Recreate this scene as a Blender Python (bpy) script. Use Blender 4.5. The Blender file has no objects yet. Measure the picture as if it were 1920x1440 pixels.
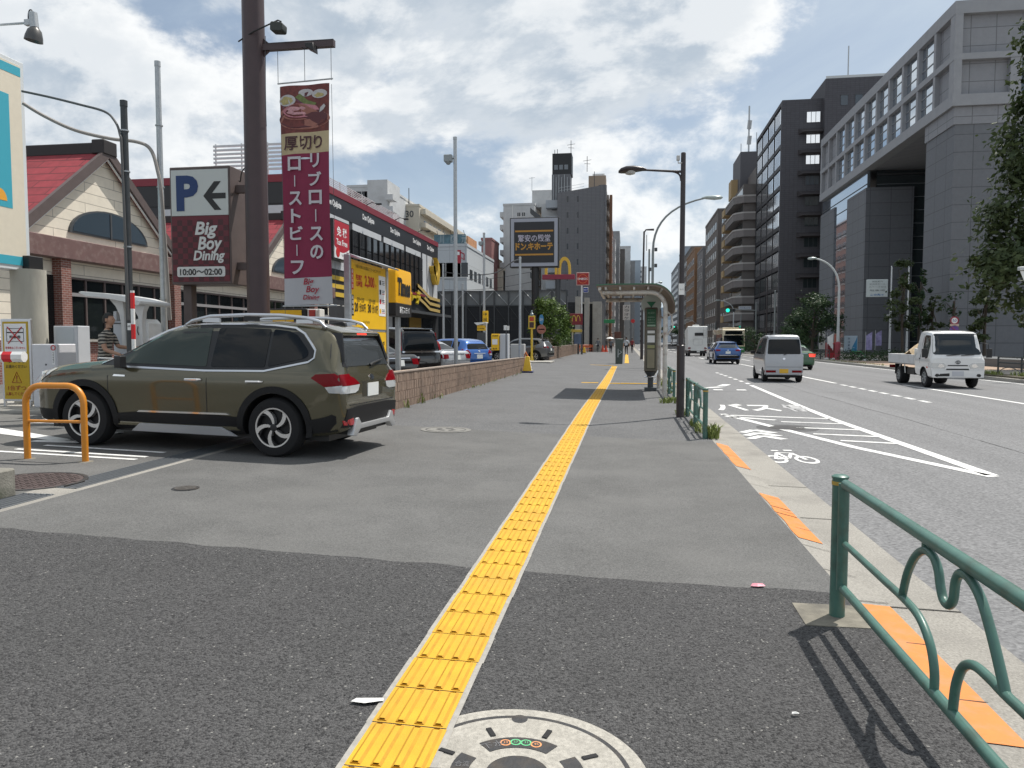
import bpy, bmesh, math, random
from math import sin, cos, pi, radians as R, atan, sqrt, hypot
from mathutils import Vector as V, Matrix, geometry
from mathutils.bvhtree import BVHTree
random.seed(7)
S = bpy.context.scene
COL = S.collection
# ---------------------------------------------------------------- camera
FPX, EYE = 1400.0, 1.5
PITCH = atan(80/1400); YAW = atan(215*cos(PITCH)/1400)
cd = bpy.data.cameras.new('camera'); cam = bpy.data.objects.new('camera', cd); COL.objects.link(cam)
cd.sensor_width = 36; cd.lens = FPX/1920*36; cd.clip_start = 0.05; cd.clip_end = 6000
cam.location = (0, 0, EYE); cam.rotation_euler = (pi/2-PITCH, 0, YAW)
S.camera = cam
# ---------------------------------------------------------------- light
SUN_EL, SUN_AZ = R(62), R(42)      # azimuth measured from +y towards +x
W = bpy.data.worlds.new('World'); S.world = W; W.use_nodes = True
nt = W.node_tree; N = nt.nodes; Lk = nt.links; N.clear()
def wn(t, **k):
    n = N.new(t)
    for a, b in k.items():
        if a.startswith('i_'): n.inputs[a[2:].replace('_', ' ')].default_value = b
        else: setattr(n, a, b)
    return n
def wmath(op, a, b=None, c=None, clamp=False):
    n = N.new('ShaderNodeMath'); n.operation = op; n.use_clamp = clamp
    for i, x in enumerate((a, b, c)):
        if x is None: continue
        if isinstance(x, (int, float)): n.inputs[i].default_value = x
        else: Lk.new(x, n.inputs[i])
    return n.outputs[0]
sky = wn('ShaderNodeTexSky', sky_type='NISHITA', sun_disc=False, sun_elevation=SUN_EL, sun_rotation=SUN_AZ, air_density=1.0, dust_density=1.2, ozone_density=1.3)
tc = wn('ShaderNodeTexCoord'); sep = wn('ShaderNodeSeparateXYZ'); Lk.new(tc.outputs['Generated'], sep.inputs[0])
def wvec(op, a, b):
    n = N.new('ShaderNodeVectorMath'); n.operation = op; Lk.new(a, n.inputs[0])
    if isinstance(b, tuple): n.inputs[1].default_value = b
    else: Lk.new(b, n.inputs[1])
    return n.outputs['Value' if op == 'DOT_PRODUCT' else 'Vector']
def wnoise(vec, scale, detail, rough, dist=0.0, off=(0, 0, 0)):
    n = wn('ShaderNodeTexNoise'); n.inputs['Scale'].default_value = scale; n.inputs['Detail'].default_value = detail
    n.inputs['Roughness'].default_value = rough; n.inputs['Distortion'].default_value = dist
    Lk.new(wvec('ADD', vec, off), n.inputs['Vector']); return n.outputs[0]
def wramp(x, a, b):
    n = wn('ShaderNodeMapRange'); n.interpolation_type = 'SMOOTHSTEP'; n.inputs[1].default_value = a; n.inputs[2].default_value = b
    Lk.new(x, n.inputs[0]); return n.outputs[0]
def wmix(f, a, b, blend='MIX'):
    n = wn('ShaderNodeMix', data_type='RGBA', blend_type=blend)
    for i, x in ((0, f), (6, a), (7, b)):
        if isinstance(x, (tuple, float, int)): n.inputs[i].default_value = (*x, 1) if isinstance(x, tuple) else x
        else: Lk.new(x, n.inputs[i])
    return n.outputs[2]
SD = (sin(SUN_AZ)*cos(SUN_EL), cos(SUN_AZ)*cos(SUN_EL), sin(SUN_EL))
dirv = tc.outputs['Generated']; cv = wvec('MULTIPLY', dirv, (1.0, 1.0, 1.75))
CO = (7.35, 1.2, 3.3)
def field(off): return wmath('ADD', wmath('MULTIPLY', wnoise(cv, 3.0, 14, 0.60, 0.2, tuple(CO[i]+off[i] for i in range(3))), 0.75), wmath('MULTIPLY', wnoise(cv, 1.1, 2, 0.5, 0, tuple(CO[i]*2+off[i] for i in range(3))), 0.35))
fine = field((0, 0, 0)); fine_s = field((0.030, 0.01, 0.055))   # the second sample, towards the sun, lights the rims
cov = wramp(fine, 0.512, 0.60); thick = wramp(fine, 0.54, 0.68)
shade = wramp(wmath('SUBTRACT', fine_s, fine), -0.035, 0.05)
dark = wmath('MULTIPLY', wmath('ADD', wmath('MULTIPLY', thick, 0.50), wmath('MULTIPLY', shade, 0.60)), 0.95, clamp=True)
ccol = wmix(dark, (1.22, 1.22, 1.20), (0.52, 0.61, 0.71))
veil = wramp(wnoise(cv, 1.9, 8, 0.62, 0.6, (5, 2, 1)), 0.36, 0.70)
sk = wmix(1.0, sky.outputs[0], (0.105, 0.105, 0.105), 'MULTIPLY')
sk = wmix(wmath('ADD', wmath('MULTIPLY', veil, 0.48), 0.34), sk, (0.62, 0.74, 0.86))
hzn = wramp(wmath('MULTIPLY', sep.outputs[2], -1.0), -0.22, 0.0)
sk = wmix(wmath('MULTIPLY', hzn, 0.85), sk, (0.72, 0.81, 0.89))
mx = wmix(wmath('MULTIPLY', cov, 0.94), sk, ccol)
glow = wmath('POWER', wmath('MAXIMUM', wvec('DOT_PRODUCT', dirv, SD), 0.0), 5.0)
mx = wmix(wmath('MULTIPLY', glow, 0.40), mx, (1.15, 1.14, 1.10))
bg = wn('ShaderNodeBackground'); bg.inputs[1].default_value = 0.92; Lk.new(mx, bg.inputs[0])
wo = wn('ShaderNodeOutputWorld'); Lk.new(bg.outputs[0], wo.inputs[0])
sl = bpy.data.lights.new('sun', 'SUN'); sl.energy = 5.0; sl.angle = R(0.55); sl.color = (1.0, 0.955, 0.89)
so = bpy.data.objects.new('sun', sl); COL.objects.link(so)
sd = V((sin(SUN_AZ)*cos(SUN_EL), cos(SUN_AZ)*cos(SUN_EL), sin(SUN_EL)))
so.rotation_euler = sd.to_track_quat('Z', 'Y').to_euler(); so.location = sd*60
S.view_settings.view_transform = 'Standard'; S.view_settings.look = 'None'; S.view_settings.exposure = 0.0; S.view_settings.gamma = 1.0
S.cycles.max_bounces = 6; S.cycles.diffuse_bounces = 3; S.cycles.glossy_bounces = 3; S.cycles.transparent_max_bounces = 8; S.cycles.transmission_bounces = 4
S.cycles.use_denoising = True
# ---------------------------------------------------------------- photo-to-world measuring helpers
_st, _ct = sin(YAW), cos(YAW)
def at(u, Z, base=0.0):
    """world x, y of photo column u at distance Z along the view"""
    X = (u-960)*Z/FPX
    return V((X*_ct-Z*_st, X*_st+Z*_ct, base))
def hz(v, Z): return EYE+Z*math.tan(atan((720-v)/FPX)-PITCH)
def onx(u, x):
    """distance along the road (y) where photo column u meets the plane x=const"""
    return x/math.tan(atan((u-960)/FPX)-YAW)
def dep(x, y): return -x*_st+y*_ct
def gz(x): return 0.0 if x > 0 else min(-x, 10)*0.021
# ---------------------------------------------------------------- materials
MATS = {}
def M(name, col=(0.5,)*3, rough=0.5, metal=0.0, var=0.0, vs=8.0, bump=0.0, bs=60.0, spec=0.5, coat=0.0, emit=0.0, dirt=None, ds=2.0, da=0.5, streak=None):
    if name in MATS: return MATS[name]
    m = bpy.data.materials.new(name); MATS[name] = m; m.use_nodes = True
    t = m.node_tree; b = t.nodes['Principled BSDF']; L = t.links
    b.inputs['Base Color'].default_value = (*col, 1); b.inputs['Roughness'].default_value = rough; b.inputs['Metallic'].default_value = metal
    b.inputs['Specular IOR Level'].default_value = spec; b.inputs['Coat Weight'].default_value = coat; b.inputs['Coat Roughness'].default_value = 0.04
    if emit: b.inputs['Emission Color'].default_value = (*col, 1); b.inputs['Emission Strength'].default_value = emit
    if var or bump or dirt:
        tcn = t.nodes.new('ShaderNodeTexCoord'); vec = tcn.outputs['Object']
        if streak:
            mp = t.nodes.new('ShaderNodeMapping'); mp.inputs['Scale'].default_value = streak; L.new(vec, mp.inputs[0]); vec = mp.outputs[0]
        cur = None
        def noise(sc, det=4):
            n = t.nodes.new('ShaderNodeTexNoise'); n.inputs['Scale'].default_value = sc; n.inputs['Detail'].default_value = det
            n.inputs['Roughness'].default_value = 0.6; L.new(vec, n.inputs['Vector']); return n.outputs[0]
        if var:
            r = t.nodes.new('ShaderNodeMapRange'); r.inputs[1].default_value = 0.25; r.inputs[2].default_value = 0.75
            r.inputs[3].default_value = 1-var; r.inputs[4].default_value = 1+var; L.new(noise(vs, 6), r.inputs[0])
            mxn = t.nodes.new('ShaderNodeMix'); mxn.data_type = 'RGBA'; mxn.blend_type = 'MULTIPLY'; mxn.inputs[0].default_value = 1
            mxn.inputs[6].default_value = (*col, 1); L.new(r.outputs[0], mxn.inputs[7]); cur = mxn.outputs[2]
        if dirt:
            r = t.nodes.new('ShaderNodeMapRange'); r.inputs[1].default_value = 0.48; r.inputs[2].default_value = 0.72; r.inputs[4].default_value = da; L.new(noise(ds, 7), r.inputs[0])
            mxn = t.nodes.new('ShaderNodeMix'); mxn.data_type = 'RGBA'; mxn.inputs[6].default_value = (*col, 1); mxn.inputs[7].default_value = (*dirt, 1)
            if cur: L.new(cur, mxn.inputs[6])
            L.new(r.outputs[0], mxn.inputs[0]); cur = mxn.outputs[2]
        if cur: L.new(cur, b.inputs['Base Color'])
        if bump:
            bp = t.nodes.new('ShaderNodeBump'); bp.inputs['Strength'].default_value = bump; bp.inputs['Distance'].default_value = 0.01
            L.new(noise(bs, 4), bp.inputs['Height']); L.new(bp.outputs[0], b.inputs['Normal'])
    return m
def brickmat(name, c1, c2, mortar, bw, bh, ms=0.012, rough=0.8, bump=0.3, axes='yz', off=0.5, var=0.25):
    """courses laid out in object space on the two named axes"""
    if name in MATS: return MATS[name]
    m = bpy.data.materials.new(name); MATS[name] = m; m.use_nodes = True
    t = m.node_tree; b = t.nodes['Principled BSDF']; L = t.links
    tcn = t.nodes.new('ShaderNodeTexCoord'); sp = t.nodes.new('ShaderNodeSeparateXYZ'); cb = t.nodes.new('ShaderNodeCombineXYZ'); L.new(tcn.outputs['Object'], sp.inputs[0])
    if axes == 'xyz':
        ad = t.nodes.new('ShaderNodeMath'); L.new(sp.outputs[0], ad.inputs[0]); L.new(sp.outputs[1], ad.inputs[1]); L.new(ad.outputs[0], cb.inputs[0]); L.new(sp.outputs[2], cb.inputs[1])
    else:
        for i, a in enumerate(axes): L.new(sp.outputs['xyz'.index(a)], cb.inputs[i])
    br = t.nodes.new('ShaderNodeTexBrick'); br.offset = off; br.inputs['Scale'].default_value = 1; br.inputs['Mortar Size'].default_value = ms
    br.inputs['Brick Width'].default_value = bw; br.inputs['Row Height'].default_value = bh; br.inputs['Mortar Smooth'].default_value = 0.1
    br.inputs['Color1'].default_value = (*c1, 1); br.inputs['Color2'].default_value = (*c2, 1); br.inputs['Mortar'].default_value = (*mortar, 1)
    L.new(cb.outputs[0], br.inputs['Vector'])
    n = t.nodes.new('ShaderNodeTexNoise'); n.inputs['Scale'].default_value = 3; n.inputs['Detail'].default_value = 8; n.inputs['Roughness'].default_value = 0.7; L.new(tcn.outputs['Object'], n.inputs['Vector'])
    r = t.nodes.new('ShaderNodeMapRange'); r.inputs[1].default_value = 0.25; r.inputs[2].default_value = 0.75; r.inputs[3].default_value = 1-var; r.inputs[4].default_value = 1+var; L.new(n.outputs[0], r.inputs[0])
    mxn = t.nodes.new('ShaderNodeMix'); mxn.data_type = 'RGBA'; mxn.blend_type = 'MULTIPLY'; mxn.inputs[0].default_value = 1
    L.new(br.outputs[0], mxn.inputs[6]); L.new(r.outputs[0], mxn.inputs[7]); L.new(mxn.outputs[2], b.inputs['Base Color'])
    b.inputs['Roughness'].default_value = rough
    if bump:
        bp = t.nodes.new('ShaderNodeBump'); bp.inputs['Strength'].default_value = bump; bp.inputs['Distance'].default_value = 0.02; bp.invert = True
        L.new(br.outputs['Fac'], bp.inputs['Height']); L.new(bp.outputs[0], b.inputs['Normal'])
    return m
def glassmat(name, col, rough=0.03, alpha=0.0, spec=0.6):
    """dark reflecting pane; alpha lets some of what is behind it through"""
    if name in MATS: return MATS[name]
    m = M(name, col, rough, 0.0, spec=spec)
    if alpha:
        t = m.node_tree; b = t.nodes['Principled BSDF']; o = t.nodes['Material Output']
        tr = t.nodes.new('ShaderNodeBsdfTransparent'); mi = t.nodes.new('ShaderNodeMixShader'); mi.inputs[0].default_value = alpha
        t.links.new(b.outputs[0], mi.inputs[1]); t.links.new(tr.outputs[0], mi.inputs[2]); t.links.new(mi.outputs[0], o.inputs[0])
    return m
# ---------------------------------------------------------------- mesh building
_TXT = {}
def text_mesh(s, off, shear):
    k = (s, off, shear)
    if k not in _TXT:
        c = bpy.data.curves.new('lettering', 'FONT'); c.body = s; c.resolution_u = 3; c.offset = off; c.shear = shear; c.fill_mode = 'FRONT'
        o = bpy.data.objects.new('lettering', c); COL.objects.link(o)
        dg = bpy.context.evaluated_depsgraph_get(); dg.update()
        me = bpy.data.meshes.new_from_object(o.evaluated_get(dg))
        vs = [tuple(v.co) for v in me.vertices]; fs = [tuple(p.vertices) for p in me.polygons]
        xs = [v[0] for v in vs] or [0, 1]; ys = [v[1] for v in vs] or [0, 1]
        _TXT[k] = (vs, fs, min(xs), max(xs), min(ys), max(ys))
        bpy.data.objects.remove(o); bpy.data.curves.remove(c); bpy.data.meshes.remove(me)
    return _TXT[k]
class B:
    def __init__(s): s.v = []; s.f = []; s.m = []
    def add(s, vs, fs, m=0):
        o = len(s.v); s.v += [tuple(v) for v in vs]
        for f in fs: s.f.append(tuple(i+o for i in f)); s.m.append(m)
        return s
    def box(s, c, d, m=0, rz=0.0, rx=0.0, ry=0.0, top=None):
        x, y, z = d[0]/2, d[1]/2, d[2]/2; tx, ty = (x, y) if top is None else (top[0]/2, top[1]/2)
        vs = [V(p) for p in ((-x,-y,-z),(x,-y,-z),(x,y,-z),(-x,y,-z),(-tx,-ty,z),(tx,-ty,z),(tx,ty,z),(-tx,ty,z))]
        if rz or rx or ry:
            Q = Matrix.Rotation(rz, 3, 'Z') @ Matrix.Rotation(ry, 3, 'Y') @ Matrix.Rotation(rx, 3, 'X'); vs = [Q @ p for p in vs]
        c = V(c)
        return s.add([p+c for p in vs], [(0,3,2,1),(4,5,6,7),(0,1,5,4),(1,2,6,5),(2,3,7,6),(3,0,4,7)], m)
    def bb(s, a, b, m=0):
        """box from corner a to corner b"""
        return s.box([(p+q)/2 for p, q in zip(a, b)], [abs(q-p) for p, q in zip(a, b)], m)
    def ring(s, c, u, w, r, n): return [c+u*(r*cos(2*pi*i/n))+w*(r*sin(2*pi*i/n)) for i in range(n)]
    def cyl(s, a, b, r, r2=None, n=12, m=0, caps=True):
        a, b = V(a), V(b); r2 = r if r2 is None else r2; d = (b-a).normalized(); u = d.orthogonal().normalized(); w = d.cross(u)
        vs = s.ring(a, u, w, r, n)+s.ring(b, u, w, r2, n)
        fs = [(i, (i+1) % n, n+(i+1) % n, n+i) for i in range(n)]
        if caps: fs += [tuple(range(n))[::-1], tuple(range(n, 2*n))]
        return s.add(vs, fs, m)
    def tube(s, pts, r, n=8, m=0, caps=True):
        pts = [V(p) for p in pts]; rs = r if isinstance(r, (list, tuple)) else [r]*len(pts)
        d = (pts[1]-pts[0]).normalized(); u = d.orthogonal().normalized(); vs = []
        for i, p in enumerate(pts):
            t = (pts[min(i+1, len(pts)-1)]-pts[max(i-1, 0)]).normalized(); u = (u-t*u.dot(t)).normalized(); vs += s.ring(p, u, t.cross(u), rs[i], n)
        fs = [(k*n+i, k*n+(i+1) % n, (k+1)*n+(i+1) % n, (k+1)*n+i) for k in range(len(pts)-1) for i in range(n)]
        if caps: fs += [tuple(range(n))[::-1], tuple(range((len(pts)-1)*n, len(pts)*n))]
        return s.add(vs, fs, m)
    def prism(s, poly, a, b, axis='z', m=0):
        n = len(poly); k = 'xyz'.index(axis)
        def mk(p, t):
            q = [p[0], p[1]]; q.insert(k, t); return tuple(q)
        return s.add([mk(p, a) for p in poly]+[mk(p, b) for p in poly], [tuple(range(n))[::-1], tuple(range(n, 2*n))]+[(i, (i+1) % n, n+(i+1) % n, n+i) for i in range(n)], m)
    def lathe(s, prof, c=(0, 0, 0), n=16, m=0, axis='z', caps=True):
        vs = []
        for r, z in prof:
            for i in range(n):
                a = 2*pi*i/n; p = [r*cos(a), r*sin(a)]; p.insert('xyz'.index(axis), z); vs.append((p[0]+c[0], p[1]+c[1], p[2]+c[2]))
        fs = [(k*n+i, k*n+(i+1) % n, (k+1)*n+(i+1) % n, (k+1)*n+i) for k in range(len(prof)-1) for i in range(n)]
        if caps and prof[0][0] > 1e-5: fs.append(tuple(range(n))[::-1])
        if caps and prof[-1][0] > 1e-5: fs.append(tuple(range((len(prof)-1)*n, len(prof)*n)))
        return s.add(vs, fs, m)
    def poly(s, pts, m=0): return s.add(pts, [tuple(range(len(pts)))], m)
    def flat(s, pts2, c, u, v, m=0, lift=0.0):
        """2-D outline laid on the plane through c spanned by u, v"""
        c, u, v = V(c), V(u), V(v); n = u.cross(v).normalized()*lift
        return s.poly([c+u*p[0]+v*p[1]+n for p in pts2], m)
    def text(s, t, c, u, v, w=None, h=None, m=0, off=0.0, shear=0.0, lift=0.004, align='C'):
        vs, fs, x0, x1, y0, y1 = text_mesh(t, off, shear); c, u, v = V(c), V(u).normalized(), V(v).normalized(); n = u.cross(v).normalized()*lift
        sx = w/(x1-x0) if w else None; sy = h/(y1-y0) if h else None
        if sx is None: sx = sy
        if sy is None: sy = sx
        cx = (x0+x1)/2 if align == 'C' else x0; cy = (y0+y1)/2
        return s.add([c+u*((p[0]-cx)*sx)+v*((p[1]-cy)*sy)+n for p in vs], fs, m)
    def out(s, name, mats, parent=None, loc=(0, 0, 0), rz=0.0, smooth=35, bev=0.0, seg=1, recalc=True):
        me = bpy.data.meshes.new(name); me.from_pydata(s.v, [], s.f)
        for p, k in zip(me.polygons, s.m): p.material_index = k
        if bev or recalc:
            bm = bmesh.new(); bm.from_mesh(me)
            if recalc: bmesh.ops.recalc_face_normals(bm, faces=bm.faces)
            if bev:
                es = [e for e in bm.edges if len(e.link_faces) == 2 and e.calc_face_angle(0) > 0.5]
                bmesh.ops.bevel(bm, geom=es, offset=bev, segments=seg, affect='EDGES', clamp_overlap=True, profile=0.6)
            bm.to_mesh(me); bm.free()
        for m in (mats if isinstance(mats, (list, tuple)) else [mats]): me.materials.append(m)
        if smooth:
            me.polygons.foreach_set('use_smooth', [True]*len(me.polygons)); me.set_sharp_from_angle(angle=R(smooth))
        me.update()
        o = bpy.data.objects.new(name, me); COL.objects.link(o); o.location = loc; o.rotation_euler = (0, 0, rz)
        if parent: o.parent = parent
        return o
def tag(o, label=None, cat=None, group=None, kind=None):
    for k, v in (('label', label), ('category', cat), ('group', group), ('kind', kind)):
        if v: o[k] = v
    return o
def thing(name, label, cat, loc=(0, 0, 0), rz=0.0, group=None):
    o = bpy.data.objects.new(name, None); COL.objects.link(o); o.location = loc; o.rotation_euler = (0, 0, rz); o.empty_display_size = 0.2
    return tag(o, label, cat, group)
def copy_tree(o, parent=None):
    c = o.copy(); COL.objects.link(c)
    if parent: c.parent = parent
    for ch in list(o.children): copy_tree(ch, c)
    return c
def place(o, loc, rz=0.0, label=None, group=None):
    o.location = loc; o.rotation_euler = (0, 0, rz); tag(o, label, None, group); return o
def struct(o): o['kind'] = 'structure'; return o
def rpoly(pts, r, n=4):
    """round the corners of a 2-D outline"""
    res = []; k = len(pts); rr = r if isinstance(r, (list, tuple)) else [r]*k
    for i in range(k):
        p, a, b = V(pts[i]), V(pts[i-1]), V(pts[(i+1) % k]); d1, d2 = (a-p), (b-p); q = min(rr[i], d1.length*0.45, d2.length*0.45)
        if q < 1e-5: res.append(tuple(p)); continue
        s0, s1 = p+d1.normalized()*q, p+d2.normalized()*q
        for j in range(n+1):
            t = j/n; res.append(tuple(s0*(1-t)**2+p*2*t*(1-t)+s1*t*t))
    return res
def arc(cx, cy, r, a0, a1, n=12, ry=None):
    return [(cx+r*cos(R(a0+(a1-a0)*i/n)), cy+(ry or r)*sin(R(a0+(a1-a0)*i/n))) for i in range(n+1)]
def bez(p0, p1, p2, p3, n=10):
    p0, p1, p2, p3 = V(p0), V(p1), V(p2), V(p3)
    return [p0*(1-t)**3+p1*3*t*(1-t)**2+p2*3*t*t*(1-t)+p3*t**3 for t in [i/n for i in range(n+1)]]
# shared materials
steel = M('galvanised_steel', (0.42, 0.44, 0.45), 0.45, 0.6, var=0.12, vs=14)
dpole = M('dark_brown_pole_paint', (0.035, 0.028, 0.03), 0.4, 0.0, var=0.15, vs=6)
white = M('white_paint', (0.78, 0.78, 0.76), 0.4, var=0.05, vs=5, dirt=(0.5, 0.48, 0.43), ds=4, da=0.35)
black = M('black_plastic', (0.012, 0.012, 0.013), 0.45)
dgrey = M('dark_grey_paint', (0.06, 0.065, 0.07), 0.5, var=0.1)
conc = M('concrete', (0.36, 0.345, 0.31), 0.9, var=0.18, vs=5, bump=0.35, bs=90, dirt=(0.2, 0.19, 0.17), ds=2.5)
rubber = M('tyre_rubber', (0.010, 0.010, 0.011), 0.9, bump=0.2, bs=150)
chrome = M('chrome', (0.75, 0.76, 0.78), 0.12, 1.0)
alu = M('brushed_aluminium', (0.62, 0.63, 0.65), 0.3, 0.9)
yel = M('sign_yellow', (0.85, 0.50, 0.012), 0.35, var=0.04, vs=3)
sblack = M('lettering_black', (0.015, 0.014, 0.014), 0.45)
sred = M('lettering_red', (0.55, 0.02, 0.02), 0.4)
swhite = M('lettering_white', (0.82, 0.82, 0.82), 0.4)
X3, Y3, Z3 = V((1, 0, 0)), V((0, 1, 0)), V((0, 0, 1))
# ---------------------------------------------------------------- ground materials
def asphalt(name, c1, c2, cell=90.0, bump=0.5, blot=0.18, worn=None, bs=1.6, streaks=False, grain=0.5, specks=0.0):
    m = bpy.data.materials.new(name); MATS[name] = m; m.use_nodes = True
    t = m.node_tree; b = t.nodes['Principled BSDF']; L = t.links
    tcn = t.nodes.new('ShaderNodeTexCoord'); vec = tcn.outputs['Object']
    vo = t.nodes.new('ShaderNodeTexVoronoi'); vo.inputs['Scale'].default_value = cell; L.new(vec, vo.inputs['Vector'])
    bw = t.nodes.new('ShaderNodeSeparateColor'); L.new(vo.outputs['Color'], bw.inputs[0])
    n2 = t.nodes.new('ShaderNodeTexNoise'); n2.inputs['Scale'].default_value = cell*0.6; n2.inputs['Detail'].default_value = 3; L.new(vec, n2.inputs['Vector'])
    ad = t.nodes.new('ShaderNodeMath'); ad.operation = 'MULTIPLY_ADD'; L.new(bw.outputs[0], ad.inputs[0]); ad.inputs[1].default_value = grain; 
    sb = t.nodes.new('ShaderNodeMath'); sb.operation = 'MULTIPLY_ADD'; L.new(n2.outputs[0], sb.inputs[0]); sb.inputs[1].default_value = 1.2; sb.inputs[2].default_value = -0.35
    L.new(sb.outputs[0], ad.inputs[2])
    mx_ = t.nodes.new('ShaderNodeMix'); mx_.data_type = 'RGBA'; mx_.clamp_factor = True; mx_.inputs[6].default_value = (*c1, 1); mx_.inputs[7].default_value = (*c2, 1); L.new(ad.outputs[0], mx_.inputs[0])
    cur = mx_.outputs[2]
    n3 = t.nodes.new('ShaderNodeTexNoise'); n3.inputs['Scale'].default_value = bs; n3.inputs['Detail'].default_value = 8; n3.inputs['Roughness'].default_value = 0.65
    if streaks:
        mp = t.nodes.new('ShaderNodeMapping'); mp.inputs['Scale'].default_value = (1.0, 0.03, 1); L.new(vec, mp.inputs[0]); L.new(mp.outputs[0], n3.inputs['Vector'])
    else: L.new(vec, n3.inputs['Vector'])
    r = t.nodes.new('ShaderNodeMapRange'); r.inputs[1].default_value = 0.3; r.inputs[2].default_value = 0.7; r.inputs[3].default_value = 1-blot; r.inputs[4].default_value = 1+blot; L.new(n3.outputs[0], r.inputs[0])
    m2 = t.nodes.new('ShaderNodeMix'); m2.data_type = 'RGBA'; m2.blend_type = 'MULTIPLY'; m2.inputs[0].default_value = 1; L.new(cur, m2.inputs[6]); L.new(r.outputs[0], m2.inputs[7]); cur = m2.outputs[2]
    if worn:
        n4 = t.nodes.new('ShaderNodeTexNoise'); n4.inputs['Scale'].default_value = 0.55; n4.inputs['Detail'].default_value = 6; L.new(vec, n4.inputs['Vector'])
        r4 = t.nodes.new('ShaderNodeMapRange'); r4.inputs[1].default_value = 0.5; r4.inputs[2].default_value = 0.75; r4.inputs[4].default_value = 0.6; L.new(n4.outputs[0], r4.inputs[0])
        m4 = t.nodes.new('ShaderNodeMix'); m4.data_type = 'RGBA'; L.new(r4.outputs[0], m4.inputs[0]); L.new(cur, m4.inputs[6]); m4.inputs[7].default_value = (*worn, 1); cur = m4.outputs[2]
    if specks:
        gt = t.nodes.new('ShaderNodeMath'); gt.operation = 'GREATER_THAN'; gt.inputs[1].default_value = 1-specks; L.new(bw.outputs[1], gt.inputs[0])
        m5 = t.nodes.new('ShaderNodeMix'); m5.data_type = 'RGBA'; L.new(gt.outputs[0], m5.inputs[0]); L.new(cur, m5.inputs[6]); m5.inputs[7].default_value = (0.24, 0.235, 0.22, 1); cur = m5.outputs[2]
    L.new(cur, b.inputs['Base Color']); b.inputs['Roughness'].default_value = 0.82; b.inputs['Specular IOR Level'].default_value = 0.3
    bp = t.nodes.new('ShaderNodeBump'); bp.inputs['Strength'].default_value = bump; bp.inputs['Distance'].default_value = 0.008; bp.invert = True
    L.new(vo.outputs['Distance'], bp.inputs['Height']); L.new(bp.outputs[0], b.inputs['Normal'])
    return m
coarse = asphalt('coarse_asphalt', (0.006, 0.006, 0.007), (0.098, 0.097, 0.097), 120, 0.9, 0.12, bs=1.3, grain=0.85, specks=0.006)
apronm = asphalt('fine_apron_asphalt', (0.062, 0.062, 0.060), (0.172, 0.171, 0.167), 140, 0.4, 0.16, worn=(0.145, 0.143, 0.137), bs=1.1, grain=0.55)
walkm = asphalt('footway_asphalt', (0.05, 0.051, 0.053), (0.185, 0.186, 0.188), 80, 0.6, 0.13, bs=0.7, specks=0.01)
lotm = asphalt('car_park_asphalt', (0.075, 0.075, 0.074), (0.16, 0.158, 0.152), 100, 0.4, 0.2, worn=(0.2, 0.195, 0.18), bs=0.9)
roadm = asphalt('road_asphalt', (0.09, 0.091, 0.094), (0.25, 0.251, 0.254), 55, 0.4, 0.13, bs=0.9, streaks=True)
pavm = M('pale_far_footway', (0.34, 0.31, 0.27), 0.85, var=0.15, vs=2, bump=0.2)
paintm = M('road_paint_white', (0.74, 0.74, 0.72), 0.6, var=0.06, vs=20, dirt=(0.30, 0.30, 0.30), ds=7, da=0.55)
paintw = M('worn_road_paint', (0.42, 0.42, 0.42), 0.7, dirt=(0.15, 0.15, 0.155), ds=5, da=1.0)
gutm = M('gutter_concrete', (0.30, 0.285, 0.255), 0.92, var=0.38, vs=75, bump=0.7, bs=110, dirt=(0.17, 0.16, 0.145), ds=1.3, da=0.7)
orm = M('orange_kerb_paint', (0.64, 0.205, 0.03), 0.55, var=0.08, vs=12, bump=0.2, bs=80, dirt=(0.36, 0.26, 0.18), ds=9, da=0.4)
# ---------------------------------------------------------------- ground sheets
def near_edge(x): return 4.63+0.27*(1.2-x)/5.85+0.012*sin(37*x)+0.01*sin(91*x+1)
def far_edge(x): return 11.45+0.71*(1.3-x)/5.2
XS = [-5.05]+[-5.05+0.125*i for i in range(1, 40)]+[0.0]+[0.13*i for i in range(1, 10)]+[1.3]
def sheet(name, rows, m, dz=0.0):
    b = B(); n = len(rows[0])
    b.add([p for r in rows for p in r], [(i*n+j, i*n+j+1, (i+1)*n+j+1, (i+1)*n+j) for i in range(len(rows)-1) for j in range(n-1)])
    return struct(b.out(name, m, smooth=0))
b = B(); b.poly([(-1500, -300, -0.45), (1500, -300, -0.45), (1500, 3000, -0.45), (-1500, 3000, -0.45)]); struct(b.out('ground', roadm))
b = B(); b.bb((1.95, -12, -0.4), (15.0, 900, -0.1)); struct(b.out('road', roadm, smooth=0))
b = B(); b.bb((-300, 170, -0.44), (-2.0, 900, 0.0)); struct(b.out('distant_ground', walkm, smooth=0))
sheet('near_footway', [[(x, y0 if k == 0 else near_edge(x), gz(x)) for x in XS] for k, y0 in enumerate((-10, 0))], coarse)
sheet('driveway_apron', [[(x, f(x), gz(x)) for x in XS] for f in (near_edge, far_edge)], apronm)
XF = [-5.05, -2.5, 0.0, 1.3]
sheet('far_footway', [[(x, far_edge(x) if k == 0 else y0, gz(x)) for x in XF] for k, y0 in enumerate((0, 34.3, 168))], walkm)
sheet('car_park', [[(x, y, gz(x)) for x in (-60, -10, -5.45)] for y in (-10, 168)], lotm)
sheet('car_park_edge', [[(x, y, gz(x)) for x in (-5.45, -5.05)] for y in (12.6, 168)], walkm)
sheet('drain_edge_near', [[(x, y, gz(x)) for x in (-5.45, -5.05)] for y in (-10, 5.30)], gutm)
b = B()   # light concrete margin of the drain channel, flush with the apron
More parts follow.
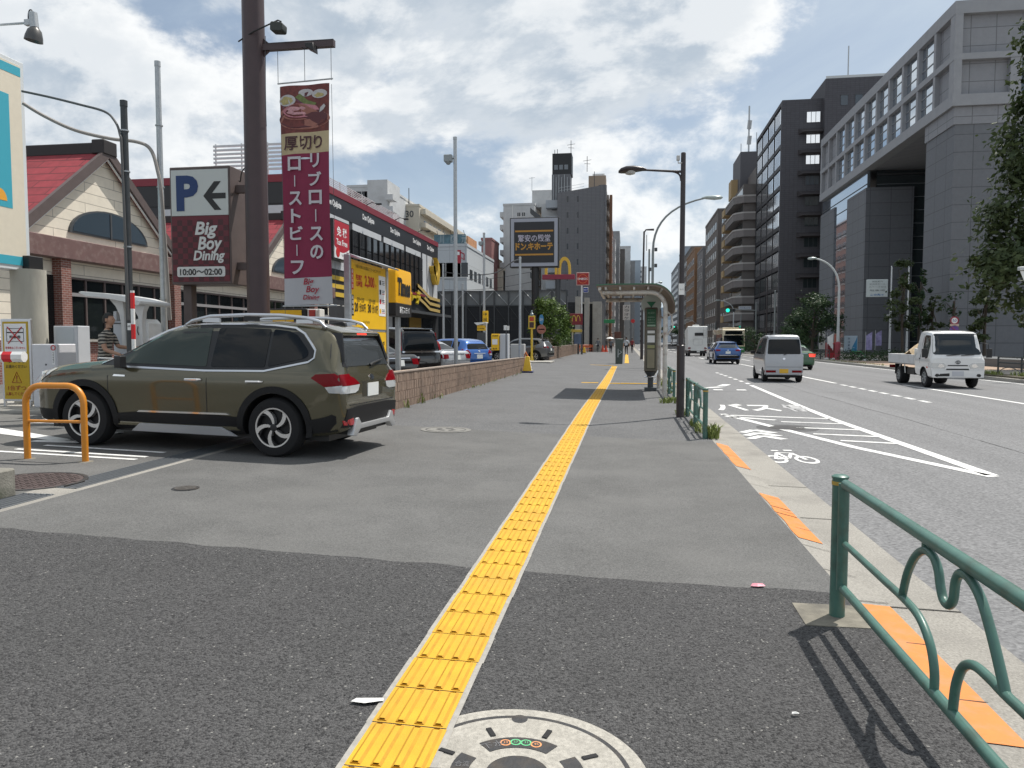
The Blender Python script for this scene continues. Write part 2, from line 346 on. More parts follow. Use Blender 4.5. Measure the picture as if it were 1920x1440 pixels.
for y0, y1 in ((5.30, 12.6),): b.add([(x, y, gz(x)) for y in (y0, y1) for x in (-5.13, -5.05)], [(0, 1, 3, 2)])
b.add([(x, y, gz(x)) for y in (6.02, 6.28) for x in (-5.45, -5.13)], [(0, 1, 3, 2)])
b.add([(x, y, gz(x)) for y in (5.30, 5.42) for x in (-5.45, -5.13)], [(0, 1, 3, 2)])
struct(b.out('drain_margin', gutm, smooth=0))
b = B(); b.bb((-5.46, 5.3, -0.3), (-5.12, 12.6, 0.03)); struct(b.out('drain_channel', M('drain_black', (0.008, 0.008, 0.009), 0.9), smooth=0))
def grate(y0, y1, label):
    b = B(); z = gz(-5.29)
    for x in (-5.445, -5.385, -5.325, -5.265, -5.205, -5.14): b.bb((x-0.0032, y0, z-0.02), (x+0.0032, y1, z+0.004))
    y = y0+0.01
    while y < y1: b.bb((-5.44, y-0.003, z-0.03), (-5.14, y+0.003, z-0.014), 1); y += 0.10
    b.bb((-5.45, y0, z-0.04), (-5.13, y0+0.012, z+0.004)); b.bb((-5.45, y1-0.012, z-0.04), (-5.13, y1, z+0.004))
    tag(b.out('drain_grate', [M('grate_steel', (0.30, 0.32, 0.34), 0.4, 0.5), M('grate_dark', (0.012, 0.012, 0.013), 0.8)], smooth=0), label, 'drain grate', 'drain grates across the car park entrance')
grate(5.43, 6.01, 'short steel drain grate at the left edge of the driveway, before the concrete strip'); grate(6.29, 12.6, 'long steel drain grate running under the olive green car')
# kerb, gutter
b = B(); yy = [-10, 4.6, 4.75, 11.4, 11.6, 200]; zk = [-0.012, -0.012, -0.05, -0.05, -0.012, -0.012]
for i in range(5):
    y0, y1 = yy[i], yy[i+1]
    b.add([(1.3, y0, 0.0), (1.5, y0, zk[i]), (1.54, y0, -0.075), (1.95, y0, -0.085), (1.3, y1, 0.0), (1.5, y1, zk[i+1]), (1.54, y1, -0.075), (1.95, y1, -0.085)], [(0, 1, 5, 4), (1, 2, 6, 5), (2, 3, 7, 6)])
struct(b.out('kerb_and_gutter', gutm, smooth=0))
b = B()
for y in [0.9+0.6*i for i in range(60)]:
    b.add([(1.30, y, 0.003), (1.505, y, -0.006 if not 4.55 < y < 11.6 else -0.044), (1.505, y+0.008, -0.006 if not 4.55 < y < 11.6 else -0.044), (1.30, y+0.008, 0.003)], [(0, 1, 2, 3)])
for y in (2.2, 4.63, 6.9, 8.4, 13.2, 18.0, 23.0): b.add([(1.545, y, -0.071), (1.95, y, -0.081), (1.95, y+0.014, -0.081), (1.545, y+0.014, -0.071)], [(0, 1, 2, 3)])
struct(b.out('kerb_joints', M('joint_dirt', (0.05, 0.047, 0.042), 0.95), smooth=0))
b = B()
def opatch(y0, y1, low, x0=1.315, x1=1.50, skew=0.0):
    n = 8; z1 = -0.050 if low else -0.012
    def zz(x): return (x-1.3)/0.2*z1+0.0045
    vs = []
    for i in range(n+1):
        y = y0+(y1-y0)*i/n; e = 0.008*sin(9*y)
        vs += [(x0+e, y, zz(x0+e)), (x1-0.004, y+skew, zz(x1-0.004))]
    b.add(vs, [(2*i, 2*i+1, 2*i+3, 2*i+2) for i in range(n)])
opatch(2.95, 4.45, False); opatch(1.0, 2.2, False)
opatch(5.92, 6.75, True); opatch(6.78, 7.02, True); opatch(7.05, 7.62, True); opatch(9.25, 10.2, True); opatch(10.22, 11.35, True)
struct(b.out('kerb_paint', orm, smooth=0))
# footing slabs of the near guard rail posts
footm = M('footing_mortar', (0.20, 0.185, 0.15), 0.95, var=0.3, vs=9, bump=0.5, bs=60, dirt=(0.09, 0.085, 0.075), ds=6, da=0.8)
b = B()
for y in (4.23,): b.box((1.13, y, -0.016), (0.36, 0.34, 0.04))
struct(b.out('post_footing', footm, smooth=0))
# ---------------------------------------------------------------- road markings
RZ = -0.096
def strip(b, pts, w, m=0, z=RZ):
    """flat painted line of width w along pts"""
    for i in range(len(pts)-1):
        a, c = V(pts[i]), V(pts[i+1]); d = (c-a).normalized(); q = V((-d.y, d.x))*w/2
        b.add([(p.x, p.y, z) for p in (a+q, a-q, c-q, c+q)], [(0, 1, 2, 3)], m)
b = B()
strip(b, [(7.9, 30), (7.9, 62)], 0.15)
for i in range(8): strip(b, [(7.85, 20.9+1.07*i), (7.85, 21.55+1.07*i)], 0.15)
strip(b, [(10.09, -8), (10.09, 29.3)], 0.15)
for i in range(9): strip(b, [(10.09, 64+10*i), (10.09, 69+10*i)], 0.15)
for i in range(9): strip(b, [(7.0, 70+10*i), (7.0, 75+10*i)], 0.15)
for i in range(7): strip(b, [(4.55, 29+1.6*i), (4.55, 29.7+1.6*i)], 0.15)
struct(b.out('lane_line', paintm, smooth=0))
b = B()
strip(b, [(4.5, 28.2), (4.24, 18.7), (4.2, 16.0)], 0.16); strip(b, [(4.2, 16.0), (4.32, 9.6)], 0.17)
strip(b, [(2.1, 16.9), (3.42, 11.85), (4.30, 9.5)], 0.16)
strip(b, [(2.05, 16.7), (4.2, 16.15)], 0.14); strip(b, [(2.1, 16.35), (3.0, 15.75)], 0.16)
for y, x0 in ((15.3, 3.05), (14.3, 3.12), (13.35, 3.2), (12.5, 3.42)): strip(b, [(x0, y+0.12), (4.2, y-0.12)], 0.13, z=RZ+0.002)
struct(b.out('hatched_bus_bay_marking', paintm, smooth=0))
b = B()
for p in (((2.15, 27.6), (2.5, 27.6)), ((2.75, 26.4), (3.3, 27.0)), ((3.35, 27.5), (3.7, 28.6))): strip(b, p, 0.3)
for i in range(3): strip(b, [(2.1+i*0.75, 25.4), (2.4+i*0.75, 25.4)], 0.4)
struct(b.out('bus_bay_far_marking', paintm, smooth=0))
b = B(); b.text('バス', (2.85, 18.7, RZ), X3, Y3, w=1.45, h=1.9, off=0.03, lift=0.001); b.text('停', (4.0, 18.7, RZ), X3, Y3, w=0.5, h=1.9, m=1, off=0.03, lift=0.001)
struct(b.out('bus_lane_lettering', [paintm, paintw], smooth=0))
b = B()
for i in range(3):
    y = 12.65+0.42*i; strip(b, [(2.02, y), (2.28, y+0.42)], 0.15); strip(b, [(2.28, y+0.42), (2.56, y)], 0.17, z=RZ+0.001)
def ringflat(c, r, w, n=18):
    vs = []
    for i in range(n): a = 2*pi*i/n; vs += [(c[0]+r*cos(a), c[1]+2.2*r*sin(a), RZ), (c[0]+(r-w)*cos(a), c[1]+2.2*(r-w)*sin(a), RZ)]
    b.add(vs, [(2*i, 2*i+1, (2*i+3) % (2*n), (2*i+2) % (2*n)) for i in range(n)])
ringflat((2.02, 10.5), 0.15, 0.045); ringflat((2.42, 10.5), 0.15, 0.045)
strip(b, [(2.02, 10.5), (2.14, 11.1), (2.34, 11.1), (2.42, 10.5)], 0.05, z=RZ+0.001); strip(b, [(2.14, 11.1), (2.2, 10.55), (2.34, 11.1)], 0.05, z=RZ+0.002); strip(b, [(2.02, 10.5), (2.2, 10.55)], 0.1, z=RZ+0.003)
strip(b, [(2.28, 11.35), (2.4, 11.35)], 0.1, z=RZ+0.002); strip(b, [(2.1, 11.3), (2.2, 11.3)], 0.1, z=RZ+0.002)
struct(b.out('bicycle_lane_symbol', paintm, smooth=0))
b = B()
for i in range(13): strip(b, [(2.6+i*0.95, 150), (2.6+i*0.95, 154)], 0.5)
strip(b, [(2.2, 146), (14.8, 146)], 0.5); strip(b, [(2.2, 163), (14.8, 163)], 0.5)
strip(b, [(12.4, 75), (12.4, 100)], 0.15); strip(b, [(14.6, 20), (14.6, 120)], 0.15)
for i in range(6): strip(b, [(8.3+0.25*(i % 2), 62+3.2*i), (8.3+0.25*(i % 2)+0.7, 63.4+3.2*i)], 0.3)
struct(b.out('crossing_marking', paintm, smooth=0))
b = B()
for y in (8.9, 9.9): b.box((-7.6-(y-9)*0.2, y, gz(-7.6)+0.004), (0.9, 0.15, 0.004))
for i, y in enumerate((7.95, 8.15, 8.5)): b.add([(-7.6+i*0.1, y, gz(-7.6)+0.005), (-5.65, y-0.1, gz(-5.65)+0.005), (-5.65, y-0.02, gz(-5.65)+0.005), (-7.6+i*0.1, y+0.08, gz(-7.6)+0.005)], [(0, 1, 2, 3)])
b.add([(-9.6, 9.6, gz(-9.6)+0.005), (-7.5, 8.9, gz(-7.5)+0.005), (-7.5, 9.12, gz(-7.5)+0.005), (-9.6, 10.0, gz(-9.6)+0.005)], [(0, 1, 2, 3)])
b.add([(-9.6, 10.6, gz(-9.6)+0.005), (-8.4, 10.5, gz(-8.4)+0.005), (-8.4, 10.8, gz(-8.4)+0.005), (-9.6, 11.2, gz(-9.6)+0.005)], [(0, 1, 2, 3)])
struct(b.out('car_park_marking', paintm, smooth=0))
def crack(pts, w, nm):
    b = B(); rr = random.Random(len(pts)); P_ = []
    for a, c in zip(pts, pts[1:]): P_ += [(a[0]+(c[0]-a[0])*k/7+rr.uniform(-0.04, 0.04), a[1]+(c[1]-a[1])*k/7+rr.uniform(-0.04, 0.04)) for k in range(7)]
    for a, c in zip(P_, P_[1:]):
        d = (V(c)-V(a)).normalized(); q = V((-d.y, d.x))*w*rr.uniform(0.4, 1.2); b.add([(p.x, p.y, (gz(p.x) if p.x < 1.5 else -0.1)+0.003) for p in (V(a)+q, V(a)-q, V(c)-q, V(c)+q)], [(0, 1, 2, 3)])
    struct(b.out(nm, M('crack_dark', (0.03, 0.03, 0.03), 0.95), smooth=0))
crack([(2.0, 24), (4.2, 25), (7.5, 24.4)], 0.015, 'road_joint'); crack([(5.5, 8), (5.7, 15), (5.6, 24), (5.8, 34)], 0.008, 'road_joint')
# far side of the road: kerb, footway
b = B(); b.bb((15.0, -12, -0.3), (15.18, 300, 0.03)); struct(b.out('far_kerb', conc, smooth=0))
b = B(); b.bb((15.18, -12, -0.3), (60, 300, 0.02)); struct(b.out('far_side_footway', pavm, smooth=0))
# ---------------------------------------------------------------- tactile paving
tacm = M('tactile_yellow', (0.60, 0.338, 0.016), 0.75, var=0.15, vs=7, bump=0.25, bs=160, dirt=(0.50, 0.27, 0.03), ds=2.2, da=0.75)
tedge = M('tactile_margin_mortar', (0.33, 0.315, 0.285), 0.9, var=0.2, vs=30, bump=0.3)
TP = [(-0.813, 1.2), (-0.815, 16), (-0.73, 28.3), (-0.70, 44.5)]
def tpx(y):
    for i in range(len(TP)-1):
        if TP[i][1] <= y <= TP[i+1][1]: f = (y-TP[i][1])/(TP[i+1][1]-TP[i][1]); return TP[i][0]*(1-f)+TP[i+1][0]*f
    return TP[-1][0]
b = B(); y = 1.2; rnd = random.Random(3)
while y < 44.4:
    x0, x1 = tpx(y), tpx(min(y+0.3, 44.5)); j = rnd.uniform(-0.003, 0.003)
    q = lambda dx, f, dz: (x0*(1-f)+x1*f+dx+j, y+0.3*f, gz(x0+dx)+dz)
    b.add([q(-0.148, 0.012, 0.009), q(0.148, 0.012, 0.009), q(0.148, 0.988, 0.009), q(-0.148, 0.988, 0.009)], [(0, 1, 2, 3)], 0)
    b.add([q(-0.172, 0, 0.006), q(0.172, 0, 0.006), q(0.172, 1, 0.006), q(-0.172, 1, 0.006)], [(0, 1, 2, 3)], 1)
    for k in range(4):
        dx = -0.1125+0.075*k; h = 0.0175; g = 0.0105
        b.add([q(dx-h, 0.05, 0.009), q(dx+h, 0.05, 0.009), q(dx+h, 0.95, 0.009), q(dx-h, 0.95, 0.009), q(dx-g, 0.075, 0.0155), q(dx+g, 0.075, 0.0155), q(dx+g, 0.925, 0.0155), q(dx-g, 0.925, 0.0155)], [(4, 5, 6, 7)], 0); b.add([q(dx+sx*(h if k_ < 2 else g)+ (0.0035*sx if k_ < 2 else 0), 0.045 if j_ == 0 else 0.955, 0.0094 if k_ < 2 else 0.0155) for sx, k_, j_ in ((-1, 0, 0), (1, 0, 0), (1, 0, 1), (-1, 0, 1), (-1, 2, 0), (1, 2, 0), (1, 2, 1), (-1, 2, 1))], [(0, 1, 5, 4), (1, 2, 6, 5), (2, 3, 7, 6), (3, 0, 4, 7)], 2)
    y += 0.3
for i in range(9): b.box((-0.35+0.3*i-0.3, 26.6, gz(-0.3)+0.012), (0.29, 0.29, 0.012), 0)
for i in range(2): b.box((-1.13-0.3*i, 26.6, gz(-1)+0.012), (0.29, 0.29, 0.012), 0)
for i in range(7): b.box((-0.9-0.3*i, 45.4+0.3*i, gz(-1)+0.02), (0.29, 0.29, 0.012), 0)
for i in range(60): b.box((0.02, 52+0.6*i, 0.008), (0.3, 0.59, 0.012), 0)
struct(b.out('tactile_paving', [tacm, tedge, M('tactile_bar_side_shade', (0.47, 0.245, 0.012), 0.8, var=0.2, vs=15)], smooth=0))  # bar sides and ends coloured darker, relief shade put into the colour
# ---------------------------------------------------------------- manhole covers
ironm = M('cast_iron', (0.05, 0.05, 0.052), 0.55, 0.5, var=0.25, vs=20, bump=0.2, dirt=(0.12, 0.09, 0.06), ds=12, da=0.5)
mhc = M('cover_concrete', (0.40, 0.38, 0.335), 0.9, var=0.3, vs=55, bump=0.6, bs=160, dirt=(0.25, 0.235, 0.205), ds=4, da=0.55)
def disc(b, r, z0, z1, m, n=64, r0=0.0):
    if r0: b.lathe([(r0, z0), (r0, z1), (r, z1), (r, z0)], n=n, m=m, caps=False)
    else: b.lathe([(r, z0), (r, z1), (0.0, z1)], n=n, m=m)
t = thing('manhole_cover', 'big pale concrete manhole cover with dark iron ring beside the yellow strip', 'manhole cover', (-0.36, 2.466, gz(-0.36)-0.002), 0.12)
b = B(); disc(b, 0.457, -0.02, 0.004, 0, 96); b.out('surround', mhc, t)
b = B(); disc(b, 0.40, 0.004, 0.007, 0, 96, 0.382); b.cyl((0, 0.375, 0.004), (0, 0.375, 0.0068), 0.032, n=20); b.out('ring', ironm, t)
b = B(); disc(b, 0.382, 0.003, 0.0065, 0, 96); b.out('lid', mhc, t)
for a in (25, 68, 112, 155, 180, 0):
    b = B(); b.box((0.285*cos(R(a)), 0.285*sin(R(a)), 0.0095), (0.062, 0.022, 0.004), rz=R(a)); b.out('slot', M('slot_dark', (0.01, 0.01, 0.011), 0.8), t, bev=0.004)
b = B()
def annsec(r0, r1, a0, a1, z, m, n=12): b.add([(r*cos(R(a0+(a1-a0)*i/n)), r*sin(R(a0+(a1-a0)*i/n)), z) for i in range(n+1) for r in (r0, r1)], [(2*i, 2*i+1, 2*i+3, 2*i+2) for i in range(n)], m)
annsec(0.165, 0.235, 52, 128, 0.0085, 0); annsec(0.17, 0.235, 150, 185, 0.0085, 0); annsec(0.17, 0.235, -5, 30, 0.0085, 0); disc(b, 0.11, 0.004, 0.0085, 0, 40)
for k, a in enumerate((104, 93, 82, 71)):
    for rr, mm, z in ((0.021, 1 if k in (0, 3) else 2, 0.0092), (0.015, 0, 0.0096)): b.cyl((0.2*cos(R(a)), 0.2*sin(R(a)), 0.0085), (0.2*cos(R(a)), 0.2*sin(R(a)), z), rr, n=18, m=mm)
    b.text('33 27 31 45'.split()[k], (0.2*cos(R(a)), 0.2*sin(R(a)), 0.0098), X3, Y3, h=0.013, m=1 if k in (0, 3) else 2, lift=0.0006)
b.text('下水', (0.2*cos(R(118)), 0.2*sin(R(118)), 0.0089), V((cos(R(28)), sin(R(28)), 0)), V((-sin(R(28)), cos(R(28)), 0)), h=0.04, m=3, lift=0.0008)
b.text('合流', (0.2*cos(R(167)), 0.2*sin(R(167)), 0.0089), X3, Y3, w=0.05, h=0.035, m=3, lift=0.0008)
b.out('emblem', [ironm, M('cover_orange', (0.7, 0.3, 0.12), 0.6), M('cover_green', (0.12, 0.5, 0.22), 0.6), M('iron_light', (0.16, 0.16, 0.165), 0.5, 0.4)], t)
t.rotation_euler.y = 0.021
t = thing('manhole_cover', 'concrete manhole cover in the driveway between the yellow strip and the block wall', 'manhole cover', (-2.9, 11.8, gz(-2.9)), 0.4); t.rotation_euler.y = 0.021
b = B(); disc(b, 0.41, -0.02, 0.006, 0, 48); b.out('surround', M('worn_cover', (0.20, 0.195, 0.18), 0.9, var=0.25, vs=20, bump=0.4), t)
b = B(); disc(b, 0.33, 0.006, 0.009, 0, 48, 0.315); annsec(0.10, 0.16, 20, 80, 0.0095, 0); annsec(0.10, 0.16, 110, 170, 0.0095, 0); annsec(0.08, 0.15, 200, 250, 0.0095, 0); annsec(0.1, 0.17, 280, 340, 0.0095, 0); b.out('ring', ironm, t)
t = thing('manhole_cover', 'small round iron valve cover in the driveway near the drain', 'valve cover', (-4.18, 6.55, gz(-4.18)), 0.3)
b = B(); disc(b, 0.125, -0.02, 0.005, 0, 32); b.out('frame', ironm, t)
b = B(); disc(b, 0.1, 0.005, 0.009, 0, 32); [annsec(0.03+0.028*k, 0.043+0.028*k, 10+60*j, 52+60*j, 0.0105, 0) for k in range(2) for j in range(6)]; b.out('lid', M('worn_iron', (0.11, 0.10, 0.09), 0.5, 0.4, var=0.3, vs=30), t)
t = thing('manhole_cover', 'large rusty brown manhole cover behind the low concrete block at left', 'manhole cover', (-5.78, 6.5, gz(-5.78)), 0.0); t.rotation_euler.y = 0.021
b = B(); disc(b, 0.48, -0.02, 0.006, 0, 48, 0.44); b.out('ring', ironm, t)
rust = M('rusty_iron', (0.085, 0.062, 0.058), 0.7, 0.2, var=0.2, vs=9, bump=0.3, bs=30)
b = B(); disc(b, 0.435, -0.02, 0.005, 0, 48)
for i in range(-6, 7):
    for j in range(-6, 7):
        if hypot(i, j) < 6.1: b.box((0.066*i, 0.066*j, 0.008), (0.045, 0.02, 0.006), rz=0.0 if (i+j) % 2 else pi/2)
b.out('lid', rust, t, smooth=0)
t = thing('manhole_cover', 'dark round manhole cover in the road inside the hatched bus bay', 'manhole cover', (2.95, 14.35, -0.1), 0.0)
b = B(); disc(b, 0.55, -0.02, 0.003, 0, 40); b.out('surround', M('dark_patch', (0.075, 0.075, 0.077), 0.85, var=0.15), t); b = B(); disc(b, 0.32, 0.003, 0.006, 0, 40); b.out('lid', ironm, t)
# ---------------------------------------------------------------- vehicles: +x is the front, +y the left side, wheels stand on z = 0
def pchip(xs, ys, x):
    n = len(xs); h = [xs[i+1]-xs[i] for i in range(n-1)]; d = [(ys[i+1]-ys[i])/h[i] for i in range(n-1)]
    m = [d[0]]+[0 if d[i-1]*d[i] <= 0 else 2*d[i-1]*d[i]/(d[i-1]+d[i]) for i in range(1, n-1)]+[d[-1]]
    i = 0
    while i < n-2 and x > xs[i+1]: i += 1
    t = (x-xs[i])/h[i]
    return ys[i]*(1+2*t)*(1-t)**2+h[i]*m[i]*t*(1-t)**2+ys[i+1]*t*t*(3-2*t)+h[i]*m[i+1]*t*t*(t-1)
SUBN = 64
def body_mesh(st, tumble=0.85, n=SUBN, waist=0.0):
    """skin through stations (x, z bottom, z belt, z top, half width belt, half width top); sides bulge and tuck like pressed panels"""
    st = sorted(st); xs = [s[0] for s in st]; u = [0.0]
    for a, c in zip(st, st[1:]): u.append(u[-1]+hypot(c[0]-a[0], c[3]-a[3])+0.05)
    b = B(); rings = []
    for k in range(n+1):
        t = u[-1]*k/n; i = 0
        while i < len(u)-2 and t > u[i+1]: i += 1
        x = xs[i]+(xs[i+1]-xs[i])*(t-u[i])/(u[i+1]-u[i])
        zb, zs, zt, ws, wt = (pchip(xs, [s[j] for s in st], x) for j in range(1, 6))
        hh = zs-zb; g = zt-zs; wi = ws-0.02
        half = [(0, zb), (ws*0.88, zb), (ws*0.955, zb+0.05), (ws*0.985, zb+hh*0.30), (ws*(0.99-waist), zb+hh*0.52), (ws*1.0, zb+hh*0.68), (ws*1.0, zb+hh*0.80), (ws*0.992, zb+hh*0.93), (wi*0.99, zs),
                (wi+(wt-wi)*0.45, zs+g*0.42), (wi+(wt-wi)*tumble, zs+g*0.80), (wt*0.97, zs+g*0.925), (wt*0.86, zs+g*0.978), (wt*0.5, zt-0.004*min(1, g*4)), (0, zt)]
        rings.append([(x, y, z) for y, z in half]+[(x, -y, z) for y, z in half[-2:0:-1]])
    m = len(rings[0]); b.v = [p for r in rings for p in r]
    b.f = [(i*m+j, i*m+(j+1) % m, (i+1)*m+(j+1) % m, (i+1)*m+j) for i in range(n) for j in range(m)]+[tuple(range(m)), tuple(range(n*m, (n+1)*m))[::-1]]
    b.m = [0]*len(b.f)
    return b
def car_body(st, paint, wheels, R_, root, name='body', well=0.36, lower=None, zl=0.0, **k):
    """closed shell with the wheel arches cut out of it; faces of the wells turn black; 'lower' repaints the cladding below zl"""
    o = body_mesh(st, **k).out(name, [paint, black]+([lower] if lower else []), None, smooth=28)
    cut = B(); W_ = max(s[4] for s in st)
    for x in wheels:
        for s in (-1, 1): cut.cyl((x, s*(W_-well), R_*0.98), (x, s*(W_+0.4), R_*0.98), R_*1.165, n=36)
    c = cut.out('cutter', black, smooth=0); md = o.modifiers.new('arch', 'BOOLEAN'); md.object = c; md.operation = 'DIFFERENCE'; md.solver = 'EXACT'
    dg = bpy.context.evaluated_depsgraph_get(); dg.update(); me = bpy.data.meshes.new_from_object(o.evaluated_get(dg))
    old = o.data; o.modifiers.clear(); o.data = me; me.name = name; cm = c.data
    bpy.data.objects.remove(c); bpy.data.meshes.remove(cm); bpy.data.meshes.remove(old)
    for p in me.polygons:
        c_ = p.center
        for x in wheels:
            if hypot(c_.x-x, c_.z-R_*0.98) < R_*1.168 and abs(c_.y) < W_*0.985: p.material_index = 1
        if p.normal.z < -0.8: p.material_index = 1
    me.polygons.foreach_set('use_smooth', [True]*len(me.polygons)); me.set_sharp_from_angle(angle=R(28)); o.parent = root
    bm = bmesh.new(); bm.from_mesh(me); bv = BVHTree.FromBMesh(bm); bm.free()
    return o, bv
AX = {'L': (V((0, -1, 0)), lambda a, c: V((a, 5, c))), 'R': (V((0, 1, 0)), lambda a, c: V((a, -5, c))), 'B': (V((1, 0, 0)), lambda a, c: V((-9, a, c))), 'F': (V((-1, 0, 0)), lambda a, c: V((9, a, c))), 'T': (V((0, 0, -1)), lambda a, c: V((a, c, 6)))}
def inside(p, poly):
    r = False; j = len(poly)-1
    for i in range(len(poly)):
        a, c = poly[i], poly[j]
        if (a[1] > p[1]) != (c[1] > p[1]) and p[0] < (c[0]-a[0])*(p[1]-a[1])/(c[1]-a[1])+a[0]: r = not r
        j = i
    return r
def patch(b, bv, poly, ax, off=0.006, m=0, step=0.07, thick=0.02):
    """panel with the outline 'poly' (seen along axis ax) moulded onto the skin of bv, off proud of it"""
    d, src = AX[ax]; k = len(poly); pts = []
    for i in range(k):
        a, c = V(poly[i]), V(poly[(i+1) % k]); q = max(1, int((c-a).length/step))
        pts += [a+(c-a)*(j/q) for j in range(q)]
    nb = len(pts); x0, x1 = min(p.x for p in pts), max(p.x for p in pts); y0, y1 = min(p.y for p in pts), max(p.y for p in pts); outl = [tuple(p) for p in pts]
    g = step*0.5
    i = x0+step
    while i < x1:
        j = y0+step
        while j < y1:
            if inside((i, j), outl) and min((V((i, j))-p).length for p in pts) > g: pts.append(V((i, j)))
            j += step
        i += step
    vs, _, fs, *_r = geometry.delaunay_2d_cdt(pts, [(i, (i+1) % nb) for i in range(nb)], [], 1, 1e-5)
    out = []; last = None
    for p in vs:
        h, n, _, _ = bv.ray_cast(src(p[0], p[1]), d)
        if h is None: h = None
        else: last = h-d*off
        out.append(h-d*off if h is not None else None)
    dv = [i for i, p in enumerate(out) if p is not None]
    if not dv: return b
    for i, p in enumerate(out):
        if p is None:
            s0 = src(vs[i][0], vs[i][1]); j = min(dv, key=lambda q: (V(vs[q])-V(vs[i])).length); dd = (out[j]-s0).dot(d); out[i] = s0+d*dd
    n = len(out); ed = {}
    for f in fs:
        for a, c in zip(f, list(f[1:])+[f[0]]): ed[(a, c)] = 1
    rim = [e for e in ed if (e[1], e[0]) not in ed]
    return b.add(out+[p+d*thick for p in out], list(fs)+[(a, a+n, c+n, c) for a, c in rim], m)
def mir(poly): return [(-p[0], p[1]) for p in poly][::-1]
def ribbon(pts, w):
    """outline of a band of width w along an open 2-D path"""
    L_, R2 = [], []
    for i, p in enumerate(pts):
        t = (V(pts[min(i+1, len(pts)-1)])-V(pts[max(i-1, 0)])).normalized(); q = V((-t.y, t.x))*w/2; L_.append(tuple(V(p)+q)); R2.append(tuple(V(p)-q))
    return L_+R2[::-1]
glass_dark = glassmat('tinted_car_glass', (0.004, 0.006, 0.008), 0.02, spec=0.28)
glass_mid = glassmat('car_glass', (0.04, 0.05, 0.042), 0.02, spec=0.35)  # lighter greenish base colour stands in for a pale reflection
lampred = M('tail_lamp_red', (0.17, 0.001, 0.005), 0.2, spec=0.22)
lampclear = M('lamp_clear', (0.55, 0.57, 0.58), 0.1, 0.3, coat=1.0)
lampglow = M('lit_tail_lamp', (0.95, 0.05, 0.03), 0.2, emit=1.6)
platew = M('number_plate_white', (0.72, 0.74, 0.72), 0.4); platey = M('number_plate_yellow', (0.72, 0.42, 0.03), 0.4)
clad = M('cladding_plastic', (0.010, 0.010, 0.011), 0.6, bump=0.1, bs=300, spec=0.3)
rimdark = M('wheel_inner_dark', (0.025, 0.025, 0.027), 0.5, 0.4)
def paint(name, col, metal=0.3, rough=0.28): return M(name, col, rough, metal, coat=1.0, var=0.03, vs=3)
def wheel(root, x, y, R_, w, side, rimR=None, spokes=5, style='swirl', rim_m=alu, hub=True):
    rimR = rimR or R_*0.66; s = side
    b = B(); b.lathe([(rimR, -w/2), (rimR+0.02, -w/2-0.006), (R_*0.93, -w/2+0.004), (R_*0.985, -w*0.33), (R_, -w*0.2), (R_, w*0.2), (R_*0.985, w*0.33), (R_*0.93, w/2-0.004), (rimR+0.02, w/2+0.006), (rimR, w/2), (rimR-0.01, 0)], n=40, axis='y', caps=False)
    wo_ = b.out('wheel', rubber, root, (x, y, R_), smooth=40)
    b = B(); e = s*w/2
    b.lathe([(rimR*0.90, e*0.97), (rimR*0.88, e*0.5), (rimR*0.86, e*0.3), (0.0, e*0.3)], n=36, m=1, axis='y', caps=False)
    b.lathe([(rimR*1.01, e*0.93), (rimR*1.0, e*1.03), (rimR*0.93, e*1.02), (rimR*0.91, e*0.9)], n=36, m=0, axis='y', caps=False)
    for k in range(spokes):
        a0 = 2*pi*k/spokes+0.3
        def pt(r, a, z): return (r*cos(a), z, r*sin(a))
        if style == 'swirl':
            for da, wd, z in ((0.0, 0.075, 1.0), (0.36, 0.022, 0.86)):
                P_ = []
                for j in range(6):
                    f = j/5; r = rimR*(0.16+0.80*f); a = a0+da*s*-1*f+0.55*s*(f**1.4)*-1; wv = (wd*(0.55+0.9*f))/max(r, 0.05)*rimR/0.24*0.62
                    P_.append((r, a-wv/2, a+wv/2))
                vs = [pt(r, aa, e*(0.80+0.18*z)) for r, a1, a2 in P_ for aa in (a1, a2)]+[pt(r, aa, e*0.45) for r, a1, a2 in P_ for aa in (a1, a2)]
                fs = [(2*j, 2*j+1, 2*j+3, 2*j+2) for j in range(5)]+[(2*j, 2*j+2, 12+2*j+2, 12+2*j) for j in range(5)]+[(2*j+1, 12+2*j+1, 12+2*j+3, 2*j+3) for j in range(5)]
                b.add(vs, fs, 0 if da == 0 else 1)
        else:
            wv = 0.16; vs = [pt(r, a0+q*wv*(0.22*rimR/r+0.5), z) for z in (e*0.96, e*0.5) for r in (rimR*0.15, rimR*0.95) for q in (-1, 1)]
            b.add(vs, [(0, 1, 3, 2), (0, 2, 6, 4), (1, 5, 7, 3)], 0)
    b.lathe([(rimR*0.2, e*0.6), (rimR*0.19, e*0.98), (rimR*0.10, e*1.02), (0, e*1.02)], n=20, m=1 if style == 'swirl' else 0, axis='y')
    b.out('rim', [rim_m, rimdark], wo_, smooth=30)
    return wo_
def four_wheels(root, wb, tr, R_, w, **k):
    for x in (wb/2, -wb/2):
        for s in (1, -1): wheel(root, x, s*(tr/2), R_, w, s, **k)
def plate(root, bv, y, z, axis='B', m=platew, w=0.33, h=0.165, txt=None):
    b = B(); patch(b, bv, [(y-w/2, z-h/2), (y+w/2, z-h/2), (y+w/2, z+h/2), (y-w/2, z+h/2)], axis, 0.012, step=0.2)
    o = b.out('number_plate', [m, M('plate_green', (0.02, 0.13, 0.06), 0.5)], root, smooth=0); return o
